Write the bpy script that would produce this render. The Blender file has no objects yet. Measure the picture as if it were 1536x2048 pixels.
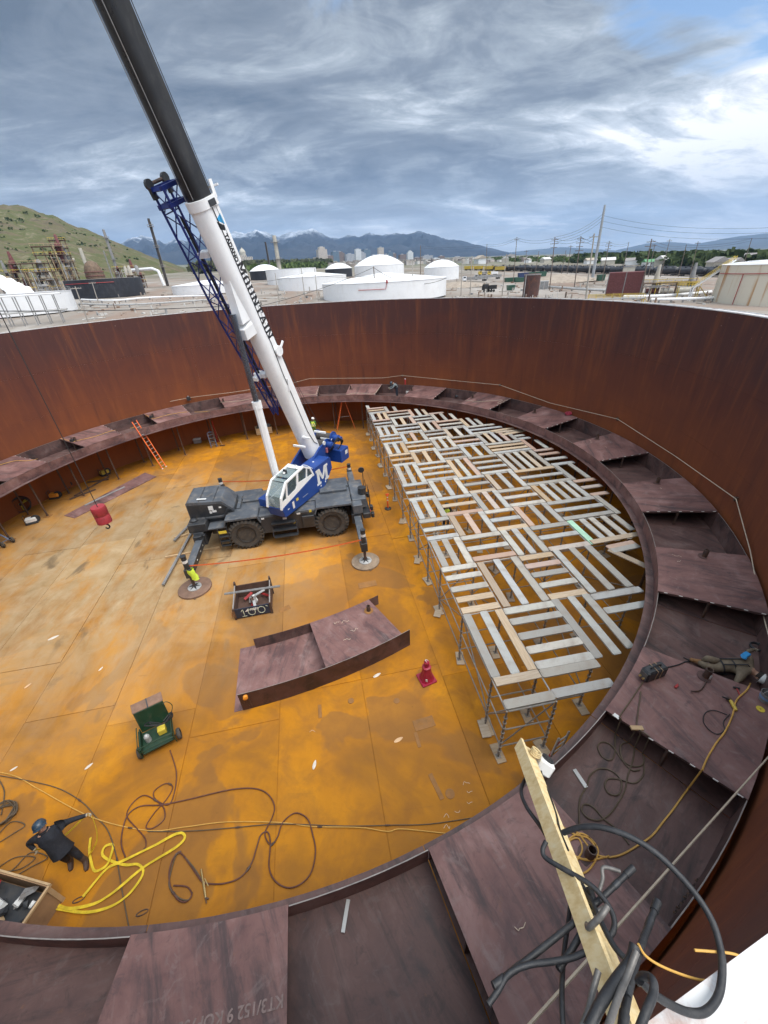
import bpy, bmesh, math, random
from mathutils import Vector, Matrix, noise
random.seed(7)
R_ = math.radians
SC = bpy.context.scene
COL = SC.collection
# ------------------------------------------------------------------ camera
CAM = Vector((4.874, -19.880, 13.2225))
C_R = Vector((0.99735998, -0.05259052, -0.050073)).normalized()
C_F = Vector((0.01866361, 0.85204368, -0.52313787)).normalized()
C_U = C_R.cross(C_F).normalized()
FPX = 791.07
cd = bpy.data.cameras.new('camera'); cam = bpy.data.objects.new('camera', cd); COL.objects.link(cam)
cd.sensor_fit = 'VERTICAL'; cd.sensor_height = 36.0; cd.sensor_width = 27.0
cd.lens = FPX / 2048 * 36.0; cd.clip_start = 0.05; cd.clip_end = 60000
cam.matrix_world = Matrix(((C_R.x, C_U.x, -C_F.x, CAM.x), (C_R.y, C_U.y, -C_F.y, CAM.y), (C_R.z, C_U.z, -C_F.z, CAM.z), (0, 0, 0, 1)))
SC.camera = cam
# ------------------------------------------------------------------ sky
SUN_AZ, SUN_EL = R_(-30), R_(64)          # azimuth measured from +x towards +y
SUN_D = Vector((math.cos(SUN_EL) * math.cos(SUN_AZ), math.cos(SUN_EL) * math.sin(SUN_AZ), math.sin(SUN_EL)))
world = bpy.data.worlds.new('World'); SC.world = world; world.use_nodes = True
wt = world.node_tree; wt.nodes.clear()
def wn(t, **k):
    n = wt.nodes.new(t)
    for a, b in k.items(): setattr(n, a, b)
    return n
def wl(a, b): wt.links.new(a, b)
def wmath(op, a, b=None, clamp=False):
    n = wn('ShaderNodeMath', operation=op); n.use_clamp = clamp
    for i, v in enumerate((a, b)):
        if v is None: continue
        if isinstance(v, (int, float)): n.inputs[i].default_value = v
        else: wl(v, n.inputs[i])
    return n.outputs[0]
def wramp(fac, stops):
    n = wn('ShaderNodeValToRGB'); e = n.color_ramp.elements
    while len(e) < len(stops): e.new(0.5)
    for i, (p, c) in enumerate(stops): e[i].position = p; e[i].color = (*c, 1) if len(c) == 3 else c
    wl(fac, n.inputs[0]); return n.outputs[0]
wo = wn('ShaderNodeOutputWorld'); bg = wn('ShaderNodeBackground'); wl(bg.outputs[0], wo.inputs[0])
sky = wn('ShaderNodeTexSky', sky_type='NISHITA'); sky.sun_disc = False
sky.sun_elevation = SUN_EL; sky.sun_rotation = R_(90) - SUN_AZ; sky.air_density = 1.0; sky.dust_density = 0.6; sky.ozone_density = 2.0
skys = wn('ShaderNodeVectorMath', operation='SCALE'); wl(sky.outputs[0], skys.inputs[0]); skys.inputs['Scale'].default_value = 0.13
tc = wn('ShaderNodeTexCoord'); sep = wn('ShaderNodeSeparateXYZ'); wl(tc.outputs['Generated'], sep.inputs[0])
zz = wmath('ADD', wmath('MAXIMUM', sep.outputs[2], 0.0), 0.22)
cxx = wmath('DIVIDE', sep.outputs[0], zz); cyy = wmath('DIVIDE', sep.outputs[1], zz)
cmb = wn('ShaderNodeCombineXYZ'); wl(cxx, cmb.inputs[0]); wl(cyy, cmb.inputs[1])
def cloud(scale, detail, rough, dist, off, stretch=(1, 1, 1)):
    m = wn('ShaderNodeMapping'); m.inputs['Location'].default_value = off; m.inputs['Scale'].default_value = stretch
    m.inputs['Rotation'].default_value = (0, 0, R_(28)); wl(cmb.outputs[0], m.inputs[0])
    n = wn('ShaderNodeTexNoise'); n.inputs['Scale'].default_value = scale; n.inputs['Detail'].default_value = detail
    n.inputs['Roughness'].default_value = rough; n.inputs['Distortion'].default_value = dist; wl(m.outputs[0], n.inputs['Vector'])
    return n.outputs[0]
big = cloud(0.50, 3, 0.45, 0.4, (5.5, 8.0, 0), (1, 1.25, 1))
mid = cloud(1.35, 12, 0.60, 0.9, (-2.0, 5.0, 0.4), (1, 1.55, 1))
fine = cloud(4.5, 10, 0.65, 1.0, (7, 2, 1), (1, 1.9, 1))
# weather front: thick ahead and to the left, breaking up to the right and behind
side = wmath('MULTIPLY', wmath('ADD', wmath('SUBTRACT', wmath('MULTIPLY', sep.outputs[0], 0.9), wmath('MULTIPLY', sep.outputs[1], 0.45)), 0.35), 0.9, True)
den = wmath('ADD', wmath('ADD', wmath('MULTIPLY', big, 0.48), wmath('MULTIPLY', mid, 0.46)), wmath('MULTIPLY', fine, 0.16))
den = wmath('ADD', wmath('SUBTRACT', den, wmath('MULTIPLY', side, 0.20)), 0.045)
den = wmath('SUBTRACT', den, wmath('MULTIPLY', wramp(sep.outputs[2], [(0.02, (1, 1, 1)), (0.42, (0, 0, 0))]), 0.070))
ccol = wramp(den, [(0.425, (1.0, 1.0, 1.0)), (0.468, (0.60, 0.65, 0.70)), (0.522, (0.35, 0.39, 0.43)), (0.58, (0.215, 0.245, 0.285)), (0.67, (0.115, 0.14, 0.175))])
cov = wramp(wmath('SUBTRACT', wmath('ADD', wmath('MULTIPLY', cloud(0.75, 5, 0.5, 0.5, (14.72, 9.2, 2.0), (1, 1.3, 1)), 0.70), wmath('MULTIPLY', mid, 0.46)), wmath('MULTIPLY', side, 0.07)), [(0.405, (0, 0, 0)), (0.475, (1, 1, 1))])
mx = wn('ShaderNodeMix', data_type='RGBA'); wl(cov, mx.inputs[0]); wl(skys.outputs[0], mx.inputs[6]); wl(ccol, mx.inputs[7])
# towards the horizon the cloud base thins into a blue-grey distance
hz = wramp(sep.outputs[2], [(0.0, (1, 1, 1)), (0.15, (0, 0, 0))])
hcol = wramp(mid, [(0.42, (0.35, 0.45, 0.555)), (0.56, (0.74, 0.78, 0.81))])
mx2 = wn('ShaderNodeMix', data_type='RGBA'); wl(wmath('MULTIPLY', hz, 0.6), mx2.inputs[0]); wl(mx.outputs[2], mx2.inputs[6]); wl(hcol, mx2.inputs[7])
# an overcast sky grows brighter towards the zenith
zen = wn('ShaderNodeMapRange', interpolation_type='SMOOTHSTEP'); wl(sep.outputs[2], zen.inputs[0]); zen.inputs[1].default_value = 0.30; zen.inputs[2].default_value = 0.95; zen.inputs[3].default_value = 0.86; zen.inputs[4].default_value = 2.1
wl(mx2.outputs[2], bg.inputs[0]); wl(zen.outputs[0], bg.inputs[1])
world.cycles.sampling_method = 'MANUAL'; world.cycles.sample_map_resolution = 512
# ------------------------------------------------------------------ sun (overcast)
sl = bpy.data.lights.new('sun', 'SUN'); sl.energy = 1.5; sl.angle = R_(38); sl.color = (1.0, 0.96, 0.90)
so = bpy.data.objects.new('sun', sl); COL.objects.link(so)
so.rotation_euler = (-SUN_D).to_track_quat('-Z', 'Y').to_euler()
SC.view_settings.view_transform = 'Standard'; SC.view_settings.look = 'None'; SC.view_settings.gamma = 1.0
SC.view_settings.use_curve_mapping = False; SC.view_settings.exposure = 0.68
SC.cycles.max_bounces = 6; SC.cycles.volume_bounces = 0; SC.cycles.transparent_max_bounces = 12
# ------------------------------------------------------------------ helpers
def ray(u, v): return (C_R * ((u - 768) / FPX) + C_U * ((1024 - v) / FPX) + C_F)
def px(u, v, z=0.0):                       # the point at height z seen at photo pixel (u, v)
    r = ray(u, v); return CAM + r * ((z - CAM.z) / r.z)
def pd(u, v, d):                           # the point at depth d along the view
    return CAM + ray(u, v) * d
def pr(u, v, d):                           # the point at horizontal distance d
    r = ray(u, v); return CAM + r * (d / math.hypot(r.x, r.y))
class MB:
    def __init__(s): s.v = []; s.f = []; s.M = Matrix.Identity(4)
    def add(s, vs, fs):
        b = len(s.v); s.v += [s.M @ Vector(v) for v in vs]; s.f += [tuple(i + b for i in f) for f in fs]; return s
    def box(s, x0, x1, y0, y1, z0, z1, ch=0.0):
        if ch <= 0:
            return s.add([(x, y, z) for z in (z0, z1) for y in (y0, y1) for x in (x0, x1)], [(0, 2, 3, 1), (4, 5, 7, 6), (0, 1, 5, 4), (2, 6, 7, 3), (0, 4, 6, 2), (1, 3, 7, 5)])
        c = ch; rings = []
        def rect(i, z): return [(x0 + i + c, y0 + i, z), (x1 - i - c, y0 + i, z), (x1 - i, y0 + i + c, z), (x1 - i, y1 - i - c, z), (x1 - i - c, y1 - i, z), (x0 + i + c, y1 - i, z), (x0 + i, y1 - i - c, z), (x0 + i, y0 + i + c, z)]
        return s.loft([rect(c, z0), rect(0, z0 + c), rect(0, z1 - c), rect(c, z1)])
    def loft(s, rings, caps=True, closed=True):
        n = len(rings[0]); vs = [p for r in rings for p in r]; fs = []
        for i in range(len(rings) - 1):
            for j in range(n if closed else n - 1):
                k = (j + 1) % n; fs.append((i * n + j, i * n + k, (i + 1) * n + k, (i + 1) * n + j))
        if caps and closed: fs.append(tuple(range(n))[::-1]); fs.append(tuple((len(rings) - 1) * n + j for j in range(n)))
        return s.add(vs, fs)
    def cyl(s, a, b, r, n=10, r2=None, caps=True):
        a = Vector(a); b = Vector(b); d = (b - a)
        if d.length < 1e-6: return s
        d.normalize(); x = d.orthogonal().normalized(); y = d.cross(x); r2 = r if r2 is None else r2
        cs = [(math.cos(2 * math.pi * i / n), math.sin(2 * math.pi * i / n)) for i in range(n)]
        return s.loft([[a + (x * c + y * q) * r for c, q in cs], [b + (x * c + y * q) * r2 for c, q in cs]], caps)
    def tube(s, pts, r, n=6, rs=None):
        pts = [Vector(p) for p in pts]; m = len(pts); x = None; rings = []
        for i in range(m):
            t = (pts[min(i + 1, m - 1)] - pts[max(i - 1, 0)])
            t = t.normalized() if t.length > 1e-9 else Vector((0, 0, 1))
            if x is None: x = t.orthogonal().normalized()
            else:
                x = x - t * x.dot(t); x = x.normalized() if x.length > 1e-6 else t.orthogonal().normalized()
            y = t.cross(x); rr = rs[i] if rs else r
            rings.append([pts[i] + (x * math.cos(2 * math.pi * k / n) + y * math.sin(2 * math.pi * k / n)) * rr for k in range(n)])
        return s.loft(rings)
    def bar(s, a, b, w, h, up=(0, 0, 1)):     # rectangular bar from a to b
        a = Vector(a); b = Vector(b); d = (b - a).normalized(); up = Vector(up)
        x = d.cross(up); x = x.normalized() if x.length > 1e-5 else d.orthogonal().normalized(); y = x.cross(d)
        q = [(x * i * w / 2 + y * j * h / 2) for i, j in ((-1, -1), (1, -1), (1, 1), (-1, 1))]
        return s.loft([[a + k for k in q], [b + k for k in q]])
    def prism(s, poly, z0, z1):
        return s.loft([[(x, y, z0) for x, y in poly], [(x, y, z1) for x, y in poly]])
    def prismy(s, poly, y0, y1):              # polygon in x,z extruded along y
        return s.loft([[(x, y0, z) for x, z in poly], [(x, y1, z) for x, z in poly]])
    def lathe(s, prof, n=24, c=(0, 0, 0), axis='z', caps=True):
        rings = []
        for r, z in prof:
            ring = []
            for k in range(n):
                a = 2 * math.pi * k / n; p, q = r * math.cos(a), r * math.sin(a)
                ring.append((c[0] + p, c[1] + q, c[2] + z) if axis == 'z' else ((c[0] + p, c[1] + z, c[2] + q) if axis == 'y' else (c[0] + z, c[1] + p, c[2] + q)))
            rings.append(ring)
        return s.loft(rings, caps)
    def mesh(s, name, mat, smooth=False):
        me = bpy.data.meshes.new(name); me.from_pydata([tuple(v) for v in s.v], [], s.f)
        bm = bmesh.new(); bm.from_mesh(me); bmesh.ops.recalc_face_normals(bm, faces=bm.faces); bm.to_mesh(me); bm.free()
        if mat: me.materials.append(mat)
        if smooth:
            for p in me.polygons: p.use_smooth = True
            try: me.set_sharp_from_angle(angle=R_(38))
            except Exception: pass
        return me
    def build(s, name, mat, parent=None, smooth=False, loc=None, rot=None):
        return mk(name, s.mesh(name, mat, smooth), parent, loc, rot)
def mk(name, me, parent=None, loc=None, rot=None):
    o = bpy.data.objects.new(name, me); COL.objects.link(o)
    if parent is not None: o.parent = parent
    if loc is not None: o.location = loc
    if rot is not None: o.rotation_euler = rot
    return o
def tag(o, label, cat, group=None):
    o['label'] = label; o['category'] = cat
    if group: o['group'] = group
    return o
def struct(o): o['kind'] = 'structure'; return o
def stuff(o): o['kind'] = 'stuff'; return o
def thing(name, label, cat, loc=(0, 0, 0), rz=0.0, group=None, rot=None):
    o = bpy.data.objects.new(name, None); COL.objects.link(o); o.empty_display_size = 0.2
    o.location = loc; o.rotation_euler = rot if rot is not None else (0, 0, rz)
    return tag(o, label, cat, group)
def copy_tree(o, parent=None):
    c = o.copy(); COL.objects.link(c); c.parent = parent
    for ch in list(o.children): copy_tree(ch, c)
    return c
def catmull(P, n=8, closed=False):
    P = [Vector(p) for p in P]; out = []; m = len(P)
    for i in range(m if closed else m - 1):
        if closed: a, b, c, d = P[i - 1], P[i], P[(i + 1) % m], P[(i + 2) % m]
        else: a, b, c, d = P[max(i - 1, 0)], P[i], P[i + 1], P[min(i + 2, m - 1)]
        for k in range(n):
            t = k / n
            out.append(0.5 * ((2 * b) + (c - a) * t + (2 * a - 5 * b + 4 * c - d) * t * t + (3 * b - a - 3 * c + d) * t ** 3))
    if not closed: out.append(P[-1])
    return out
# ------------------------------------------------------------------ materials
class N:
    def __init__(s, name, rough=0.6, metal=0.0, spec=0.5):
        s.m = bpy.data.materials.new(name); s.m.use_nodes = True; s.t = s.m.node_tree; s.t.nodes.clear()
        s.o = s.n('ShaderNodeOutputMaterial'); s.b = s.n('ShaderNodeBsdfPrincipled'); s.l(s.b.outputs[0], s.o.inputs[0])
        s.b.inputs['Roughness'].default_value = rough; s.b.inputs['Metallic'].default_value = metal; s.b.inputs['Specular IOR Level'].default_value = spec
    def n(s, t, **k):
        x = s.t.nodes.new(t)
        for a, b in k.items(): setattr(x, a, b)
        return x
    def l(s, a, b): s.t.links.new(a, b)
    def pos(s):
        return s.n('ShaderNodeNewGeometry').outputs['Position']
    def obj(s):
        return s.n('ShaderNodeTexCoord').outputs['Object']
    def map(s, v, sc=(1, 1, 1), rot=(0, 0, 0), loc=(0, 0, 0)):
        m = s.n('ShaderNodeMapping'); m.inputs['Scale'].default_value = sc; m.inputs['Rotation'].default_value = rot; m.inputs['Location'].default_value = loc
        s.l(v, m.inputs[0]); return m.outputs[0]
    def noise(s, v, scale, detail=5, rough=0.55, dist=0.0):
        n = s.n('ShaderNodeTexNoise'); n.inputs['Scale'].default_value = scale; n.inputs['Detail'].default_value = detail
        n.inputs['Roughness'].default_value = rough; n.inputs['Distortion'].default_value = dist; s.l(v, n.inputs['Vector']); return n.outputs[0]
    def ramp(s, f, stops):
        n = s.n('ShaderNodeValToRGB'); e = n.color_ramp.elements
        while len(e) < len(stops): e.new(0.5)
        for i, (p, c) in enumerate(stops):
            e[i].position = p; e[i].color = (c, c, c, 1) if isinstance(c, (int, float)) else (*c, 1)
        s.l(f, n.inputs[0]); return n.outputs[0]
    def math(s, op, a, b=None, clamp=False):
        n = s.n('ShaderNodeMath', operation=op); n.use_clamp = clamp
        for i, v in enumerate((a, b)):
            if v is None: continue
            if isinstance(v, (int, float)): n.inputs[i].default_value = v
            else: s.l(v, n.inputs[i])
        return n.outputs[0]
    def mix(s, f, a, b, mode='MIX'):
        n = s.n('ShaderNodeMix', data_type='RGBA', blend_type=mode)
        for i, v in ((0, f), (6, a), (7, b)):
            if isinstance(v, (int, float)): n.inputs[i].default_value = v
            elif isinstance(v, tuple): n.inputs[i].default_value = (*v, 1)
            else: s.l(v, n.inputs[i])
        return n.outputs[2]
    def color(s, c):
        if isinstance(c, tuple): s.b.inputs['Base Color'].default_value = (*c, 1)
        else: s.l(c, s.b.inputs['Base Color'])
        return s
    def rough(s, c): s.l(c, s.b.inputs['Roughness']); return s
    def bump(s, h, strength=0.3, dist=0.01):
        n = s.n('ShaderNodeBump'); n.inputs['Strength'].default_value = strength; n.inputs['Distance'].default_value = dist
        s.l(h, n.inputs['Height']); s.l(n.outputs[0], s.b.inputs['Normal']); return s
    def rnd(s): return s.n('ShaderNodeObjectInfo').outputs['Random']
MATS = {}
def paint(name, c, rough=0.5, metal=0.0, var=0.25, scale=2.0, dirt=None, dirt_amt=0.35, bump=0.0, spec=0.5, dscale=None):
    """painted or plain surface: base colour with soft value drift, grime or rust where the noise says, and fine relief"""
    if name in MATS: return MATS[name]
    k = N(name, rough, metal, spec); p = k.obj()
    f = k.noise(p, scale, 6, 0.6); lo = tuple(x * (1 - var) for x in c); hi = tuple(min(1, x * (1 + var * 0.6)) for x in c)
    col = k.ramp(f, [(0.3, lo), (0.7, hi)])
    g = k.noise(k.map(p, (1, 1, 0.45)), dscale or scale * 2.3, 8, 0.68)
    if dirt: col = k.mix(k.math('MULTIPLY', k.ramp(g, [(0.5, 0.0), (0.72, 1.0)]), dirt_amt), col, dirt)
    k.color(col); k.rough(k.ramp(g, [(0.3, max(0.05, rough - 0.12)), (0.75, min(1, rough + 0.15))]))
    if bump: k.bump(k.noise(p, scale * 9, 5, 0.6), bump, 0.01)
    MATS[name] = k.m; return k.m
# ================================================================== tank materials
TR, RIM = 20.5, 10.946                     # shell radius and height (m)
RI, RO, ZI, ZO, ZB = 17.586, 20.366, 3.3806, 3.6977, 2.8312
def m_floor():
    k = N('rusty_floor_steel', 0.75, 0.0, 0.25); p = k.pos()
    n1 = k.noise(p, 0.22, 7, 0.6, 0.8); n2 = k.noise(p, 1.1, 9, 0.66, 0.5); n3 = k.noise(k.map(p, (1, 0.35, 1), (0, 0, 0.9)), 0.8, 8, 0.7, 0.3)
    col = k.ramp(n1, [(0.30, (0.31, 0.145, 0.028)), (0.42, (0.44, 0.195, 0.018)), (0.52, (0.61, 0.26, 0.010)), (0.66, (0.74, 0.33, 0.010))])
    col = k.mix(k.ramp(n2, [(0.42, 0.0), (0.64, 0.6)]), col, (0.33, 0.155, 0.042))
    # tide marks: sharp-edged brown stains left by puddles
    st = k.noise(k.map(p, (1, 1, 1), (0, 0, 0), (13, 4, 0)), 0.21, 5, 0.5, 0.5)
    col = k.mix(k.math('MULTIPLY', k.ramp(st, [(0.556, 0.0), (0.572, 1.0)]), 0.55), col, (0.31, 0.155, 0.05))
    col = k.mix(k.math('MULTIPLY', k.ramp(st, [(0.52, 0.0), (0.553, 1.0), (0.575, 0.0)]), 0.22), col, (0.66, 0.27, 0.02))
    # pale dust trodden over the left half
    v = k.n('ShaderNodeVectorMath', operation='DISTANCE'); k.l(p, v.inputs[0]); v.inputs[1].default_value = (-9.5, -1.0, 0)
    near = k.ramp(k.math('DIVIDE', v.outputs['Value'], 14.0), [(0.35, 1.0), (0.95, 0.0)])
    dust = k.math('MULTIPLY', near, k.ramp(k.math('ADD', k.math('MULTIPLY', n3, 0.7), k.math('MULTIPLY', n1, 0.35)), [(0.34, 0.0), (0.56, 1.0)]))
    col = k.mix(k.math('MULTIPLY', dust, 0.85), col, k.ramp(n2, [(0.3, (0.38, 0.30, 0.175)), (0.7, (0.60, 0.50, 0.335))]))
    dk = k.math('MULTIPLY', near, k.ramp(k.noise(k.map(p, (1, 0.45, 1), (0, 0, 0.5)), 0.9, 6, 0.6, 0.6), [(0.60, 0.0), (0.70, 0.75)]))
    col = k.mix(dk, col, (0.16, 0.125, 0.085))
    sp = k.noise(p, 7.0, 4, 0.7); col = k.mix(k.math('MULTIPLY', k.ramp(sp, [(0.66, 0.0), (0.73, 1.0)]), 0.35), col, (0.10, 0.05, 0.02))
    sc = k.noise(k.map(p, (0.25, 6, 1), (0, 0, 0.6)), 1.3, 6, 0.7, 0.5); col = k.mix(k.math('MULTIPLY', k.ramp(sc, [(0.62, 0.0), (0.70, 1.0)]), 0.28), col, (0.20, 0.105, 0.04))
    r = k.rnd(); col = k.mix(0.38, col, k.mix(1.0, col, k.ramp(r, [(0.0, (0.62, 0.60, 0.60)), (1.0, (1.25, 1.2, 1.1))]), 'MULTIPLY'))
    col = k.mix(1.0, col, (0.76, 0.71, 0.66), 'MULTIPLY')
    k.color(col); k.bump(k.noise(p, 22, 6, 0.65), 0.25, 0.01); k.rough(k.ramp(n2, [(0.3, 0.62), (0.7, 0.85)]))
    return k.m
def m_wall(outer=False):
    k = N('shell_steel', 0.78, 0.0, 0.3); p = k.pos(); s = k.n('ShaderNodeSeparateXYZ'); k.l(p, s.inputs[0])
    az = k.math('MULTIPLY', k.math('ARCTAN2', s.outputs[1], s.outputs[0]), 20.5)
    c = k.n('ShaderNodeCombineXYZ'); k.l(az, c.inputs[0]); k.l(k.math('MULTIPLY', s.outputs[2], 0.10), c.inputs[1]); q = c.outputs[0]
    c2 = k.n('ShaderNodeCombineXYZ'); k.l(az, c2.inputs[0]); k.l(s.outputs[2], c2.inputs[1]); q2 = c2.outputs[0]
    s1 = k.noise(q, 1.6, 8, 0.62, 0.2); s2 = k.noise(q, 5.0, 6, 0.6); b1 = k.noise(q2, 0.35, 7, 0.6, 0.5)
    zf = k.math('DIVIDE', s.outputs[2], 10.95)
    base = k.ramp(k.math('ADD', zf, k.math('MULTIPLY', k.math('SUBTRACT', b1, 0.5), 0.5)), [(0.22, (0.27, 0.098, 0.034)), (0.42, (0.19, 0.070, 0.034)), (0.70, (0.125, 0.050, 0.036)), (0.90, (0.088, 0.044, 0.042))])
    col = k.mix(k.math('MULTIPLY', k.ramp(s1, [(0.52, 0.0), (0.74, 1.0)]), 0.36), base, (0.36, 0.14, 0.045))
    col = k.mix(k.math('MULTIPLY', k.ramp(s2, [(0.58, 0.0), (0.78, 1.0)]), 0.35), col, (0.30, 0.13, 0.05))
    col = k.mix(k.math('MULTIPLY', k.ramp(s1, [(0.26, 1.0), (0.44, 0.0)]), 0.5), col, (0.045, 0.026, 0.028))
    vor = k.noise(q2, 9.0, 2, 0.5); top = k.ramp(zf, [(0.80, 0.0), (0.95, 1.0)])
    col = k.mix(k.math('MULTIPLY', k.math('MULTIPLY', top, k.ramp(vor, [(0.74, 0.0), (0.76, 1.0)])), 0.7), col, (0.5, 0.45, 0.42))
    col = k.mix(1.0, col, (0.95, 0.78, 0.72), 'MULTIPLY')
    k.color(col); k.bump(k.noise(q2, 3.0, 6, 0.6), 0.12, 0.02)
    return k.m
def m_plate(name='mill_scale_plate', tint=(1, 1, 1)):
    k = N(name, 0.55, 0.0, 0.45); p = k.pos()
    ang = k.n('ShaderNodeVectorRotate', rotation_type='Z_AXIS'); k.l(p, ang.inputs['Vector']); k.l(k.math('MULTIPLY', k.rnd(), 6.28), ang.inputs['Angle'])
    q = ang.outputs[0]
    n1 = k.noise(q, 0.8, 8, 0.62, 0.6); n2 = k.noise(k.map(q, (0.35, 2.2, 1)), 1.2, 8, 0.68, 0.4); n3 = k.noise(q, 6, 6, 0.7)
    t = lambda c: tuple(a * b for a, b in zip(c, tint))
    n4 = k.noise(k.map(q, (1, 1, 1), (0, 0, 0), (5, 9, 0)), 2.6, 9, 0.72, 0.9)
    col = k.ramp(n1, [(0.30, t((0.088, 0.043, 0.043))), (0.44, t((0.172, 0.086, 0.078))), (0.54, t((0.205, 0.105, 0.094))), (0.68, t((0.280, 0.165, 0.152)))])
    col = k.mix(k.math('MULTIPLY', k.ramp(n2, [(0.50, 0.0), (0.66, 1.0)]), 0.75), col, t((0.045, 0.036, 0.039)))
    col = k.mix(k.math('MULTIPLY', k.ramp(n2, [(0.30, 1.0), (0.44, 0.0)]), 0.38), col, t((0.26, 0.195, 0.185)))
    col = k.mix(k.math('MULTIPLY', k.ramp(n4, [(0.55, 0.0), (0.64, 1.0)]), 0.26), col, t((0.29, 0.225, 0.215)))
    col = k.mix(k.math('MULTIPLY', k.ramp(n4, [(0.34, 1.0), (0.44, 0.0)]), 0.5), col, t((0.055, 0.04, 0.042)))
    col = k.mix(k.math('MULTIPLY', k.ramp(n3, [(0.62, 0.0), (0.74, 1.0)]), 0.35), col, (0.24, 0.105, 0.035))
    k.color(col); k.bump(k.noise(q, 9, 6, 0.6), 0.12, 0.01); k.rough(k.ramp(n1, [(0.3, 0.5), (0.7, 0.72)]))
    return k.m
M_FLOOR, M_WALL, M_PLATE = m_floor(), m_wall(), m_plate()
M_PLATE_IN = m_plate('mill_scale_dark', (0.60, 0.64, 0.63))  # same plate steel in a darker tint
M_RIMW = paint('white_rim_paint', (0.62, 0.62, 0.62), 0.5, 0, 0.12, 2.0, (0.30, 0.12, 0.06), 0.9, dscale=5.0)
M_EDGE = paint('cut_steel_edge', (0.30, 0.27, 0.25), 0.5, 0.3, 0.3, 6)
M_PIPE = paint('rusty_pipe', (0.085, 0.055, 0.045), 0.6, 0.1, 0.4, 5, (0.25, 0.10, 0.03), 0.5)
M_CHALK = paint('chalk_marking', (0.62, 0.50, 0.38), 0.9, 0, 0.3, 40)
M_TAB = paint('white_tab', (0.72, 0.70, 0.66), 0.6, 0, 0.15, 9)

# ================================================================== tank floor
FA = R_(8.0); FU = Vector((-math.sin(FA), math.cos(FA), 0)); FV = Vector((math.cos(FA), math.sin(FA), 0))
b = MB(); b.lathe([(20.60, -0.06), (20.60, -0.012)], 120)
floor = struct(b.build('tank_floor', M_FLOOR))
def clip_circle(poly, rad, n=72):
    for i in range(n):
        a = 2 * math.pi * i / n; nx, ny = math.cos(a), math.sin(a); out = []
        for j in range(len(poly)):
            p, q = poly[j], poly[(j + 1) % len(poly)]
            dp, dq = p[0] * nx + p[1] * ny - rad, q[0] * nx + q[1] * ny - rad
            if dp <= 0: out.append(p)
            if (dp < 0 < dq) or (dq < 0 < dp):
                t = dp / (dp - dq); out.append((p[0] + (q[0] - p[0]) * t, p[1] + (q[1] - p[1]) * t))
        poly = out
        if len(poly) < 3: return []
    return poly
rs = random.Random(3)
cross_known = {-3: -9.8, -2: -10.6, -1: -11.7, 0: -20, 1: -11.35, 2: -2.4}
for ci in range(-8, 8):
    v0 = -0.65 + 3.02 * ci; v1 = v0 + 3.02
    st = cross_known.get(ci - 1 if ci > 0 else ci, rs.uniform(-22, -13)); u = st - 18.4
    ks = 0
    while u < 22:
        u1 = u + 9.2; g = 0.013
        poly = [(FU * a + FV * c) for a, c in ((u + g, v0 + g), (u + g, v1 - g), (u1 - g, v1 - g), (u1 - g, v0 + g))]
        poly = clip_circle([(p.x, p.y) for p in poly], 20.42)
        if len(poly) >= 3:
            zt = 0.0 + 0.009 * ((ci + ks) % 2) + 0.004 * (ks % 2)
            pb = MB(); pb.prism(poly, -0.011, zt); pb.build('floor_plate', M_FLOOR, floor)
        u = u1; ks += 1
# small welded patch plates on the floor
M_PATCH = paint('rust_patch_plate', (0.27, 0.125, 0.035), 0.75, 0, 0.25, 3, (0.42, 0.17, 0.02), 0.4)
for (u, v, L, W, a) in ((848, 1447, .72, .38, 12), (632, 1180, .0, 0, 0), (735, 1169, .9, .4, 10), (640, 1423, .12, .5, 8), (835, 1480, .12, .5, 10), (872, 1573, .14, .75, 20), (570, 1218, .5, .3, 30)):
    if not L: continue
    c = px(u, v); pb = MB(); pb.M = Matrix.Translation((c.x, c.y, 0.0)) @ Matrix.Rotation(R_(a), 4, 'Z')
    pb.box(-L / 2, L / 2, -W / 2, W / 2, 0.0, 0.022, 0.006); pb.build('patch_plate', M_PATCH, floor)
for (u, v, r) in ((702, 1402, .11), (793, 1402, .11), (900, 1588, .14)):
    c = px(u, v); pb = MB(); pb.lathe([(r, 0), (r, .02), (r * .9, .024)], 16, c); pb.build('patch_disc', M_PATCH, floor)

# ================================================================== shell
wall = thing('tank_shell', 'tall round rusty brown steel tank shell that encloses the work floor', 'tank')
CN = 160
def ring_mesh(b, r0, r1, z0, z1, a0=0.0, a1=360.0, n=None):
    full = abs(a1 - a0 - 360) < 1e-6; n = n or max(2, int(CN * (a1 - a0) / 360)); rings = []
    for i in range(n if full else n + 1):
        a = R_(a0 + (a1 - a0) * i / n); c, s = math.cos(a), math.sin(a)
        rings.append([(r0 * c, r0 * s, z0), (r1 * c, r1 * s, z0), (r1 * c, r1 * s, z1), (r0 * c, r0 * s, z1)])
    if full: rings.append(rings[0]); return b.loft(rings, caps=False)
    return b.loft(rings)
zc = [-0.05, 2.74, 5.48, 8.22, RIM - 0.04]
for i in range(4):
    for q in range(9):
        b = MB(); a0 = q * 40 + (i % 2) * 20
        ring_mesh(b, TR - 0.002 * (3 - i), TR + 0.014, zc[i] + .002, zc[i + 1] - .002, a0 + .006, a0 + 39.994, 20)
        b.build('shell_plate', M_WALL, wall, True)
b = MB(); ring_mesh(b, TR + .016, TR + 0.03, 0, RIM - .05); b.build('outer_skin', M_RIMW, wall, True)
b = MB(); ring_mesh(b, TR - 0.012, TR + 0.10, RIM - 0.036, RIM); b.build('rim_angle', M_RIMW, wall)
b = MB(); ring_mesh(b, TR + 0.104, TR + 0.95, RIM - 0.16, RIM - 0.11); b.build('wind_girder', M_RIMW, wall)
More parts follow.
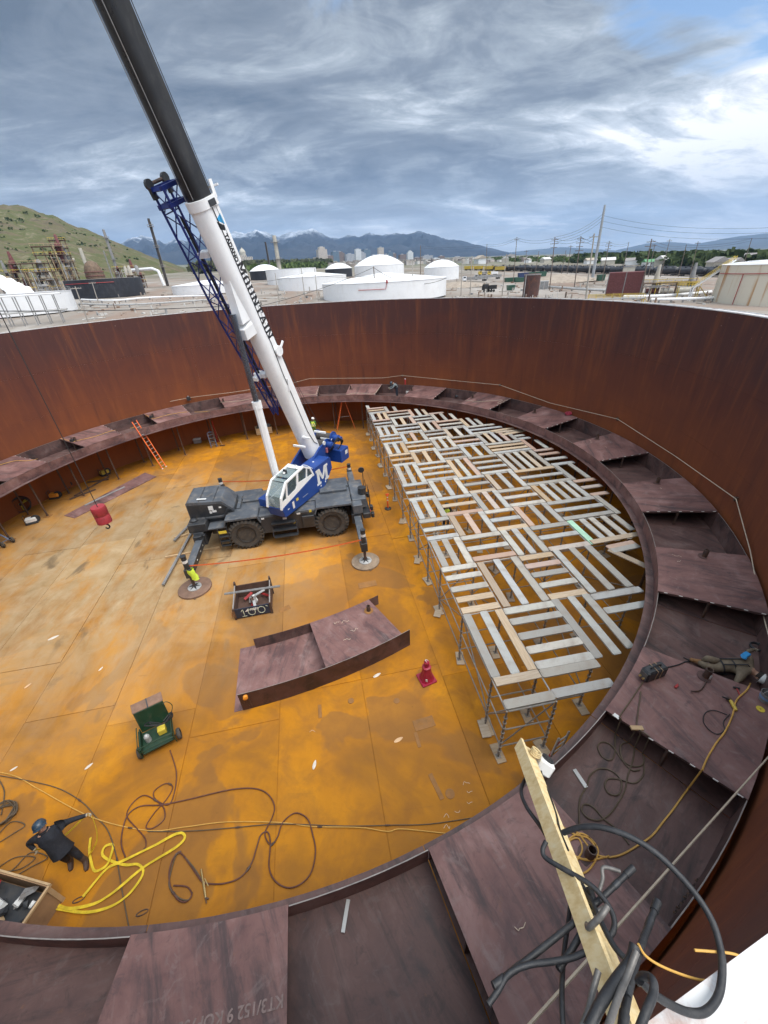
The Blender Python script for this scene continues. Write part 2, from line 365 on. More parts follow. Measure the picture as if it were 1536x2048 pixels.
b = MB(); ring_mesh(b, TR + 0.953, TR + 0.975, RIM - 0.30, RIM - 0.08); b.build('girder_lip', M_RIMW, wall)
# ================================================================== pontoon ring of the floating roof
pont = thing('pontoon_ring', 'ring-shaped steel pontoon on legs around the tank wall, every second bay open', 'pontoon', (0, 0, 0))
def sector(b, r0, r1, z0a, z0b, th, a0, a1, n=5):
    rings = []
    for i in range(n + 1):
        a = R_(a0 + (a1 - a0) * i / n); c, s = math.cos(a), math.sin(a)
        rings.append([(r0 * c, r0 * s, z0a), (r1 * c, r1 * s, z0b), (r1 * c, r1 * s, z0b + th), (r0 * c, r0 * s, z0a + th)])
    return b.loft(rings)
def rp(r, a, z): return Vector((r * math.cos(R_(a)), r * math.sin(R_(a)), z))
rs = random.Random(11)
for i in range(20):
    a0 = i * 18.0
    b = MB(); sector(b, RI - 0.26, RO - 0.004, ZB, ZB, 0.008, a0 + .03, a0 + 17.97, 9); b.build('bottom_plate', M_PLATE_IN, pont)
    b = MB(); ring_mesh(b, RI, RI + .010, ZB + .009, ZI - .002, a0 + .03, a0 + 17.97, 9); b.build('inner_rim_plate', M_PLATE, pont, True)
    b = MB(); ring_mesh(b, RI - .003, RI + .016, ZI - .001, ZI + .004, a0 + 9.05, a0 + 17.95, 6); b.build('rim_edge', M_EDGE, pont)
    b = MB(); ring_mesh(b, RO - .012, RO, ZB + .009, ZO - .02, a0 + .03, a0 + 17.97, 9); b.build('outer_rim_plate', M_PLATE_IN, pont, True)
    b = MB(); ring_mesh(b, RO - .016, RO + .004, ZO - .019, ZO - .012, a0 + 9.05, a0 + 17.95, 6); b.build('rim_edge', M_EDGE, pont)
    # deck plate, slightly uneven like the real sheets
    da, dz = rs.uniform(-.25, .25), rs.uniform(-.004, .006)
    b = MB(); sector(b, RI - 0.015, RO + .003, ZI + .006 + dz, ZO + dz, 0.008, a0 + da, a0 + 9 + da, 5)
    dp = b.build('deck_plate', M_PLATE, pont)
    # stub pipe for the roof leg: sleeve and its reinforcing pad
    fr = 0.53
    c = rp(RI + (RO - RI) * fr, a0 + 8.25, ZI + (ZO - ZI) * fr + .016)
    if a0 == 270: c = rp(RO - .3, a0 + 4, ZO - .02)
    b = MB(); b.lathe([(.075, -0.05), (.085, -0.05), (.085, .30), (.066, .30), (.066, .0)], 14, c, caps=False); b.build('leg_sleeve', M_PIPE, dp, True)
    b = MB(); b.lathe([(.0861, .0), (.20, .0), (.20, .008), (.0861, .008)], 16, c, caps=False); b.build('sleeve_pad', M_PLATE_IN, dp)
    for e in (a0 + da, a0 + 9 + da):
        s = 1 if e < a0 + 4 else -1
        b = MB(); p, q = rp(RI + .05, e + s * .08, ZI - .035), rp(RO - .05, e + s * .08, ZO - .045)
        b.bar(p, q, .012, .07); b.build('edge_angle', M_PLATE_IN, dp)
        m = rp((RI + RO) / 2, e + s * .12, 0); b = MB(); b.bar((m.x, m.y, ZB + .01), (m.x, m.y, ZI + .10), .06, .06, (1, 0, 0)); b.build('edge_post', M_PIPE, pont)
    for k in range(7 if a0 not in (270, 288) else 0):
        b = MB(); f = .06 + .88 * k / 6; p = rp(RI + (RO - RI) * f, a0 + da - .03, ZI + (ZO - ZI) * f + dz + .004)
        q = rp(RI + (RO - RI) * (f + .035), a0 + da - .03, ZI + (ZO - ZI) * (f + .035) + dz + .004); b.bar(p, q, .02, .018); b.build('edge_tab', M_TAB, dp)
    # roof legs
    for aa in (a0 + 4.6, a0 + 13.6):
        for r in (RI + .42, RI + 2.0):
            c = rp(r, aa, 0); b = MB(); b.cyl((c.x, c.y, 0.01), (c.x, c.y, ZB - .002), .057, 8); b.build('leg', M_PIPE, pont, True)
            b = MB(); b.box(c.x - .2, c.x + .2, c.y - .2, c.y + .2, .012, .028); b.build('leg_foot', M_PATCH, pont)
# ================================================================== scaffold under the roof centre
def m_plank(name, wood=False):
    k = N(name, 0.6 if not wood else 0.8, 0.0, 0.4); p = k.obj(); r = k.rnd()
    if wood:
        c0 = k.ramp(r, [(0.0, (0.40, 0.30, 0.20)), (0.4, (0.52, 0.41, 0.29)), (0.7, (0.44, 0.37, 0.29)), (1.0, (0.34, 0.27, 0.205))])
        g = k.noise(k.map(p, (0.6, 9, 3)), 4, 6, 0.6, 0.3)
        col = k.mix(k.math('MULTIPLY', k.ramp(g, [(0.4, 0.0), (0.7, 1.0)]), 0.4), c0, (0.20, 0.12, 0.06))
    else:
        c0 = k.ramp(r, [(0.0, (0.29, 0.28, 0.26)), (0.2, (0.44, 0.43, 0.385)), (0.4, (0.36, 0.375, 0.375)), (0.6, (0.49, 0.46, 0.405)), (0.8, (0.32, 0.30, 0.265)), (1.0, (0.42, 0.435, 0.445))])
        g = k.noise(p, 2.6, 8, 0.66, 0.2)
        col = k.mix(k.math('MULTIPLY', k.ramp(g, [(0.47, 0.0), (0.70, 1.0)]), 0.6), c0, (0.27, 0.225, 0.185))
        col = k.mix(k.math('MULTIPLY', k.ramp(k.math('FRACT', k.math('MULTIPLY', r, 7.31)), [(0.86, 0.0), (0.90, 1.0)]), 0.45), col, (0.50, 0.25, 0.15))
        col = k.mix(k.math('MULTIPLY', k.ramp(k.noise(p, 11, 6, 0.7), [(0.62, 0.0), (0.72, 1.0)]), 0.35), col, (0.22, 0.13, 0.08))
    k.color(col); k.bump(k.noise(p, 30, 3, 0.6), 0.1, 0.005); return k.m
M_PLANK, M_WOOD = m_plank('scaffold_plank_steel'), m_plank('weathered_timber', True)
M_GALV = paint('galvanised_tube', (0.36, 0.35, 0.33), 0.45, 0.35, 0.35, 3, (0.20, 0.11, 0.06), 0.55)
M_GALVD = paint('dull_tube', (0.27, 0.245, 0.22), 0.55, 0.25, 0.4, 3, (0.17, 0.09, 0.04), 0.5)
M_MINT = paint('pale_green_plank', (0.38, 0.62, 0.46), 0.6, 0, 0.15, 3)
SO = Vector((8.14, -13.49, 0)); SRZ = math.atan2(.119, .993)
scaf = thing('scaffold', 'wide tube scaffold with pale planks laid in a basket-weave pattern', 'scaffold', SO, SRZ)
# local axes: x to the right, y away from the camera
def sl2w(x, y): return Vector((SO.x + x * math.cos(SRZ) - y * math.sin(SRZ), SO.y + x * math.sin(SRZ) + y * math.cos(SRZ), 0))
ROW = [0, 1.05, 3.70, 6.40, 8.35, 10.2, 12.1, 14.1, 16.7, 18.6, 20.5, 22.3, 24.2, 26.0, 27.9, 29.5, 31.0]
CLM = [0, 1.5, 3.4, 4.92, 6.82, 9.42, 11.5]
ZD = 2.42
RMAX = 17.15
pl = {}
def plank_mesh(L, wood=False, W=.285):
    key = (round(L, 2), wood, W)
    if key in pl: return pl[key]
    b = MB()
    if wood: b.box(-L / 2, L / 2, -W / 2, W / 2, 0, .045, .004)
    else:
        b.box(-L / 2, L / 2, -W / 2, W / 2, .046, .052)
        for s in (-1, 1): b.box(-L / 2, L / 2, s * W / 2 - (.004 if s > 0 else 0), s * W / 2 + (.004 if s < 0 else 0), 0, .0455)
        for e in (-1, 1):
            x = e * (L / 2 - .03); b.box(min(x, x + e * .06), max(x, x + e * .06), -W / 2 + .02, W / 2 - .02, .012, .044)
    pl[key] = b.mesh('plank', M_WOOD if wood else M_PLANK); return pl[key]
rp_ = random.Random(5)
def plank(x, y, L, ang, wood=False, z=0.0, mat=None, tilt=0.0):
    me = plank_mesh(L, wood)
    if mat: me = me.copy(); me.materials[0] = mat
    return mk('plank', me, scaf, (x, y, ZD + .022 + z), (tilt, 0, ang))
def inside(x, y, r=RMAX):
    w = sl2w(x, y); return math.hypot(w.x, w.y) < r
def arc_x(y, r):                           # local x where the line y meets the circle
    lo, hi = 0, 14
    for _ in range(30):
        m = (lo + hi) / 2
        if inside(m, y, r): lo = m
        else: hi = m
    return lo
skip = {(0, 2), (0, 3), (0, 4), (1, 3), (1, 4), (2, 4), (0, 5), (1, 5), (2, 5), (3, 5)}
def y_span(x, y0, y1, r):                  # part of the line x that lies inside the circle
    ys = [y0 + (y1 - y0) * k / 20 for k in range(21)]; ok = [y for y in ys if inside(x, y, r)]
    return (ok[0], ok[-1]) if ok else (0, 0)
for r in range(16):
    y0, y1 = ROW[r], ROW[r + 1]
    for c in range(6):
        x0, x1 = CLM[c], CLM[c + 1]
        if (r, c) in skip: continue
        ym = (y0 + y1) / 2
        if not inside(x0 + .3, ym, 17.3): continue
        across = (r + c) % 2 == 0 or (r, c) == (0, 1)
        if across:
            n = 5 if (y1 - y0) > 2.2 else (2 if (y1 - y0) < 1.2 else 3)
            if (r, c) in ((7, 1), (7, 3), (8, 4), (9, 4), (9, 5), (7, 5)): n = 4
            for k in range(n):
                yy = y0 + .16 + (y1 - y0 - .32) * (k / (n - 1) if n > 1 else .5) + rp_.uniform(-.05, .05)
                L = min(x1, arc_x(yy, 17.38)) - x0 - .06
                if L < .7: continue
                plank(x0 + .03 + L / 2, yy, L, rp_.uniform(-.006, .006), rp_.random() < .09, tilt=rp_.uniform(-.02, .02))
        else:
            n = 5 if (x1 - x0) > 2.2 else 3
            for k in range(n):
                xx = x0 + .18 + (x1 - x0 - .36) * k / (n - 1) + rp_.uniform(-.04, .04)
                a_, b__ = y_span(xx, y0 + .03, y1 - .03, 17.38)
                if b__ - a_ < .8: continue
                plank(xx, (a_ + b__) / 2, b__ - a_, math.pi / 2 + rp_.uniform(-.008, .008), rp_.random() < .09, mat=M_MINT if (r, c, k) == (3, 4, 0) else None, tilt=rp_.uniform(-.02, .02))
# odd boards along the curved edge
for (x, y, L, a, w) in ((5.9, 3.45, 1.95, 0, 0), (5.95, 2.75, 2.0, 0, 0), (7.75, 5.05, 1.9, 118, 1), (8.0, 6.05, 1.3, 4, 0), (8.0, 5.8, 1.3, 4, 0), (9.35, 5.05, 1.95, 97, 1), (8.2, 6.55, 2.6, 2, 1), (6.6, 1.7, 1.9, 52, 1), (5.6, 1.2, 1.6, 20, 1), (7.9, 3.6, 1.6, 70, 0), (8.6, 4.2, 1.8, 62, 1), (9.0, 6.0, 1.5, 88, 0), (9.9, 6.9, 1.4, 75, 0),
                        (9.9, 7.6, 1.9, 110, 1), (10.5, 9.3, 1.9, 112, 0), (10.6, 11.4, 2.0, 106, 1), (9.1, 20.7, 1.9, 5, 1), (9.4, 20.3, 2.0, -2, 1), (9.6, 19.9, 1.9, 8, 1), (6.9, 25.4, 2.4, 14, 1), (7.3, 25.0, 2.2, 3, 1), (6.0, 26.4, 2.4, -8, 1), (4.0, 28.8, 2.2, 6, 1), (4.6, 28.4, 2.4, -10, 1)):
    if inside(x, y, 17.3): plank(x, y, L, R_(a), bool(w), z=rp_.uniform(.03, .055))
# uprights, ledgers, braces, sole boards
post_m = MB(); post_m.cyl((0, 0, .05), (0, 0, ZD + .02), .031, 8)
for z in [.35 + .25 * i for i in range(8)]: post_m.cyl((0, 0, z), (0, 0, z + .035), .058, 8)
post_m = post_m.mesh('post', M_GALVD)
base_m = MB(); base_m.box(-.075, .075, -.075, .075, .052, .060); base_m.cyl((0, 0, .06), (0, 0, .30), .017, 6); base_m.cyl((0, 0, .22), (0, 0, .25), .05, 6); base_m = base_m.mesh('jack_base', M_GALVD)
sole_m = MB(); sole_m.box(-.15, .15, -.30, .30, .011, .050, .004); sole_m = sole_m.mesh('sole_board', M_WOOD)
led = {}
def ledger(name, p, q, r=.024, mat=None):
    p, q = Vector(p), Vector(q); L = round((q - p).length, 2); key = (L, r, mat)
    if key not in led: b = MB(); b.cyl((0, 0, -L / 2), (0, 0, L / 2), r, 6); led[key] = b.mesh(name, mat or M_GALV)
    o = mk(name, led[key], scaf, (p + q) / 2); o.rotation_euler = (q - p).to_track_quat('Z', 'Y').to_euler(); return o
node = {}
for r in range(17):
    for c in range(7):
        if inside(CLM[c], ROW[r], 17.15): node[(r, c)] = (CLM[c], ROW[r])
for (r, c), (x, y) in node.items():
    mk('post', post_m, scaf, (x, y, 0)); mk('jack_base', base_m, scaf, (x, y, 0))
    mk('sole_board', sole_m, scaf, (x + rp_.uniform(-.05, .05), y + rp_.uniform(-.1, .1), 0), (0, 0, rp_.uniform(-.25, .25)))
    for d in ((r + 1, c), (r, c + 1)):
        if d in node:
            X, Y = node[d]; e = (0.0, .05) if d[1] == c else (.05, 0.0)
            ledger('ledger', (x + e[0], y + e[1], ZD), (X - e[0], Y - e[1], ZD), .026)
            ledger('lower_ledger', (x + e[0], y + e[1], .62), (X - e[0], Y - e[1], .62), .024, M_GALVD)
            if c == 0 or r == 0: ledger('mid_ledger', (x + e[0], y + e[1], 1.5), (X - e[0], Y - e[1], 1.5), .022)
    if (r + 1, c) in node and (c == 0 or (r + c) % 3 == 0):
        X, Y = node[(r + 1, c)]; s = .03
        za, zb = ((.7, 2.3) if r % 2 else (2.3, .7)); ledger('brace', (x + s, y + .05, za), (X + s, Y - .05, zb), .022, M_GALVD)
    if (r, c + 1) in node and r % 3 == 0:
        X, Y = node[(r, c + 1)]; ledger('brace', (x + .05, y + .03, .7), (X - .05, Y + .03, 2.3), .022, M_GALVD)
    if c == 0 and r > 0 and r % 2: mk('sole_board', sole_m, scaf, (x - .1, y - .15, .040), (0, 0, rp_.uniform(-.5, .5)))
# ================================================================== land outside the tank
GX, GY = -0.02576456, 0.02141987           # the site slopes gently up towards the hill
def gz(x, y):
    r = math.hypot(x, y); t = max(0.0, min(1.0, (r - 24) / 30)); t = t * t * (3 - 2 * t)
    return (GX * x + GY * y) * t - 0.10
def gp(u, v):                              # the spot on the sloping ground seen at photo pixel (u, v)
    r = ray(u, v); t = (GX * CAM.x + GY * CAM.y - 0.10 - CAM.z) / (r.z - GX * r.x - GY * r.y); p = CAM + r * t
    return Vector((p.x, p.y, gz(p.x, p.y)))
def ht(p, u, v):                           # height above p that pixel (u, v) shows at p's distance
    r = ray(u, v); t = ((p.x - CAM.x) * r.x + (p.y - CAM.y) * r.y) / (r.x ** 2 + r.y ** 2); return CAM.z + t * r.z - p.z
def at_top(p, u, v):
    r = ray(u, v); t = math.hypot(p.x - CAM.x, p.y - CAM.y) / math.hypot(r.x, r.y); return CAM + r * t
def m_ground():
    k = N('gravel_ground', 0.9, 0, 0.2); p = k.pos(); a = k.noise(p, 0.018, 8, 0.6, 0.6); c = k.noise(k.map(p, (1, 0.25, 1), (0, 0, -0.12)), 0.06, 8, 0.62, 0.4); d = k.noise(p, 0.6, 6, 0.65)
    col = k.ramp(a, [(0.32, (0.17, 0.145, 0.12)), (0.5, (0.26, 0.23, 0.20)), (0.66, (0.34, 0.31, 0.28))])
    col = k.mix(k.math('MULTIPLY', k.ramp(c, [(0.5, 0.0), (0.62, 1.0)]), 0.6), col, (0.25, 0.165, 0.12))
    col = k.mix(k.math('MULTIPLY', k.ramp(c, [(0.34, 1.0), (0.44, 0.0)]), 0.6), col, (0.40, 0.375, 0.345))
    col = k.mix(k.math('MULTIPLY', k.ramp(d, [(0.55, 0.0), (0.7, 1.0)]), 0.3), col, (0.20, 0.175, 0.15))
    v = k.n('ShaderNodeVectorMath', operation='LENGTH'); k.l(p, v.inputs[0])
    far = k.ramp(k.math('DIVIDE', v.outputs['Value'], 3000.0), [(0.12, 0.0), (0.35, 1.0)])
    veg = k.ramp(k.noise(p, 0.009, 8, 0.65, 0.5), [(0.4, (0.085, 0.105, 0.05)), (0.55, (0.18, 0.17, 0.12)), (0.65, (0.33, 0.31, 0.28))])
    k.color(k.mix(far, col, veg)); k.bump(d, 0.4, 0.1); return k.m
b = MB(); rr = [22, 26, 31, 38, 48, 60, 90, 140, 220, 350, 600, 1000, 1800, 3500, 7000, 11000, 18000]; NG = 96
rings = [[(r * math.cos(2 * math.pi * k / NG), r * math.sin(2 * math.pi * k / NG), gz(r * math.cos(2 * math.pi * k / NG), r * math.sin(2 * math.pi * k / NG)) - (0 if r < 9000 else (r - 9000) * .05)) for k in range(NG)] for r in rr]
b.loft(rings, caps=False); struct(b.build('ground', m_ground(), None, True))

# ------------------------------------------------------------------ hills and mountains
def interp(P, x):
    if x <= P[0][0]: return P[0][1]
    for (a, b_), (c, d) in zip(P, P[1:]):
        if x <= c: return b_ + (d - b_) * (x - a) / (c - a)
    return P[-1][1]
def fbm(x, y, s, o=5):
    return noise.fractal(Vector((x * s, y * s, 3.7)), 1.0, 2.0, o)
def ridge(x, y, s, o=6):
    v, a, f = 0, 1.0, s
    for _ in range(o): v += a * (1 - abs(noise.noise(Vector((x * f, y * f, 9.1)))) * 2); a *= .5; f *= 2.1
    return v / 2
def m_mount(name, low, high, snow, sn_lo, sn_hi):
    k = N(name, 0.95, 0, 0.1); p = k.pos(); s = k.n('ShaderNodeSeparateXYZ'); k.l(p, s.inputs[0])
    n = k.noise(p, 0.0016, 9, 0.68, 0.3); col = k.ramp(n, [(0.35, low), (0.65, high)])
    if snow:
        h = k.math('ADD', k.math('DIVIDE', s.outputs[2], 1.0), k.math('MULTIPLY', k.math('SUBTRACT', k.noise(p, 0.0055, 10, 0.78, 0.8), 0.5), 760.0))
        f = k.ramp(k.math('DIVIDE', k.math('SUBTRACT', h, sn_lo), sn_hi - sn_lo), [(0.0, 0.0), (1.0, 1.0)])
        nz = k.n('ShaderNodeSeparateXYZ'); g = k.n('ShaderNodeNewGeometry'); k.l(g.outputs['Normal'], nz.inputs[0])
        col = k.mix(k.math('MULTIPLY', f, k.ramp(nz.outputs[2], [(0.35, 0.15), (0.75, 1.0)])), col, (0.52, 0.57, 0.64))
    k.color(col); return k.m
def range_mesh(name, sil, d0, d1, d2, u0, u1, nu, nt, mat, spur, sc, base_v):
    b = MB(); rows = []
    for j in range(nt + 1):
        t = j / nt; row = []
        for i in range(nu + 1):
            u = u0 + (u1 - u0) * i / nu; vv = interp(sil, u); r = ray(u, vv); h = math.hypot(r.x, r.y)
            crest = CAM.z + r.z / h * d1
            d = d0 + (d1 - d0) * t / .72 if t < .72 else d1 + (d2 - d1) * (t - .72) / .28
            x, y = CAM.x + r.x / h * d, CAM.y + r.y / h * d; g = GX * x * min(1, 9000 / d) + GY * y * min(1, 9000 / d) - 25
            crest += (ridge(x, y, sc * 4, 4) - .55) * abs(crest - g) * .10
            if t < .72:
                q = t / .72; s = q ** 1.25; z = g + (crest - g) * s + (crest - g) * spur * (ridge(x, y, sc) - .62) * (4 * q * (1 - q)) ** .8
            else: z = crest - (crest - g) * .35 * (t - .72) / .28
            row.append((x, y, z + (ridge(x, y, sc * 3, 3) - .5) * (crest - g) * .04 * (1 if t < .7 else .4)))
        rows.append(row)
    b.loft(rows, caps=False, closed=False); return struct(b.build(name, mat, None, True))
S_MAIN = [(-300, 500), (0, 505), (230, 492), (258, 478), (285, 472), (310, 478), (332, 489), (352, 476), (372, 484), (400, 470), (440, 478), (470, 463), (492, 467), (512, 460), (535, 466), (556, 474), (582, 463), (604, 462), (626, 456), (650, 472), (676, 478), (700, 470), (716, 475), (738, 466), (764, 472), (790, 467), (815, 468), (838, 463), (866, 470), (890, 478), (920, 481), (950, 489), (985, 497), (1020, 506), (1060, 513), (1200, 516)]
range_mesh('mountains', S_MAIN, 5200, 9400, 11000, -320, 1230, 420, 64, m_mount('mountain_rock', (0.028, 0.036, 0.048), (0.058, 0.066, 0.078), True, 560, 760), 0.62, .0012, 520)
S_R = [(930, 512), (1000, 506), (1060, 500), (1130, 494), (1180, 497), (1230, 501), (1290, 487), (1340, 483), (1390, 488), (1440, 479), (1490, 471), (1536, 466), (1700, 455), (1950, 462)]
range_mesh('far_hills', S_R, 9000, 15000, 17500, 900, 2000, 70, 14, m_mount('far_hill_rock', (0.07, 0.08, 0.085), (0.11, 0.12, 0.12), False, 0, 1), 0.2, .0004, 510)
def m_hill():
    k = N('hill_grass', 0.95, 0, 0.1); p = k.pos(); n = k.noise(k.map(p, (1, 1, 2.5)), 0.02, 12, 0.74, 0.8); m = k.noise(p, 0.05, 8, 0.7)
    col = k.ramp(n, [(0.34, (0.070, 0.060, 0.038)), (0.43, (0.135, 0.112, 0.070)), (0.50, (0.105, 0.104, 0.048)), (0.56, (0.085, 0.096, 0.036)), (0.66, (0.165, 0.142, 0.096))])
    col = k.mix(k.math('MULTIPLY', k.ramp(m, [(0.54, 0.0), (0.70, 1.0)]), 0.65), col, (0.30, 0.245, 0.18))
    col = k.mix(k.math('MULTIPLY', k.ramp(m, [(0.30, 1.0), (0.42, 0.0)]), 0.6), col, (0.07, 0.085, 0.035))
    k.color(col); return k.m
S_HILL = [(-500, 360), (-200, 380), (0, 404), (40, 408), (70, 415), (105, 428), (140, 445), (180, 459), (220, 478), (260, 495), (300, 510), (340, 524), (380, 540), (420, 552), (470, 566)]
hill = range_mesh('hill', S_HILL, 480, 1150, 1500, -420, 470, 90, 30, m_hill(), 0.16, .006, 560)
# shrubs on the hill: read as one mass
def clump(b, c, r, n, rnd, flat=0.7, leaf=None):
    for _ in range(n):
        th = rnd.uniform(0, 2 * math.pi); ph = math.acos(rnd.uniform(-0.5, 1)); q = r * (rnd.random() ** .4)
        p = Vector(c) + Vector((math.sin(ph) * math.cos(th), math.sin(ph) * math.sin(th), math.cos(ph) * flat)) * q
        s = (leaf or r * .35) * rnd.uniform(.6, 1.4); a = Vector((rnd.uniform(-1, 1), rnd.uniform(-1, 1), rnd.uniform(-.6, .6))).normalized(); d = a.orthogonal().normalized(); e = a.cross(d)
        b.add([p + d * s, p + e * s * .8, p - d * s * .9, p - e * s], [(0, 1, 2, 3)])
def m_leaf(name, a, c):
    k = N(name, 0.8, 0, 0.2); n = k.noise(k.pos(), 0.35, 4, 0.6); k.color(k.ramp(n, [(0.3, a), (0.7, c)])); return k.m
M_LEAF, M_LEAF2, M_LEAF3 = m_leaf('leaf_dark', (0.035, 0.055, 0.02), (0.07, 0.095, 0.03)), m_leaf('leaf_fresh', (0.06, 0.095, 0.028), (0.115, 0.155, 0.045)), m_leaf('leaf_olive', (0.065, 0.075, 0.035), (0.12, 0.125, 0.06))
rs = random.Random(21)
me = hill.data; hv = [v.co.copy() for v in me.vertices]
b = MB()
for _ in range(900):
    p = rs.choice(hv[:int(len(hv) * .66)]) + Vector((rs.uniform(-8, 8), rs.uniform(-8, 8), 0)); u = noise.noise(p * .008)
    if u < -.12: continue
    clump(b, p, rs.uniform(1.2, 4.6), 16, rs, .6)
stuff(tag(b.build('hill_shrubs', M_LEAF), 'dark green shrubs scattered over the grassy hillside', 'shrubs'))
# ------------------------------------------------------------------ storage tanks of the refinery
M_WHITE = paint('white_tank_paint', (0.80, 0.81, 0.82), 0.45, 0, 0.06, 0.25, (0.45, 0.40, 0.34), 0.18, dscale=.5)
M_WHITE2 = paint('white_roof_paint', (0.83, 0.84, 0.85), 0.5, 0, 0.06, 0.3)
M_BLACKT = paint('black_tank_paint', (0.018, 0.020, 0.027), 0.5, 0, 0.4, 0.3, (0.09, 0.09, 0.10), 0.3)
M_GREYD = paint('weathered_grey', (0.28, 0.28, 0.28), 0.7, 0.1, 0.3, 1, (0.2, 0.12, 0.07), 0.4)
M_REDP = paint('red_pipe', (0.38, 0.03, 0.03), 0.5, 0, 0.2, 2)
M_YEL = paint('yellow_rail_paint', (0.66, 0.47, 0.07), 0.5, 0, 0.2, 2)
M_ALU = paint('dull_aluminium', (0.46, 0.46, 0.45), 0.5, 0.3, 0.2, 1)
def m_creamrust():
    k = N('cream_paint_rust_streaks', 0.6, 0, 0.3); p = k.obj(); s = k.n('ShaderNodeSeparateXYZ'); k.l(p, s.inputs[0])
    az = k.math('MULTIPLY', k.math('ARCTAN2', s.outputs[1], s.outputs[0]), 20.0); c = k.n('ShaderNodeCombineXYZ'); k.l(az, c.inputs[0]); k.l(k.math('MULTIPLY', s.outputs[2], .05), c.inputs[1])
    n = k.noise(c.outputs[0], 0.32, 7, 0.6); e = k.noise(c.outputs[0], 1.2, 5, 0.6)
    col = k.mix(k.ramp(n, [(0.56, 0.0), (0.64, 0.9)]), (0.66, 0.61, 0.50), (0.42, 0.20, 0.06)); col = k.mix(k.math('MULTIPLY', k.ramp(e, [(0.58, 0.0), (0.7, 1.0)]), .5), col, (0.50, 0.32, 0.14))
    k.color(col); return k.m
M_CREAM = m_creamrust()
def tank_at(label, uL, uR, v, d, vtop, wallm, roof='flat', group=None, roofm=None, rail=False, dkh=.36):
    um = (uL + uR) / 2; a, c = ray(uL, v), ray(uR, v)
    cosang = (a.x * c.x + a.y * c.y) / (math.hypot(a.x, a.y) * math.hypot(c.x, c.y)); rad = d * math.sin(math.acos(cosang) / 2)
    ctr = (Vector((a.x, a.y, 0)).normalized() + Vector((c.x, c.y, 0)).normalized()).normalized()
    x, y = CAM.x + ctr.x * d, CAM.y + ctr.y * d; z = gz(x, y)
    near = Vector((x, y, z)) - ctr * rad; h = ht(near, um, vtop)
    t = thing('storage_tank', label, 'tank', (x, y, z), 0, group)
    b = MB(); b.lathe([(rad, -.3), (rad, h)], 56, caps=False); sh = b.build('shell', wallm, t, True)
    for k in range(1, 4):
        b = MB(); b.lathe([(rad + .01, h * k / 4 - .05), (rad + .03, h * k / 4), (rad + .01, h * k / 4 + .05)], 56, caps=False); b.build('weld_seam', wallm, sh)
    b = MB(); b.lathe([(rad + .0, h - .12), (rad + .14, h - .12), (rad + .14, h + .04), (rad - .1, h + .04)], 56, caps=False); b.build('rim', roofm or M_WHITE2, t)
    rm = roofm or M_WHITE2
    if roof == 'cone': b = MB(); b.lathe([(rad - .05, h + .02), (rad * .5, h + rad * .055), (.2, h + rad * .11)], 48); b.build('roof', rm, t)
    elif roof == 'dome':
        b = MB(); b.lathe([(rad * q, h + rad * dkh * (1 - q * q)) for q in (1, .9, .78, .64, .5, .35, .2, .02)], 24); ro = b.build('roof', rm, t)
        for q in (.9, .64, .35):
            b = MB(); r1 = rad * q; z1 = h + rad * dkh * (1 - q * q); b.lathe([(r1 + .05, z1 - .1), (r1 + .12, z1 + .12), (r1 - .1, z1 + .12)], 20, caps=False); b.build('dome_rib', M_WHITE, ro)
    else: b = MB(); b.lathe([(rad - .06, h - .5), (.1, h - .3)], 48); b.build('roof', rm, t)
    if rail:
        b = MB()
        for k in range(40):
            a = 2 * math.pi * k / 40; b.cyl((rad * math.cos(a), rad * math.sin(a), h), (rad * math.cos(a), rad * math.sin(a), h + 1.1), .04, 4)
        for zz in (.55, 1.1): b.lathe([(rad - .03, h + zz - .03), (rad + .03, h + zz), (rad - .03, h + zz + .03)], 40, caps=False)
        b.build('handrail', M_GREYD, t)
    return t, rad, h, ctr
tank_at('large white tank cut off by the left edge of the photo', -150, 152, 605, 210, 589, M_WHITE, 'flat', rail=True)
tb = tank_at('big black open-top tank below the green hillside', 130, 288, 575, 282, 557, M_BLACKT, 'flat', roofm=M_GREYD)
tank_at('low white tank partly hidden behind the blue lattice jib', 345, 486, 585, 268, 569, M_WHITE, 'cone')
tank_at('black tank with white domed roof just right of the boom', 500, 562, 550, 420, 541, M_BLACKT, 'dome')
tank_at('white flat tank between the black domed tank and the city', 533, 634, 555, 330, 537, M_WHITE, 'flat')
tank_at('low white tank with shallow cone roof left of the largest tank', 556, 694, 570, 262, 553, M_WHITE, 'cone')
tank_at('small dark tank with white dome behind the white tanks', 650, 704, 540, 430, 537, M_BLACKT, 'dome')
tank_at('white tank with the largest white dome roof below the skyline', 709, 808, 540, 330, 530, M_WHITE, 'dome')
tm = tank_at('widest white tank with cone roof just beyond the shell rim', 646, 892, 585, 190, 564, M_WHITE, 'cone')
tank_at('white domed tank at the right of the white tank group', 848, 918, 540, 330, 534, M_WHITE, 'dome')
tc_ = tank_at('cream tank streaked with rust behind the yellow stair', 1424, 1720, 590, 178, 527, M_CREAM, 'dome', roofm=M_WHITE, dkh=.05)
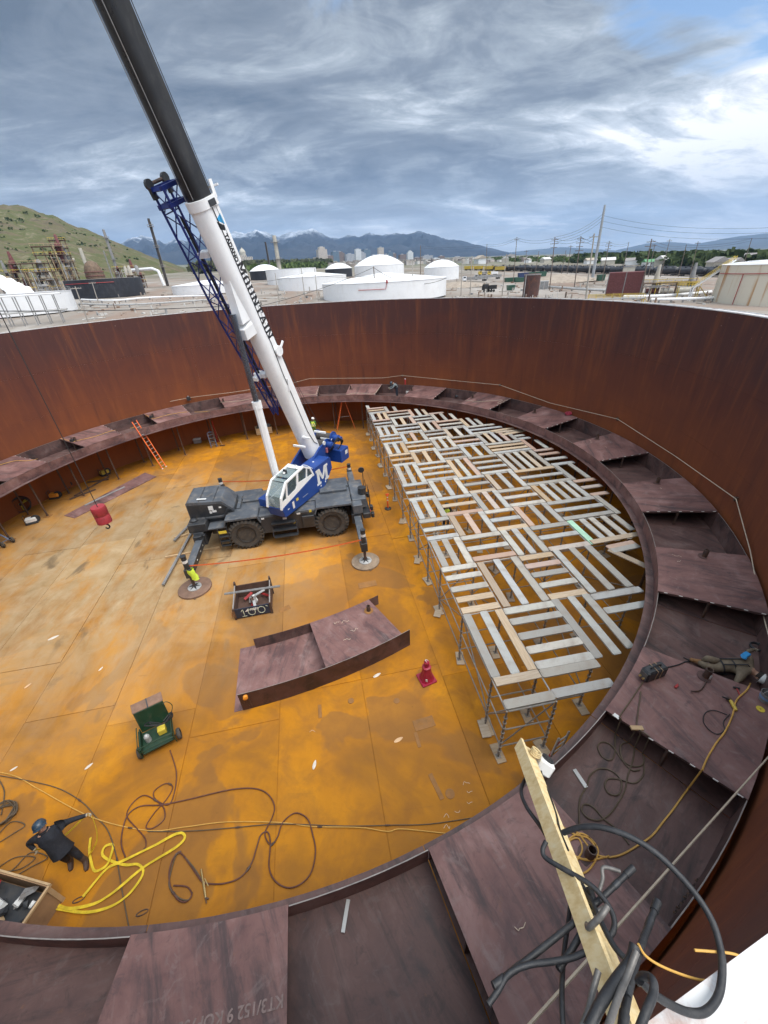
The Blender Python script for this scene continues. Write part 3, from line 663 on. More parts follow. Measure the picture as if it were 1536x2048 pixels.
# fittings on three of them
t, rad, h, ctr = tm; cz = math.atan2(-ctr.y, -ctr.x)
b = MB(); a0 = cz - .38
b.tube([((rad + .15) * math.cos(a0 + k * .05), (rad + .15) * math.sin(a0 + k * .05), h - 2.2) for k in range(9)] + [((rad + .15) * math.cos(cz + .04), (rad + .15) * math.sin(cz + .04), h + .1)], .09, 5); b.cyl(((rad + .15) * math.cos(cz + .04), (rad + .15) * math.sin(cz + .04), h - .4), ((rad + .15) * math.cos(cz + .04), (rad + .15) * math.sin(cz + .04), h + .6), .32, 8)
b.build('foam_pipe', M_REDP, t)
t, rad, h, ctr = tc_; cz = math.atan2(-ctr.y, -ctr.x)
b = MB(); b.tube([((rad + .2) * math.cos(cz + k * .08), (rad + .2) * math.sin(cz + k * .08), h - 2.2) for k in range(-16, 9)], .10, 5); b.cyl(((rad + .2) * math.cos(cz - .62), (rad + .2) * math.sin(cz - .62), 0), ((rad + .2) * math.cos(cz - .62), (rad + .2) * math.sin(cz - .62), h - 2.2), .10, 5); b.build('red_pipe', M_REDP, t)
t, rad, h, ctr = tb; cz = math.atan2(-ctr.y, -ctr.x)
b = MB(); b.tube([((rad + .2) * math.cos(cz + k * .08), (rad + .2) * math.sin(cz + k * .08), h - 1.6) for k in range(-15, 4)], .12, 5); b.build('red_pipe', M_REDP, t)
# ------------------------------------------------------------------ yellow access stair to the cream tank
p0 = gp(1392, 602); a_ = at_top(p0, 1385, 576); b_ = at_top(gp(1440, 600), 1470, 520)
st = thing('access_stair', 'yellow and white sloping stair up to the cream tank', 'stair', p0)
L0, L1 = a_ - p0, b_ - p0; side = (L1 - L0).cross(Vector((0, 0, 1))).normalized()
for s in (-.5, .5):
    b = MB(); b.bar(L0 + side * s, L1 + side * s, .12, .35); b.build('stringer', M_WHITE, st)
    b = MB(); b.bar(L0 + side * s + Vector((0, 0, 1.1)), L1 + side * s + Vector((0, 0, 1.1)), .09, .09); b.bar(L0 + side * s + Vector((0, 0, .6)), L1 + side * s + Vector((0, 0, .6)), .06, .06)
    for k in range(9): q = L0.lerp(L1, k / 8) + side * s; b.bar(q, q + Vector((0, 0, 1.1)), .07, .07, (1, 0, 0))
    b.build('handrail', M_YEL, st)
    b = MB(); b.bar(L0 + side * s, (L0.x + side.x * s, L0.y + side.y * s, -.2), .3, .3, (1, 0, 0)); b.build('leg', M_WHITE, st)
for k in range(24):
    q = L0.lerp(L1, k / 23); b = MB(); b.bar(q - side * .48, q + side * .48, .26, .04); b.build('tread', M_GREYD, st)
# ------------------------------------------------------------------ other refinery things
def box_thing(name, label, cat, u, v, w, dep, h, mat, yaw=None, group=None, loc=None):
    p = loc or gp(u, v); d = Vector((p.x - CAM.x, p.y - CAM.y, 0)).normalized()
    t = thing(name, label, cat, p, (yaw if yaw is not None else math.atan2(d.y, d.x) - math.pi / 2), group); b = MB(); b.box(-w / 2, w / 2, 0, dep, -.2, h, .05); o = b.build('body', mat, t); return t, o
# maroon slatted cooling box
M_MAROON = paint('maroon_slats', (0.16, 0.05, 0.048), 0.7, 0, 0.5, 3, (0.38, 0.16, 0.15), 0.6, 0.4)
t = thing('cooling_tower', 'maroon slatted cooling tower behind the far shell rim', 'cooling tower', gp(1243, 593), math.atan2(gp(1243, 593).y - CAM.y, gp(1243, 593).x - CAM.x) - math.pi / 2)
b = MB(); b.box(-5.4, 5.4, .1, 6, -.3, 7.6); b.build('body', M_MAROON, t)
for k in range(16):
    b = MB(); b.box(-5.5, 5.5, -.04, .095, .25 + k * .46, .55 + k * .46); b.build('slat', M_MAROON, t)
for x in (-5.55, 0, 5.55): b = MB(); b.box(x - .12, x + .12, -.12, .04, -.3, 7.8); b.build('post', M_GREYD, t)
# rust brown vessel
p = gp(1060, 594); t = thing('rusty_vessel', 'rust brown upright drum right behind the rim', 'vessel', p)
b = MB(); b.lathe([(2.9, -.3), (2.9, 7.4), (2.5, 7.6)], 28); b.build('shell', paint('rust_vessel', (0.085, 0.04, 0.033), 0.7, 0, 0.4, .6, (0.25, 0.09, 0.04), 0.6), t, True)
b = MB(); b.lathe([(2.92, 7.2), (3.05, 7.2), (3.05, 7.5), (2.92, 7.5)], 28, caps=False); b.build('top_ring', M_GREYD, t)
b = MB(); b.cyl((-2.9, -1.3, 0), (-2.9, -1.3, 7.4), .15, 6); b.build('downpipe', M_ALU, t)
# flare stack with guy ladder, chimneys and columns of the plant at the left
def stack(name, label, ub, vb, ut, vt, r, mat, group=None, d=None, r2=None, rings=0):
    p = gp(ub, vb)
    if d: q = pr(ub, vb, d); p = Vector((q.x, q.y, gz(q.x, q.y)))
    h = ht(p, ut, vt); lean = at_top(p, ut, vt) - p
    t = thing(name, label, 'chimney', p, 0, group); b = MB(); b.cyl((0, 0, -1), (0, 0, h), r, 12, r2 or r * .8); b.build('shaft', mat, t, True)
    for k in range(rings):
        z = h * (k + 1) / (rings + .4); b = MB(); b.cyl((0, 0, z), (0, 0, z + .25), r * 2.1, 10); b.build('platform', M_GREYD, t)
        b = MB(); b.lathe([(r * 2.05, z + 1.2), (r * 2.1, z + 1.3), (r * 2.05, z + 1.4)], 10, caps=False)
        for q in range(6): a = q * math.pi / 3; b.cyl((r * 2.05 * math.cos(a), r * 2.05 * math.sin(a), z + .2), (r * 2.05 * math.cos(a), r * 2.05 * math.sin(a), z + 1.3), .05, 4)
        b.build('platform_rail', M_GREYD, t)
    b = MB(); b.cyl((r * 1.2, -r * .5, 0), (r * 1.2, -r * .5, h * .95), .12, 4); b.build('ladder', M_GREYD, t)
    return t
M_DARKST = paint('sooty_stack', (0.05, 0.045, 0.042), 0.7, 0.1, 0.5, .4, (0.2, 0.12, 0.07), 0.4)
M_PALE = paint('pale_concrete', (0.50, 0.47, 0.40), 0.8, 0, 0.15, .4, (0.3, 0.25, 0.2), 0.4)
stack('flare_stack', 'slim dark flare stack left of the crane boom', 336, 572, 296, 437, 1.0, M_DARKST, rings=3)
stack('chimney', 'grey lattice-topped chimney behind the black tank', 241, 560, 217, 459, 1.5, M_GREYD, rings=2)
stack('chimney', 'plain pale concrete chimney behind the black tank', 186, 566, 160, 496, 1.7, M_PALE)
stack('chimney', 'thin grey vent pipe between the pale and grey chimneys', 228, 562, 212, 501, .6, M_GREYD)
stack('chimney', 'tall pale chimney below the snowy peaks right of the boom', 560, 545, 547, 471, 2.3, M_PALE, rings=2, d=520)
stack('chimney', 'slim dark stack next to the tall pale chimney', 541, 545, 534, 484, 1.0, M_DARKST, d=520)
# process units: open steel frames with vessels
M_TAN = paint('tan_equipment', (0.44, 0.34, 0.20), 0.7, 0.05, 0.35, .8, (0.22, 0.12, 0.06), 0.5)
M_STEELB = paint('brown_steelwork', (0.17, 0.115, 0.075), 0.75, 0.1, 0.4, .8)
def unit(label, u, v, w, lev, vess, seed, d=None, cap=None):
    p = gp(u, v)
    if d: q = pr(u, v, d); p = Vector((q.x, q.y, gz(q.x, q.y)))
    dd = Vector((p.x - CAM.x, p.y - CAM.y, 0)).normalized(); t = thing('process_unit', label, 'refinery unit', p, math.atan2(dd.y, dd.x) - math.pi / 2); rs = random.Random(seed); H = lev * 4.0
    for x in (-w / 2, -w / 6, w / 6, w / 2):
        for y in (0, 6): b = MB(); b.box(x - .25, x + .25, y - .25, y + .25, -.5, H); b.build('column', M_STEELB, t)
    for k in range(1, lev + 1):
        b = MB(); b.box(-w / 2 - .6, w / 2 + .6, -.8, 6.8, 4 * k - .35, 4 * k - .05); b.build('floor_deck', M_STEELB, t)
        b = MB(); b.box(-w / 2 - .6, w / 2 + .6, -.85, -.78, 4 * k + .95, 4 * k + 1.1)
        for q in range(8): x = -w / 2 - .5 + (w + 1) * q / 7; b.box(x - .05, x + .05, -.86, -.79, 4 * k - .05, 4 * k + .95)
        b.build('deck_rail', M_YEL if k % 2 else M_TAN, t)
    for k in range(vess):
        x = rs.uniform(-w / 2, w / 2); y = rs.uniform(1, 5); z = rs.randint(0, lev - 1) * 4.0; r = rs.uniform(.7, 1.3)
        b = MB()
        if rs.random() < .6: b.lathe([(r * .1, z), (r, z + .4), (r, z + rs.uniform(4, 9)), (r * .5, z + 9.6)], 12, (x, y, 0))
        else: b.cyl((x - 2, y - 2.2, z + 1.4), (x + 2, y - 2.2, z + 1.4), r, 10)
        b.build('vessel', rs.choice([M_TAN, M_GREYD, M_ALU, M_MAROON, M_PALE]), t, True)
    for k in range(vess):
        x = rs.uniform(-w / 2, w / 2); z = rs.uniform(2, H); b = MB(); b.tube([(x, -1.2, 0), (x, -1.2, z), (x + rs.uniform(-5, 5), -1.2, z)], .22, 6); b.build('pipe', rs.choice([M_ALU, M_TAN, M_GREYD]), t)
    return t
unit('brown steel process tower with a pale domed top near the hill', 128, 578, 14, 6, 9, 1, d=330)
unit('open rusty process frame above the white tank at the left', 76, 582, 16, 4, 8, 2, d=320)
unit('low pipe-filled process frame beside the brown tower', 100, 590, 12, 3, 6, 5, d=305)
unit('small process frame right of the black tank', 276, 566, 10, 2, 6, 3, d=360)
unit('tall narrow process tower behind the black tank', 150, 572, 8, 7, 7, 6, d=360)
unit('wide low process frame left of the steam', 40, 585, 14, 3, 7, 7, d=330)
unit('process frame with silver vessels right of the grey chimney', 255, 562, 14, 3, 8, 8, d=420)
unit('low process skid below the yellow stair', 1330, 592, 16, 1, 6, 4, d=195)
t = thing('furnace_arch', 'round rust brown furnace hood behind the black tank', 'furnace', (lambda q: Vector((q.x, q.y, gz(q.x, q.y))))(pr(192, 556, 335)))
b = MB(); b.lathe([(5.2, -.3), (5.2, 9), (4.6, 12.5), (3.2, 15.2), (1.2, 16.4)], 18); b.build('hood', M_STEELB, t, True)
for k in range(5): b = MB(); b.lathe([(5.25, 2 + k * 2.1), (5.5, 2.2 + k * 2.1), (5.25, 2.4 + k * 2.1)], 18, caps=False); b.build('band', M_MAROON, t)
# overhead pipe bridge behind the black tank and pipe rack beside the left tank
p = gp(262, 575); q = gp(330, 575)
t = thing('pipe_bridge', 'white elbowed pipe crossing behind the black tank', 'pipe', p); e = q - p
b = MB(); zb = ht(p, 262, 541); b.tube([(0, 0, 0), (0, 0, zb * .9), (e.x * .05, e.y * .05, zb), (e.x * .8, e.y * .8, zb), (e.x * .95, e.y * .95, zb * .85), (e.x, e.y, 0)], 1.0, 8); b.build('pipe', M_WHITE, t, True)
t = thing('pipe_rack', 'grey steel pipe rack in front of the white tank at the left', 'pipe rack', gp(60, 652), R_(28))
for k in range(11):
    x = -22 + k * 3.0; b = MB(); b.box(x - .12, x + .12, -.12, .12, -.2, 7.2); b.build('post', M_GREYD, t)
    b = MB(); b.box(x - .12, x + .12, 3.9, 4.1, -.2, 7.2); b.build('post', M_GREYD, t)
for k, (z, y) in enumerate(((3.2, 0.3), (3.2, 3.7), (7.25, .4), (7.25, 1.5), (7.25, 2.7), (7.25, 3.7))):
    b = MB(); b.cyl((-24, y, z + .2), (10, y, z + .2), .18, 6); b.build('pipe', [M_ALU, M_GREYD, M_WHITE][k % 3], t, True)
# pipes along the ground
for (pts, r, m, lab) in ((((165, 604), (230, 606), (300, 600), (420, 596)), .35, M_WHITE, 'white pipeline on low supports in front of the black tank'), (((160, 613), (260, 615), (430, 604)), .3, M_ALU, 'grey pipeline on the ground left of the boom'),
                         (((1245, 600), (1330, 598), (1420, 590)), .45, M_WHITE, 'white ground pipe leading to the cream tank'), (((1300, 606), (1365, 605), (1425, 603)), .4, M_WHITE, 'second white ground pipe below the yellow stair'), (((1080, 577), (1180, 585), (1240, 586)), .5, M_ALU, 'fat grey pipeline left of the maroon cooling tower')):
    P3 = [gp(*q) for q in pts]; t = thing('pipeline', lab, 'pipe', P3[0]); b = MB(); b.tube([Vector((q.x, q.y, q.z + 1.0)) - P3[0] for q in catmull(P3, 5)], r, 7); b.build('pipe', m, t, True)
    for q in catmull(P3, 3): b = MB(); qq = q - P3[0]; b.box(qq.x - .2, qq.x + .2, qq.y - .2, qq.y + .2, qq.z - .2, qq.z + .8); b.build('support', M_GREYD, t)
# yellow platforms at the right
def yplat(label, u, v, w, dep, h, seed):
    p = gp(u, v); t = thing('platform', label, 'platform', p, R_(-25)); b = MB(); b.box(-w / 2, w / 2, 0, dep, h - .15, h); b.build('deck', M_GREYD, t)
    for x in (-w / 2 + .2, w / 2 - .2):
        for y in (.2, dep - .2): b = MB(); b.box(x - .12, x + .12, y - .12, y + .12, -.2, h - .16); b.build('leg', M_YEL, t)
    for y in (0, dep):
        b = MB()
        for k in range(8): x = -w / 2 + w * k / 7; b.box(x - .05, x + .05, y - .05, y + .05, h, h + 1.1)
        b.box(-w / 2, w / 2, y - .05, y + .05, h + 1.05, h + 1.15); b.box(-w / 2, w / 2, y - .04, y + .04, h + .5, h + .58); b.build('handrail', M_YEL, t)
    b = MB(); b.bar((w / 2, dep / 2, h), (w / 2 + h * .9, dep / 2, 0), .9, .12); b.build('stair', M_YEL, t)
yplat('yellow railed platform right of the maroon cooling tower', 1345, 590, 12, 4, 3.0, 1)
yplat('low yellow railed platform just behind the rim', 1230, 606, 16, 4, 1.2, 2)
yplat('yellow platform in front of the cream tank', 1372, 598, 6, 3, 3.6, 3)
# ------------------------------------------------------------------ rail tank cars
M_CAR = paint('black_tank_car', (0.022, 0.023, 0.028), 0.42, 0, 0.4, .5, (0.10, 0.085, 0.08), 0.4)
M_CARB = paint('brown_tank_car', (0.075, 0.05, 0.042), 0.5, 0, 0.4, .5, (0.15, 0.08, 0.05), 0.4)
M_STEELK = paint('black_underframe', (0.02, 0.02, 0.02), 0.7, 0.2, 0.3, 2)
car = thing('tank_car', 'black rail tank car in the long rows of the rail yard', 'tank car', (0, 0, 0), 0, 'tank cars standing in the rail yard')
b = MB(); b.lathe([(.15, -7.9), (1.0, -7.75), (1.48, -7.3), (1.55, -6.9), (1.55, 6.9), (1.48, 7.3), (1.0, 7.75), (.15, 7.9)], 18, (0, 0, 2.75), 'x'); b.build('tank', M_CAR, car, True)
b = MB(); b.cyl((0, 0, 4.2), (0, 0, 4.75), .55, 12); b.build('dome', M_CAR, car, True)
b = MB(); b.box(-8.3, 8.3, -.35, .35, .95, 1.25); b.box(-8.3, -7.6, -1.4, 1.4, 1.1, 1.25); b.box(7.6, 8.3, -1.4, 1.4, 1.1, 1.25); b.build('underframe', M_STEELK, car)
b = MB()
for y in (-.7, .7): b.box(-1.5, 1.5, y - .03, y + .03, 5.3, 5.36); [b.box(x - .03, x + .03, y - .03, y + .03, 4.2, 5.3) for x in (-1.5, 0, 1.5)]
b.build('walkway_rail', M_STEELK, car)
for x in (-6, 6):
    b = MB()
    for y in (-.75, .75):
        for w in (-.9, .9): b.cyl((x + w, y - .06, .45), (x + w, y + .06, .45), .45, 10)
        b.box(x - 1.3, x + 1.3, y - .1, y + .1, .4, .8)
    b.build('bogie', M_STEELK, car)
A, B = gp(985, 541.5), gp(1490, 556); D = (B - A); LEN = math.hypot(D.x, D.y); D2 = Vector((D.x, D.y, 0)).normalized(); PERP = Vector((-D2.y, D2.x, 0))
if PERP.y < 0: PERP = -PERP
rs = random.Random(4); first = True; ROT = math.atan2(D2.y, D2.x)
for row, (off, sh, n) in enumerate(((0, 0, 30), (8, 7, 28), (18, 3, 28), (30, 11, 26))):
    for k in range(n):
        s = sh + k * 17.6
        if s > LEN + 20 or (row > 0 and rs.random() < .12): continue
        q = A + D2 * s + PERP * off; q.z = gz(q.x, q.y); o = car if first else copy_tree(car); first = False
        o.location = q; o.rotation_euler = (0, 0, ROT)
b = MB()
for off in (0, 8, 18, 30):
    for e in (-.72, .72):
        p, q = A - D2 * 60 + PERP * (off + e), A + D2 * (LEN + 60) + PERP * (off + e); p.z, q.z = gz(p.x, p.y) + .02, gz(q.x, q.y) + .02; b.bar(p, q, .12, .16)
struct(b.build('rail_tracks', M_STEELK))
# yellow maintenance cars left of the black rows
hop = thing('yellow_rail_car', 'yellow rail car in the line left of the black tank cars', 'rail car', (0, 0, 0), 0, 'yellow rail cars beside the tank cars')
b = MB(); b.prismy([(-6.5, 1.3), (6.5, 1.3), (7.4, 4.2), (-7.4, 4.2)], -1.4, 1.4); b.build('hopper', M_YEL, hop)
for k in range(7): b = MB(); b.box(-6.9 + k * 2.3 - .08, -6.9 + k * 2.3 + .08, -1.5, -1.402, 1.4, 4.2); b.build('rib', M_YEL, hop)
b = MB(); b.box(-7.6, 7.6, -.4, .4, .8, 1.28); b.build('underframe', M_STEELK, hop)
for x in (-5, 5):
    b = MB(); b.cyl((x - .8, -.8, .45), (x - .8, .8, .45), .45, 10); b.cyl((x + .8, -.8, .45), (x + .8, .8, .45), .45, 10); b.build('bogie', M_STEELK, hop)
for i, (u, v) in enumerate(((937, 541), (957, 541), (978, 541.5), (1000, 543), (1022, 542))):
    o = hop if i == 0 else copy_tree(hop); o.location = gp(u, v); o.rotation_euler = (0, 0, ROT)
# ------------------------------------------------------------------ yard clutter
M_DGREEN = paint('dumpster_green', (0.03, 0.10, 0.065), 0.5, 0, 0.3, 2, (0.15, 0.1, 0.07), 0.4); M_DBLUE = paint('dumpster_blue', (0.03, 0.05, 0.13), 0.5, 0, 0.3, 2)
def dumpster(label, u, v, m, w=6.5, h=2.2, yaw=0.1):
    t = thing('dumpster', label, 'dumpster', gp(u, v), yaw); b = MB(); b.prismy([(-w / 2 + .3, .15), (w / 2 - .3, .15), (w / 2, h), (-w / 2, h)], 0, 2.4); b.build('bin', m, t)
    b = MB(); b.box(-w / 2 - .08, w / 2 + .08, -.08, 2.48, h, h + .12); b.build('rim', m, t)
    for k in range(6): x = -w / 2 + .6 + (w - 1.2) * k / 5; b = MB(); b.box(x - .07, x + .07, -.12, -.003, .3, h - .05); b.build('rib', m, t)
dumpster('green dumpster standing left of the rust brown vessel', 1024, 564, M_DGREEN, 8)
dumpster('second green dumpster closest to the rust brown vessel', 1040, 564.5, M_DGREEN, 6)
dumpster('blue dumpster behind the green pair', 1047, 556, M_DBLUE, 7, 3)
dumpster('long dark green dumpster behind the rust brown vessel', 1074, 554, M_DGREEN, 14, 3)
dumpster('small green dumpster below the metal lattice pole', 1203, 562, M_DGREEN, 4, 3)
dumpster('small dark green bin near the wooden pole', 1023, 581, M_DGREEN, 3.2, 2)
t, o = box_thing('utility_cabinet', 'grey utility cabinet right of the rust brown vessel', 'cabinet', 1087, 579, 3.6, 2.5, 3.4, M_ALU)
for x in (-.9, .9): b = MB(); b.box(x - .75, x + .75, -.05, -.003, .2, 3.1); b.build('door', M_GREYD, t)
t, o = box_thing('utility_cabinet', 'pale transformer box in front of the tank cars', 'cabinet', 1255, 552, 7, 4, 5, M_PALE)
b = MB(); b.box(-3.8, 3.8, -.3, 4.3, 5.0, 5.3); b.build('lid', M_GREYD, t)
def truck(label, u, v, mcab, mbed, L=9, yaw=0.0):
    t = thing('truck', label, 'truck', gp(u, v), yaw); b = MB(); b.prismy([(-L / 2, .9), (-L / 2, 2.2), (-L / 2 + .4, 3.1), (-L / 2 + 2.0, 3.1), (-L / 2 + 2.0, .9)], -1.2, 1.2); b.build('cab', mcab, t)
    b = MB(); b.box(-L / 2 + 2.3, L / 2, -1.25, 1.25, 1.1, 2.6); b.build('bed', mbed, t)
    b = MB(); b.box(-L / 2 + .12, -L / 2 + 1.6, -1.22, -1.203, 2.15, 2.9); b.build('window', M_BLACKT, t)
    for x in (-L / 2 + 1.2, L / 2 - 2.6, L / 2 - 1.3):
        for y in (-1.1, 1.1): b = MB(); b.cyl((x, y - .15, .5), (x, y + .15, .5), .5, 10); b.build('wheel', M_STEELK, t)
truck('white truck with grey flat bed left of the dumpsters', 950, 563, M_WHITE, M_GREYD, 16, .1)
truck('grey box trailer truck behind the white truck', 975, 559, M_ALU, M_GREYD, 18, .05)
truck('small dark pickup near the rubble heap', 978, 584, M_STEELK, M_STEELK, 6, .2)
truck('yellow work truck by the yellow rail cars', 985, 551, M_YEL, M_WHITE, 8, .1)
truck('second yellow work truck further left', 965, 551, M_YEL, M_GREYD, 7, .3)
# rubble heaps
def heap(name, label, u, v, r, h, m, seed):
    p = gp(u, v); b = MB(); rs = random.Random(seed); rings = []
    for j in range(7):
        q = j / 6; ring = []
        for k in range(22): a = 2 * math.pi * k / 22; rr_ = r * (1 - q) * (1 + .25 * noise.noise(Vector((math.cos(a) * 2, math.sin(a) * 2, q * 3 + seed)))); ring.append((rr_ * math.cos(a) * 1.6, rr_ * math.sin(a), h * (1 - (1 - q) ** 1.4) + .25 * noise.noise(Vector((a * 3, q * 9, seed))) - .2))
        rings.append(ring)
    b.loft(rings); t = thing(name, label, 'heap', p); b.build('pile', m, t, True)
    for k in range(30):
        a = rs.uniform(0, 6.28); q = rs.random() ** .5; s = rs.uniform(.25, .7); c = Vector((r * q * math.cos(a) * 1.6, r * q * math.sin(a), h * (1 - q) * .8)); bb = MB(); bb.M = Matrix.Translation(c) @ Matrix.Rotation(a * 3, 4, (a, 1, q)); bb.box(-s, s, -s * .7, s * .7, -s * .4, s * .4); bb.build('rubble_block', m, t)
M_DIRT = paint('dirt', (0.34, 0.285, 0.23), 0.95, 0, 0.3, .5, (0.2, 0.17, 0.14), 0.4)
heap('rubble_heap', 'heap of grey broken concrete left of the poles', 915, 573, 12, 2.5, M_DIRT, 1)
heap('dirt_heap', 'pale conical dirt heap below the tank cars', 1118, 563, 14, 4, M_DIRT, 2)
heap('dirt_heap', 'second dirt heap behind the pale houses at right', 1280, 523, 30, 11, M_DIRT, 3)
# ------------------------------------------------------------------ poles and wires
M_POLE = paint('weathered_pole', (0.17, 0.135, 0.11), 0.85, 0, 0.3, .6); M_POLEG = paint('grey_pole', (0.36, 0.33, 0.29), 0.8, 0, 0.25, .5); M_MPOLE = paint('galvanised_pole', (0.38, 0.40, 0.42), 0.45, 0.4, 0.2, .5)
POLES = {}
def pole(key, label, ub, vb, ut, vt, r, m, arms=0, group=None, d=None):
    p = gp(ub, vb)
    if d: q = pr(ub, vb, d); p = Vector((q.x, q.y, gz(q.x, q.y)))
    tp = at_top(p, ut, vt) - p; lim = tp.z * .06
    if math.hypot(tp.x, tp.y) > lim: s = lim / math.hypot(tp.x, tp.y); tp.x *= s; tp.y *= s
    t = thing('utility_pole', label, 'pole', p, 0, group); b = MB(); b.cyl((0, 0, -.5), tp, r, 8, r * .65); b.build('shaft', m, t, True)
    dd = Vector((p.x - CAM.x, p.y - CAM.y, 0)).normalized(); sx = Vector((dd.y, -dd.x, 0))
    for k in range(arms):
        c = tp * (1 - .05 - .07 * k); L = 1.3 + .3 * (k % 2); b = MB(); b.bar(c - sx * L, c + sx * L, .16, .18); b.build('crossarm', m, t)
        for e in (-1, -.5, .5, 1): b = MB(); b.cyl(c + sx * L * e * .95, c + sx * L * e * .95 + Vector((0, 0, .3)), .05, 5); b.build('insulator', M_GREYD, t)
    POLES[key] = p + tp; return t
pole('metal', 'tallest grey metal pole leaning over the yard', 1185, 556, 1210, 410, .95, M_MPOLE)
pole('wood1', 'thick pale wooden pole in front of the metal pole', 1171, 600, 1188, 467, .30, M_POLEG, 1)
pole('p3', 'dark pole with two crossarms right of the rust brown vessel', 1099, 581, 1110, 474, .24, M_POLE, 3)
pole('p4', 'dark pole with crossarms left of the thick wooden pole', 1148, 580, 1162, 472, .24, M_POLE, 4)
pole('p5', 'dark pole standing in front of the maroon cooling tower', 1281, 594, 1297, 478, .24, M_POLE, 2)
pole('p6', 'bare grey pole left of the rust brown vessel', 1004, 592, 1013, 508, .22, M_POLEG, 0)
pole('p7', 'slim dark pole above the green dumpsters', 1025, 580, 1034, 474, .22, M_POLE, 1, d=270)
pole('p8', 'slim dark pole against the far end of the mountains', 972, 550, 974, 488, .22, M_POLE, 0, d=330)
pole('p9', 'pole at the left edge of the rubble heap', 922, 592, 924, 522, .2, M_POLEG, 0)
pole('p10', 'pale pole right beside the rubble heap', 940, 592, 944, 512, .22, M_POLEG, 0)
pole('p11', 'dark pole in front of the widest white tank', 752, 600, 747, 533, .24, M_POLE, 0)
pole('p12', 'plain pole near the right end of the widest white tank', 826, 597, 825, 520, .24, M_POLEG, 0)
pole('p13', 'tall dark pole rising between the two right white domes', 841, 545, 841, 491, .3, M_POLE, 0, d=330)
pole('p14', 'slim pole in front of the low white tank', 611, 603, 602, 535, .17, M_POLEG, 0)
pole('p15', 'second slim pole in front of the low white tank', 635, 593, 629, 537, .17, M_POLEG, 0)
pole('p16', 'slim pole just right of the boom lettering', 559, 608, 550, 546, .17, M_POLEG, 0)
pole('p17', 'lamp pole in front of the black tank', 197, 606, 184, 564, .2, M_POLEG, 1)
pole('p18', 'grey pole at the left edge of the black tank', 178, 648, 150, 573, .2, M_POLEG, 1, d=150)
pole('p19', 'crossarm pole right of the metal pole', 1205, 560, 1219, 482, .25, M_POLE, 3, d=280)
for i, (ub, vb, ut, vt) in enumerate(((1243, 552, 1258, 484), (1300, 540, 1310, 488), (1362, 535, 1373, 489), (1385, 535, 1392, 483), (1492, 520, 1504, 476), (1135, 545, 1142, 490), (1070, 545, 1078, 502), (1050, 545, 1053, 500), (1123, 540, 1146, 500), (1330, 520, 1340, 478))):
    pole('f%d' % i, 'thin far pole above the rail yard', ub, vb, ut, vt, .22, M_POLE, i % 2, 'thin poles along the rail yard', d=330)
M_WIRE = paint('wire', (0.03, 0.03, 0.03), 0.6)
def wire(label, p, q, sag, r=.05, n=14):
    p, q = Vector(p), Vector(q); b = MB(); b.tube([p.lerp(q, k / n) - p - Vector((0, 0, sag * 4 * (k / n) * (1 - k / n))) for k in range(n + 1)], r, 4); o = b.build('overhead_wire', M_WIRE, None, False, p); tag(o, label, 'wire', 'overhead power lines')
def up(k, z=0): return POLES[k] + Vector((0, 0, z))
for dz in (0, -1.6, -3.4): wire('overhead power line between the yard poles', up('metal', -4 + dz), up('p3', dz * .5), 2, .06); wire('overhead power line leaving the metal pole to the right', up('metal', -5 + dz * 1.6), pr(1600, 452 - dz * 6, 260), 3, .06)
for a, c in (('p3', 'p7'), ('p7', 'p8'), ('p4', 'wood1'), ('p4', 'p19'), ('p19', 'f0'), ('p5', 'f2'), ('f2', 'f4'), ('p8', 'p13'), ('p3', 'p4')):
    for dz in (-.3, -1.3): wire('overhead power line between the yard poles', up(a, dz), up(c, dz), 1.2, .05)
wire('dark cable sagging between the poles by the widest white tank', pr(520, 612, 160), up('p11', -.3), 1.0, .09); wire('dark cable running right from the pole by the widest white tank', up('p11', -.3), pr(893, 556, 168), 3.5, .09)
wire('dark cable crossing the view low at the left', pr(-30, 622, 110), pr(450, 612, 130), .4, .10)
wire('cable strung past the low white tanks near the boom', pr(500, 565, 190), up('p14', -2), .6, .06); wire('cable strung past the low white tanks', up('p14', -2), up('p11', -3), .8, .06)
# ------------------------------------------------------------------ city
def m_city(name, c, w, sx, sz):
    k = N(name, 0.6, 0, 0.3); p = k.obj(); s = k.n('ShaderNodeSeparateXYZ'); k.l(p, s.inputs[0])
    f = lambda v, sc, d: k.math('GREATER_THAN', k.math('FRACT', k.math('MULTIPLY', v, sc)), d)
    m = k.math('MULTIPLY', f(k.math('ADD', s.outputs[0], s.outputs[1]), sx, .45), f(s.outputs[2], sz, .4)); k.color(k.mix(m, c, w)); return k.m
CM = [m_city('tower_tan', (0.60, 0.53, 0.46), (0.16, 0.16, 0.17), .16, .22), m_city('tower_white', (0.78, 0.78, 0.78), (0.25, 0.29, 0.33), .14, .2), m_city('tower_glass', (0.10, 0.15, 0.20), (0.17, 0.23, 0.29), .12, .2), m_city('tower_brown', (0.25, 0.18, 0.15), (0.10, 0.10, 0.11), .16, .22), m_city('tower_grey', (0.46, 0.47, 0.50), (0.14, 0.16, 0.19), .14, .2)]
CN_ = ['tan stone', 'white', 'dark blue glass', 'brown', 'grey']
seen = {}
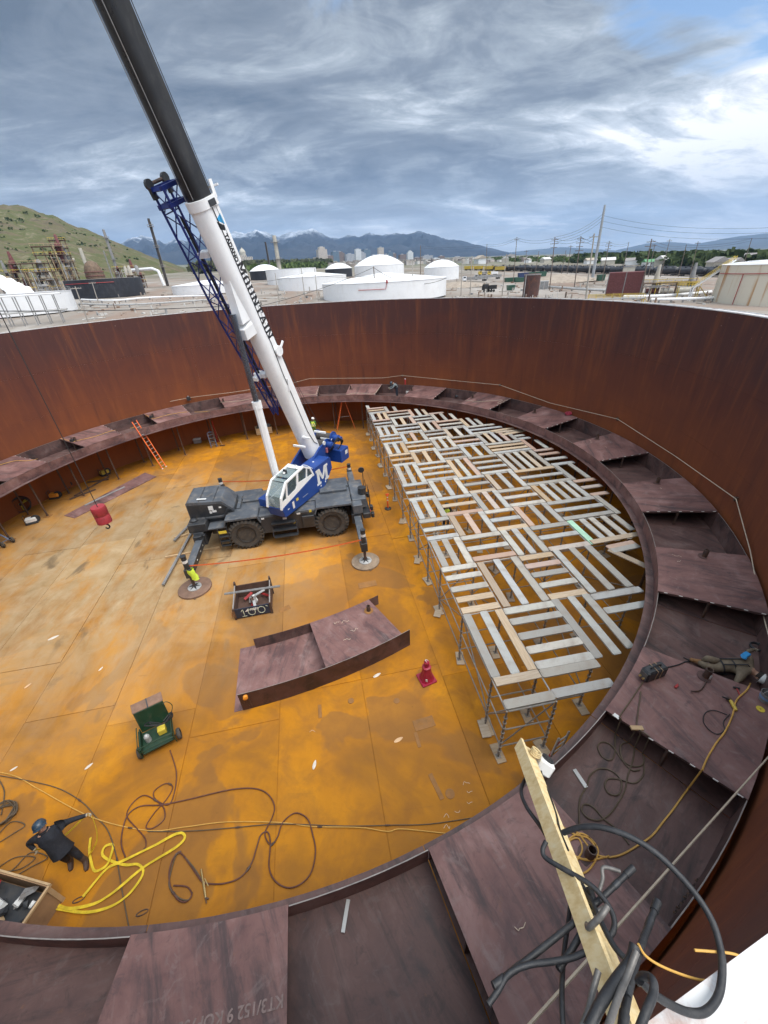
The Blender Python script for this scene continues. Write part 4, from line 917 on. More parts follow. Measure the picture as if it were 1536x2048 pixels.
blds = [(639, 657, 494, 0), (634, 664, 513, 0), (667, 680, 503, 2), (674, 691, 503, 3), (694, 711, 508, 4), (713, 724, 498, 1), (718, 733, 504, 4), (729, 743, 499, 2), (758, 769, 495, 0), (776, 787, 503, 2), (786, 793, 507, 3), (800, 813, 509, 3), (816, 827, 502, 1), (845, 866, 511, 4), (878, 889, 512, 3), (905, 930, 514, 0), (940, 975, 515, 0), (1015, 1028, 509, 0), (742, 757, 510, 4), (690, 700, 513, 3), (826, 846, 515, 3), (866, 880, 516, 1), (655, 668, 511, 3), (770, 778, 509, 4), (985, 1012, 513, 3)]
ORD = ['first', 'second', 'third', 'fourth', 'fifth', 'sixth', 'seventh', 'eighth', 'ninth', 'tenth', 'eleventh', 'twelfth', 'thirteenth', 'fourteenth', 'fifteenth', 'sixteenth', 'seventeenth', 'eighteenth', 'nineteenth', 'twentieth', 'twenty-first', 'twenty-second', 'twenty-third', 'twenty-fourth', 'twenty-fifth']
#'left end of the skyline', 'middle of the skyline', 'right end of the skyline']
for i, (uL, uR, vt, c) in enumerate(blds):
    um = (uL + uR) / 2; d = 2350 + (i * 137 % 500); q = pr(um, 526, d); p = Vector((q.x, q.y, gz(q.x, q.y))); w = (uR - uL) / FPX * d * .86; h = ht(p, um, vt)
    shape = ('stepped ' if i % 3 == 0 else '') + ('tall ' if vt < 502 else 'low ' if vt > 509 else '')
    t = thing('city_building', '%s%s city building, %s from left in the skyline' % (shape, CN_[c], ORD[sorted(range(len(blds)), key=lambda j: blds[j][0] + blds[j][1]).index(i)]), 'building', p, math.atan2(ray(um, 500).y, ray(um, 500).x) - math.pi / 2 + .3, 'buildings of the far skyline')
    b = MB(); b.box(-w / 2, w / 2, 0, w * .8, -15, h if i % 3 else h * .86); b.build('block', CM[c], t)
    if i % 3 == 0: b = MB(); b.box(-w * .32, w * .32, w * .1, w * .7, h * .86, h); b.build('upper_block', CM[c], t)
    b = MB(); b.box(-w * .2, w * .15, w * .25, w * .5, h, h + 4); b.build('roof_plant', CM[4], t)
q = pr(489, 527, 1900); p = Vector((q.x, q.y, gz(q.x, q.y)))
t = thing('capitol', 'pale domed capitol building on the wooded slope', 'building', p, .2); zb = ht(p, 489, 514); b = MB(); b.box(-34, 34, 0, 30, -10, zb); b.build('wings', CM[0], t); zt = ht(p, 487, 494)
b = MB(); b.box(-12, 12, 2, 28, zb, zb + 6); b.build('base_block', CM[0], t)
b = MB(); b.lathe([(11, zb + 6), (11, zb + (zt - zb) * .45), (12, zb + (zt - zb) * .47), (10, zb + (zt - zb) * .65), (6, zb + (zt - zb) * .82), (2, zb + (zt - zb) * .9), (1.6, zt)], 18, (0, 15, 0)); b.build('dome', M_PALE, t, True)
# wooded slope and tree belts: read as one mass each
def belt(label, pts, n, r, leafn, mat, seed, dj=60):
    b = MB(); rs = random.Random(seed)
    for _ in range(n):
        i = rs.randrange(len(pts) - 1); f = rs.random(); u = pts[i][0] + (pts[i + 1][0] - pts[i][0]) * f; v = pts[i][1] + (pts[i + 1][1] - pts[i][1]) * f; d = pts[i][2] + (pts[i + 1][2] - pts[i][2]) * f + rs.uniform(-dj, dj)
        q = pr(u, v, d); clump(b, (q.x, q.y, gz(q.x, q.y) + r * .5), r * rs.uniform(.6, 1.3), leafn, rs, .8)
    stuff(tag(b.build('tree_belt', mat), label, 'trees'))
belt('green trees covering the slope below the city', [(395, 540, 1000), (450, 530, 1300), (520, 528, 1500), (600, 530, 1600), (660, 530, 1700)], 420, 11, 26, M_LEAF3, 1, 320)
belt('fresh green trees among the houses at the foot of the slope', [(500, 535, 800), (580, 533, 900), (650, 532, 1000)], 160, 7, 26, M_LEAF2, 2, 150)
belt('green trees along the right horizon', [(1150, 512, 900), (1240, 508, 820), (1320, 503, 700), (1420, 500, 620), (1540, 496, 560), (1600, 494, 540)], 520, 8, 34, M_LEAF, 3, 130)
belt('lighter trees between the houses behind the rail yard', [(960, 524, 1300), (1050, 521, 1100), (1150, 517, 900), (1300, 512, 700), (1500, 505, 520)], 260, 6, 30, M_LEAF2, 4, 120)
# houses behind the rail yard
M_ROOFH = [paint('roof_grey', (0.30, 0.28, 0.27), .8), paint('roof_tan', (0.42, 0.36, 0.29), .8), paint('roof_green', (0.10, 0.28, 0.13), .7), paint('roof_white', (0.62, 0.61, 0.59), .7)]
for i, (u, v, d, w, rf, lab) in enumerate(((1300, 521, 560, 12, 2, 'house with a bright green roof'), (1330, 524, 560, 18, 3, 'long white-roofed building behind the tank cars'), (1355, 521, 560, 14, 1, 'tan-roofed house left of the large gables'), (1440, 514, 430, 17, 0, 'large gabled building behind the cream tank stair'), (1465, 515, 440, 15, 0, 'pale building beside the large gabled one'), (1510, 503, 480, 20, 0, 'flat white building at the right edge above the trees'), (1265, 524, 620, 14, 0, 'grey house above the tank cars'), (1215, 526, 650, 15, 3, 'white house behind the metal pole'), (1180, 526, 700, 14, 1, 'tan house left of the metal pole'), (1090, 528, 850, 16, 3, 'white house far behind the yard'), (1055, 529, 900, 14, 0, 'grey house far behind the yard'), (1010, 528, 950, 22, 3, 'long white shed behind the yellow rail cars'), (960, 530, 900, 26, 1, 'tan shed behind the yellow rail cars'))):
    q = pr(u, v, d); p = Vector((q.x, q.y, gz(q.x, q.y))); t = thing('house', lab, 'house', p, .4 * i); h = w * .32
    b = MB(); b.box(-w / 2, w / 2, -w * .3, w * .3, -2, h); b.build('wall', M_PALE if i % 2 else M_WHITE, t)
    b = MB(); b.loft([[(-w * .55, -w * .35, h), (-w * .55, 0, h + w * .2), (-w * .55, w * .35, h)], [(w * .55, -w * .35, h), (w * .55, 0, h + w * .2), (w * .55, w * .35, h)]]); b.build('roof', M_ROOFH[rf], t)
    for x in (-.3, 0, .3): b = MB(); b.box(x * w - .6, x * w + .6, -w * .3 - .04, -w * .3 - .003, h * .35, h * .75); b.build('window', M_BLACKT, t)
# far suburb roofs: too many and too small to tell apart
b = MB(); rs = random.Random(8)
for _ in range(700):
    u = rs.uniform(560, 1560); d = rs.uniform(900, 2300); q = pr(u, 525, d); s = rs.uniform(4, 11); z = gz(q.x, q.y); b.M = Matrix.Translation((q.x, q.y, z)) @ Matrix.Rotation(rs.random() * 3, 4, 'Z'); b.box(-s, s, -s * .6, s * .6, -3, rs.uniform(3, 8))
def m_roofs():
    k = N('suburb_roofs', 0.8); n = k.noise(k.pos(), 0.03, 2, 0.5); k.color(k.ramp(n, [(0.35, (0.18, 0.15, 0.14)), (0.5, (0.38, 0.33, 0.29)), (0.65, (0.58, 0.57, 0.55))])); return k.m
stuff(tag(b.build('suburb_roofs', m_roofs()), 'far low roofs of the city spread below the mountains', 'roofs'))
# steam at the left edge
q = pr(14, 563, 230); b = MB(); rs = random.Random(3)
for _ in range(46):
    t_ = rs.random(); c = Vector((-11 + 19 * t_, rs.uniform(-2, 2), 5.5 - 12 * t_ + rs.uniform(-2.2, 2.2))); r = rs.uniform(1.0, 2.3) * (1.25 - .6 * t_)
    b.lathe([(r * math.sin(R_(k)), -r * math.cos(R_(k))) for k in (2, 35, 70, 110, 145, 178)], 9, c)
mm = b.mesh('steam', None); o = mk('steam_plume', mm, None, q); md = o.modifiers.new('r', 'REMESH'); md.mode = 'VOXEL'; md.voxel_size = .55; md.use_smooth_shade = True
k = N('steam', 1.0, 0, 0); k.color((.92, .93, .95)); k.b.inputs['Subsurface Weight'].default_value = 0; o.data.materials.append(k.m); stuff(tag(o, 'white steam drifting at the left edge', 'steam'))

# loose material lying about the yard: too small and too many to tell apart
b = MB(); rs = random.Random(31)
for _ in range(520):
    if rs.random() < .45: u, v = rs.uniform(150, 640), rs.uniform(583, 640)
    else: u, v = rs.uniform(890, 1420), rs.uniform(556, 610)
    p = gp(u, v)
    if math.hypot(p.x, p.y) < 45: continue
    b.M = Matrix.Translation(p) @ Matrix.Rotation(rs.uniform(0, 3.1), 4, 'Z'); s = rs.uniform(.15, .8); k = rs.random()
    if k < .4: b.box(-s, s, -s * .6, s * .6, -.1, s * rs.uniform(.4, 1.2))
    elif k < .75: b.cyl((-s * 4, 0, .2), (s * 4, 0, .2), rs.uniform(.06, .16), 5)
    else: b.cyl((0, 0, -.1), (0, 0, rs.uniform(.8, 2.2)), rs.uniform(.05, .35), 6)
def m_yard():
    k = N('yard_material', .8); n = k.noise(k.pos(), .11, 2, .5); k.color(k.ramp(n, [(.3, (.06, .055, .05)), (.42, (.26, .16, .10)), (.5, (.34, .32, .29)), (.6, (.6, .59, .56)), (.7, (.15, .16, .17))])); return k.m
stuff(tag(b.build('yard_material', m_yard()), 'small pipes, blocks and posts strewn over the yard', 'yard material'))
# ================================================================== the air
hm = bpy.data.materials.new('haze'); hm.use_nodes = True; ht_ = hm.node_tree; ht_.nodes.clear()
ho = ht_.nodes.new('ShaderNodeOutputMaterial'); hv_ = ht_.nodes.new('ShaderNodeVolumePrincipled'); ht_.links.new(hv_.outputs[0], ho.inputs['Volume'])
hv_.inputs['Color'].default_value = (0.36, 0.60, 1.0, 1); hv_.inputs['Density'].default_value = 0.00005
b = MB(); b.box(-18600, 18600, -18600, 18600, -1300, 1500); stuff(tag(b.build('haze', hm), 'thin blue haze over the valley and the mountains', 'haze'))
# ================================================================== mobile crane
M_CBLK = paint('crane_black', (0.030, 0.033, 0.038), 0.5, 0.0, 0.35, 1.2, (0.13, 0.11, 0.09), 0.35)
M_CGRY = paint('crane_dark_grey_deck', (0.090, 0.102, 0.118), 0.5, 0.0, 0.4, 1.1, (0.27, 0.235, 0.20), 0.6, 0.1)
M_CBLU = paint('crane_blue', (0.016, 0.060, 0.265), 0.38, 0.0, 0.15, 1.0, (0.06, 0.06, 0.08), 0.18)
M_CNAV = paint('jib_navy', (0.012, 0.026, 0.17), 0.4, 0.0, 0.25, 1.2, (0.05, 0.05, 0.07), 0.3)
M_CWHT = paint('crane_white', (0.90, 0.91, 0.91), 0.38, 0.0, 0.05, .8, (0.42, 0.40, 0.37), 0.22)
M_BOOMK = paint('boom_black_greased', (0.017, 0.017, 0.019), 0.33, 0.1, 0.5, .6, (0.07, 0.065, 0.06), 0.5)
M_RUB = paint('tyre_rubber', (0.060, 0.053, 0.046), 0.85, 0.0, 0.4, 3, (0.20, 0.145, 0.09), 0.55)
M_RIMB = paint('wheel_rim_black', (0.035, 0.033, 0.032), 0.5, 0.1, 0.3, 3, (0.12, 0.09, 0.06), 0.4)
M_ROD = paint('chrome_rod', (0.28, 0.32, 0.38), 0.22, 0.85, 0.1, 1)
M_ORNG = paint('orange_tape', (0.85, 0.16, 0.05), 0.5, 0, 0.1, 3)
M_HIVIS = paint('hi_vis_yellow', (0.62, 0.80, 0.07), 0.7, 0, 0.12, 4)
M_REFL = paint('reflective_tape', (0.66, 0.67, 0.66), 0.4, 0, 0.1, 4)
M_BLKH = paint('black_hose', (0.018, 0.018, 0.020), 0.6, 0, 0.3, 6, (0.10, 0.09, 0.08), 0.35)
M_STKW = paint('sticker_white', (0.76, 0.76, 0.74), 0.5); M_STKY = paint('sticker_yellow', (0.72, 0.55, 0.06), 0.5); M_LBLU = paint('logo_light_blue', (0.03, 0.38, 0.72), .45); M_INK = paint('lettering_black', (0.015, 0.015, 0.018), .5)
M_DISC = m_plank('pad_timber', True)
def m_glass(name, tint, alpha):
    k = N(name, 0.04, 0.0, 0.6); k.color(tint); k.b.inputs['Alpha'].default_value = alpha; return k.m
M_GLASS = m_glass('cab_glass', (0.10, 0.14, 0.15), 0.5); M_GLASSF = m_glass('cab_front_glass', (0.34, 0.42, 0.42), 0.42)
CO = Vector((-.39, .63, 0)); CRZ = R_(7.4)
crane = thing('mobile_crane', 'blue and white rough-terrain crane with tall raised boom', 'crane', CO, CRZ)
SUP = Matrix.Rotation(R_(-118.5 - 7.4), 4, 'Z')
def SB(): b = MB(); b.M = SUP.copy(); return b
def cw(x, y, z): return Vector((CO.x + x * math.cos(CRZ) - y * math.sin(CRZ), CO.y + x * math.sin(CRZ) + y * math.cos(CRZ), z))
# ---- carrier
b = MB(); b.box(-4.35, 4.25, -.72, .72, .72, 1.38, .03); b.build('chassis', M_CBLK, crane)
b = MB(); b.box(-1.45, 1.62, -1.52, -.73, .78, 1.86, .03); b.build('side_box', M_CBLK, crane)
b = MB(); b.box(-1.45, 1.62, .73, 1.52, .78, 1.86, .03); b.build('side_box', M_CBLK, crane)
b = MB(); b.prismy([(-5.2, 1.45), (-5.2, 2.90), (-5.12, 2.96), (-3.35, 2.82), (-3.26, 2.74), (-2.82, 2.26), (-2.82, 1.45)], -.82, 1.0); hood = b.build('engine_hood', M_CGRY, crane)
b = MB(); b.prismy([(-5.16, 1.5), (-5.16, 2.80), (-3.4, 2.68), (-2.9, 2.2), (-2.9, 1.5)], -.835, -.823); b.build('hood_side', M_CBLK, hood)
b = MB(); b.box(-5.1, -3.7, 1.003, 1.42, 1.6, 2.78, .03); b.build('hood_box', M_CGRY, crane)
for x in (-4.5, -3.75): b = MB(); b.M = Matrix.Rotation(R_(4.4), 4, 'Y'); b.box(x - .012 - .22, x + .012 - .22, -.80, .98, 2.585, 2.594); b.build('hood_seam', M_CBLK, hood)
b = MB(); b.M = Matrix.Rotation(R_(4.4), 4, 'Y'); b.box(-4.85, -4.35, -.62, -.50, 2.60, 2.64, .01); b.build('hood_handle', M_STKW, hood)
for (x0, x1, z0, z1) in ((-4.1, -3.85, 2.35, 2.62), (-3.95, -3.72, 2.2, 2.33), (-4.1, -3.98, 2.15, 2.3), (-3.55, -3.42, 2.42, 2.52)): b = MB(); b.box(x0, x1, -.842, -.837, z0, z1); b.build('sticker', M_STKW, hood)
b = MB(); b.tube(catmull([(-3.0, -.98, 2.42), (-3.12, -.98, 2.30), (-3.3, -.98, 2.02), (-3.55, -.98, 1.96), (-4.4, -.98, 1.96)], 5), .085, 8); b.build('exhaust_pipe', M_CBLK, crane, True)
b = MB(); b.cyl((-5.0, -1.0, 1.96), (-4.35, -1.0, 1.96), .12, 10); b.build('muffler', M_CBLK, crane, True)
b = MB(); b.box(-5.2, -4.25, -1.62, -.86, 1.50, 2.02, .03); tk = b.build('oil_tank', M_CBLK, crane)
b = MB(); b.lathe([(.19, 2.02), (.19, 2.10), (.10, 2.17), (.01, 2.18)], 14, (-4.9, -1.2, 0)); b.build('filler_cap', M_CBLK, tk, True)
b = MB(); b.box(-4.22, -3.24, -1.62, -.86, 1.56, 1.64, .01); b.build('step_deck', M_CGRY, crane)
for s, nm in ((-1, 'near'), (1, 'far')):
    y0, y1 = (-1.70, -.55) if s < 0 else (.55, 1.70)
    for (xa, xb, z) in ((-3.25, -1.48, 2.06), (1.70, 3.72, 2.10)):
        b = MB(); b.prismy([(xa, z - .06), (xa + .02, z), (xb - .02, z), (xb, z - .06), (xb + .12, z - .42), (xb + .06, z - .42), (xb - .06, z - .1), (xa + .06, z - .1), (xa - .06, z - .42), (xa - .12, z - .42)], y0, y1); b.build('fender', M_CGRY, crane)
b = MB(); b.box(-1.46, 1.68, -1.50, -.56, 1.87, 1.93, .01); b.build('deck', M_CGRY, crane)
b = MB(); b.box(-1.46, 1.68, .56, 1.5, 1.87, 1.93, .01); b.build('deck', M_CGRY, crane)
b = MB(); b.box(-2.78, -.7, -.53, 1.0, 1.62, 1.98, .02); b.build('deck', M_CGRY, crane)
b = MB(); b.box(-2.75, -2.55, -.52, .95, 1.99, 2.12, .02); b.build('deck_rib', M_CGRY, crane)
b = MB(); b.box(-2.5, -1.0, .2, 1.3, 1.985, 2.10, .02); b.build('deck_hatch', M_CGRY, crane)
b = MB(); b.box(.8, 3.75, -.53, .53, 1.62, 2.0, .02); b.build('deck', M_CGRY, crane)
b = MB(); b.box(2.0, 3.6, .0, .52, 2.005, 2.16, .02); b.build('deck_hatch', M_CGRY, crane)
b = MB(); b.box(3.78, 4.6, -1.2, 1.3, 1.42, 2.02, .03); b.build('front_deck', M_CGRY, crane)
# steps and lockers between the wheels
stp = thing_parent = MB(); b = MB(); b.box(-.85, .45, -1.75, -1.53, 1.38, 1.44); b.build('step', M_CBLK, crane)
for z in (.98, .60): b = MB(); b.box(-.8, .5, -1.9 + (z - .6) * .2, -1.58, z, z + .05); b.build('step', M_CBLK, crane)
for x in (-.85, .5): b = MB(); b.bar((x, -1.56, 1.4), (x, -1.72, .6), .05, .08, (1, 0, 0)); b.build('step_side', M_CBLK, crane)
b = MB(); b.box(.85, 1.55, -1.64, -1.525, .86, 1.62, .02); lk = b.build('locker', M_CBLK, crane); b = MB(); b.box(.95, 1.45, -1.652, -1.642, .95, 1.5); b.build('locker_door', M_RIMB, lk)
for (x, z, w, h, m) in ((-.2, 1.55, .22, .12, M_STKW), (.35, 1.2, .16, .14, M_STKY), (1.3, 1.78, .14, .16, M_STKY), (-1.35, 1.72, .16, .1, M_STKW), (.6, 1.74, .2, .1, M_STKW)): b = MB(); b.box(x, x + w, -1.530, -1.5235, z, z + h); b.build('sticker', m, crane)
# wheels
tyre = MB(); tyre.lathe([(.50, -.30), (.55, -.35), (.78, -.38), (.88, -.34), (.905, -.28), (.905, .28), (.88, .34), (.78, .38), (.55, .35), (.50, .30)], 36, axis='y')
for k in range(26):
    for s in (-1, 1):
        a = 2 * math.pi * (k + (.5 if s > 0 else 0)) / 26; tyre.M = Matrix.Rotation(a, 4, 'Y')
        tyre.add([(.79, s * .375, -.05), (.79, s * .375, .05), (.90, s * .345, .05), (.90, s * .345, -.05), (.78, s * .425, -.05), (.78, s * .425, .05), (.975, s * .36, .045), (.975, s * .36, -.045)], [(0, 1, 5, 4), (4, 5, 6, 7), (3, 7, 6, 2), (0, 4, 7, 3), (1, 2, 6, 5)])
        tyre.add([(.90, s * .34, -.05), (.90, s * .34, .05), (.90, s * .02, .11), (.90, s * .02, .03), (.975, s * .36, -.045), (.975, s * .36, .045), (.975, s * .02, .11), (.975, s * .02, .03)], [(4, 5, 6, 7), (0, 4, 7, 3), (1, 2, 6, 5), (3, 7, 6, 2)])
tyre.M = Matrix.Identity(4); tyre_m = tyre.mesh('tyre', M_RUB)
rim = MB(); rim.lathe([(.505, -.31), (.52, -.37), (.47, -.36), (.44, -.25), (.36, -.20), (.20, -.16), (.19, -.27), (.02, -.28)], 28, axis='y', caps=False); rim_m = rim.mesh('rim', M_RIMB, True)
for x, zz in ((-2.33, 0), (2.48, 0)):
    for s in (-1, 1):
        w = mk('wheel', None, crane, (x, s * 1.28, .945), (0, 0, 0 if s < 0 else math.pi)); mk('tyre', tyre_m, w, None, (0, x, 0)); r_ = mk('rim', rim_m, w)
        b = MB(); b.cyl((0, -.16, 0), (0, .4, 0), .13, 10); b.build('axle_stub', M_CBLK, w)
# outriggers
pads = []
for i, (x, s, pr_, nm, zt) in enumerate(((-4.72, -1, .80, 'near left', 2.02), (3.95, -1, .74, 'near right', 2.05), (-4.55, 1, .76, 'far left', 1.75), (4.15, 1, .76, 'far right', 1.66))):
    y0 = s * 1.0; y1 = s * 4.48
    b = MB(); b.box(x - .30, x + .30, min(s * .2, s * 1.72), max(s * .2, s * 1.72), .72, 1.36, .02); b.build('outrigger_box', M_CBLK, crane)
    ot = b = MB(); b.box(x - .19, x + .19, min(y0, s * 4.3), max(y0, s * 4.3), .84, 1.22, .015); beam = b.build('outrigger_beam', M_CGRY if i in (1, 3) else M_CBLK, crane)
    b = MB(); b.box(x - .185, x + .185, min(s * 1.75, s * 4.28), max(s * 1.75, s * 4.28), 1.221, 1.226); b.build('beam_top', M_CGRY, beam)
    for q in (2.2, 2.75, 3.5): b = MB(); b.cyl((x + .188, s * q, 1.04), (x + .194, s * q, 1.04), .05, 8); b.build('beam_hole', M_STKW, beam)
    b = MB(); b.box(x - .17, x + .17, min(s * 4.3, s * 4.62), max(s * 4.3, s * 4.62), .78, 1.30, .02); b.build('jack_housing', M_CBLK, crane)
    b = MB(); b.cyl((x, y1, 1.30), (x, y1, zt), .125, 12); b.cyl((x, y1, zt), (x, y1, zt + .05), .14, 12); jk = b.build('jack_cylinder', M_CBLK, crane, True)
    b = MB(); b.cyl((x, y1, zt - .35), (x, y1, zt - .2), .1275, 12); b.build('white_band', M_STKW, jk)
    b = MB(); b.cyl((x, y1, .16), (x, y1, .80), .075, 12); b.build('jack_rod', M_PIPE, crane, True)
    b = MB(); b.lathe([(.33, .105), (.33, .14), (.12, .18)], 18, (x, y1, 0)); fl = b.build('float', M_ALU, crane)
    for k in range(6):
        a = k * math.pi / 3; b = MB(); b.add([(x + .08 * math.cos(a - .8), y1 + .08 * math.sin(a - .8), .19), (x + .31 * math.cos(a), y1 + .31 * math.sin(a), .1485), (x + .08 * math.cos(a + .8), y1 + .08 * math.sin(a + .8), .19), (x + .08 * math.cos(a), y1 + .08 * math.sin(a), .26)], [(0, 1, 3), (1, 2, 3), (0, 3, 2), (0, 2, 1)]); b.build('float_rib', M_CBLK, fl)
    pw = cw(x, y1, 0.012); t = thing('outrigger_pad', 'round %s under the crane outrigger at the %s' % ('timber pad' if i != 0 else 'brown steel-edged pad', nm), 'outrigger pad', pw, 0, 'round pads under the outriggers')
    b = MB(); b.lathe([(pr_, 0), (pr_, .085), (pr_ - .02, .092)], 30); b.build('disc', paint('worn_pad_timber', (0.27, 0.20, 0.14), .85, 0, .35, 3, (.12, .09, .06), .5) if i else paint('brown_pad', (0.20, 0.12, 0.085), .8, 0, .3, 2, (0.3, .2, .12), .4), t)
    b = MB(); b.tube([(pr_ * math.cos(-1.3) + .02 * k, pr_ * math.sin(-1.3) - .09 * math.sin(k * math.pi / 6), .05) for k in range(7)], .012, 5); b.build('rope_handle', M_PIPE, t)
# front end fittings
b = MB(); b.cyl((4.45, -.55, 1.55), (4.45, -.55, 2.42), .24, 14); b.build('air_cleaner', M_CBLK, crane, True)
b = MB(); b.box(4.3, 4.75, -1.7, 1.6, .95, 1.3, .03); b.build('bumper', M_CBLK, crane)
b = MB(); b.box(3.75, 4.3, -1.75, -1.15, 1.36, 1.95, .04); b.build('front_corner_box', M_CGRY, crane)
b = MB(); b.tube([(4.75, 1.35, 1.3), (4.78, 1.4, 2.3), (4.70, 1.1, 2.9), (4.62, .6, 3.0)], .025, 6); mr = b.build('mirror_arm', M_CBLK, crane); b = MB(); b.lathe([(.17, -.03), (.19, 0), (.12, .05), (.01, .06)], 14, (4.62, .55, 3.0), 'y'); b.build('mirror', M_CBLK, mr, True)
for x, y in ((4.8, .9), (4.85, .2), (4.85, -.4), (4.8, -1.0)): b = MB(); b.tube([(x, y, 1.0), (x + .04, y, 1.7), (x, y - .08, 2.2)], .022, 5); b.build('guard_rod', M_CBLK, crane)
for (x, y, z) in ((4.86, -1.2, 1.35), (4.88, -1.5, 1.05), (4.9, .5, 1.3)): b = MB(); b.box(x - .09, x + .09, y - .13, y + .13, z - .15, z + .15, .02); b.build('lamp', M_CBLK, crane)
b = MB(); b.cyl((4.72, -1.62, 1.4), (4.76, -1.62, 1.4), .07, 8); b.build('tail_lamp', M_REDP, crane)
b = MB(); b.box(-5.05, -4.5, -1.62, -.95, 1.36, 1.49, .01); b.build('end_bracket', M_CGRY, crane)
b = MB(); b.box(-5.0, -4.55, -1.95, -1.66, .75, 1.45, .03); b.build('end_fitting', M_CBLK, crane)
for z in (.45, .75, 1.05): b = MB(); b.box(-3.72, -3.25, -1.75, -1.55, z, z + .035); b.build('ladder_rung', M_CBLK, crane)
for x in (-3.74, -3.24): b = MB(); b.bar((x, -1.65, .42), (x, -1.65, 1.55), .035, .05, (1, 0, 0)); b.build('ladder_side', M_CBLK, crane)
b = MB(); b.box(-3.75, -3.3, -1.66, -1.645, 1.25, 1.42); b.build('sticker', M_STKY, crane)
# ---- superstructure
b = SB(); b.cyl((0, 0, 1.4), (0, 0, 2.0), .95, 24); b.build('turntable', M_CBLK, crane, True)
b = SB(); b.box(-3.3, 1.2, -.95, .34, 2.0, 2.5, .03); b.build('slew_frame', M_CBLU, crane)
for s in (-1, 1):
    b = SB(); b.prismy([(-3.95, 2.45), (-3.85, 3.95), (-3.55, 4.15), (-3.15, 4.1), (-1.0, 3.05), (-.45, 2.8), (-.2, 2.45)], s * .62 - .06, s * .62 + .06); b.build('cheek_plate', M_CBLU, crane)
b = SB(); b.prismy([(1.79, 2.09), (1.93, 2.64), (-1.16, 3.22), (-1.25, 3.60), (-2.9, 3.66), (-3.02, 3.58), (-3.07, 2.88), (-2.07, 2.05)], .36, 1.40); bod = b.build('side_body', M_CBLU, crane)
b = SB(); b.prismy([(-1.3, 3.606), (-2.88, 3.664), (-2.88, 3.67), (-1.3, 3.612)], .45, 1.3); b.build('body_lid', M_CBLU, bod)
b = SB(); b.cyl((-2.0, .85, 3.62), (-2.0, .85, 3.655), .06, 8); b.build('lid_knob', M_STKW, bod)
# cab: white frame, panes, seat
cab = SB(); Y0, Y1 = .37, 1.40
prof = [(1.93, 2.66), (1.80, 3.25), (1.24, 3.90), (-.36, 4.12), (-.92, 3.80), (-1.16, 3.24)]
b = SB()
for yy in (Y0 + .05, Y1 - .05):
    for p, q in zip(prof, prof[1:]): b.bar((p[0], yy, p[1]), (q[0], yy, q[1]), .10, .11, (0, 1, 0))
    for p in prof: b.cyl((p[0], yy - .05, p[1]), (p[0], yy + .05, p[1]), .055, 10)
b.build('cab_frame', M_CWHT, crane, True)
cabf = crane.children[-1]
for p in (prof[1], prof[2], prof[3], prof[4]): b = SB(); b.bar((p[0], Y0 + .1, p[1]), (p[0], Y1 - .1, p[1]), .10, .10, (0, 0, 1)); b.build('cab_crossbar', M_CWHT, cabf)
zb = lambda x: 2.66 + (1.93 - x) * .188
b = SB(); b.prismy([(1.93, zb(1.93)), (1.86, zb(1.86) + .34), (.55, zb(.55) + .30), (.40, zb(.4) + .48), (-.50, zb(-.5) + .30), (-1.16, zb(-1.16) + .12), (-1.16, zb(-1.16))], Y1 - .08, Y1 - .02); dr = b.build('cab_door_panel', M_CWHT, crane)
b = SB(); b.prismy([(1.93, zb(1.93)), (1.86, zb(1.86) + .3), (-1.1, zb(-1.1) + .3), (-1.16, zb(-1.16))], Y0 + .02, Y0 + .08); b.build('cab_side_panel', M_CWHT, crane)
for x, w in ((1.32, .12), (.33, .16), (-.55, .10)):
    zt_ = 3.9 if x > 1.2 else 4.03 if x > 0 else 4.0; b = SB(); b.bar((x + .12, Y1 - .05, zb(x)), (x - .1, Y1 - .05, zt_), w, .08, (0, 1, 0)); b.build('door_pillar', M_CWHT, dr)
b = SB(); b.box(-.36, .95, Y0 + .1, Y1 - .1, 4.03, 4.07); rf_ = b.build('roof_pane', M_GLASSF, crane)
b = SB(); b.bar((-.34, (Y0 + Y1) / 2, 4.12), (-.05, (Y0 + Y1) / 2, 4.11), Y1 - Y0 - .2, .05); b.build('roof_panel', M_CWHT, crane)
def pane(name, pts, m): b = SB(); n = (Vector(pts[1]) - Vector(pts[0])).cross(Vector(pts[2]) - Vector(pts[0])).normalized() * .006; k = len(pts); b.add([Vector(p) - n for p in pts] + [Vector(p) + n for p in pts], [tuple(range(k)), tuple(range(k, 2 * k))] + [(i, (i + 1) % k, k + (i + 1) % k, k + i) for i in range(k)]); return b.build(name, m, crane)
pane('front_pane', [(1.92, Y0 + .1, 2.70), (1.92, Y1 - .1, 2.70), (1.80, Y1 - .1, 3.25), (1.80, Y0 + .1, 3.25)], M_GLASSF)
pane('front_pane', [(1.79, Y0 + .1, 3.27), (1.79, Y1 - .1, 3.27), (1.26, Y1 - .1, 3.88), (1.26, Y0 + .1, 3.88)], M_GLASSF)
pane('roof_pane', [(1.22, Y0 + .1, 3.91), (1.22, Y1 - .1, 3.91), (.97, Y1 - .1, 3.95), (.97, Y0 + .1, 3.95)], M_GLASSF)
pane('rear_pane', [(-.93, Y0 + .1, 3.78), (-.93, Y1 - .1, 3.78), (-1.15, Y1 - .1, 3.28), (-1.15, Y0 + .1, 3.28)], M_GLASS)
pane('side_pane', [(1.84, Y1 - .04, 3.02), (1.76, Y1 - .04, 3.27), (1.34, Y1 - .04, 3.74), (1.40, Y1 - .04, 3.02)], M_GLASS)
pane('side_pane', [(1.22, Y1 - .04, 3.1), (1.16, Y1 - .04, 3.86), (.34, Y1 - .04, 3.96), (.42, Y1 - .04, 3.42), (.60, Y1 - .04, 3.2)], M_GLASS)
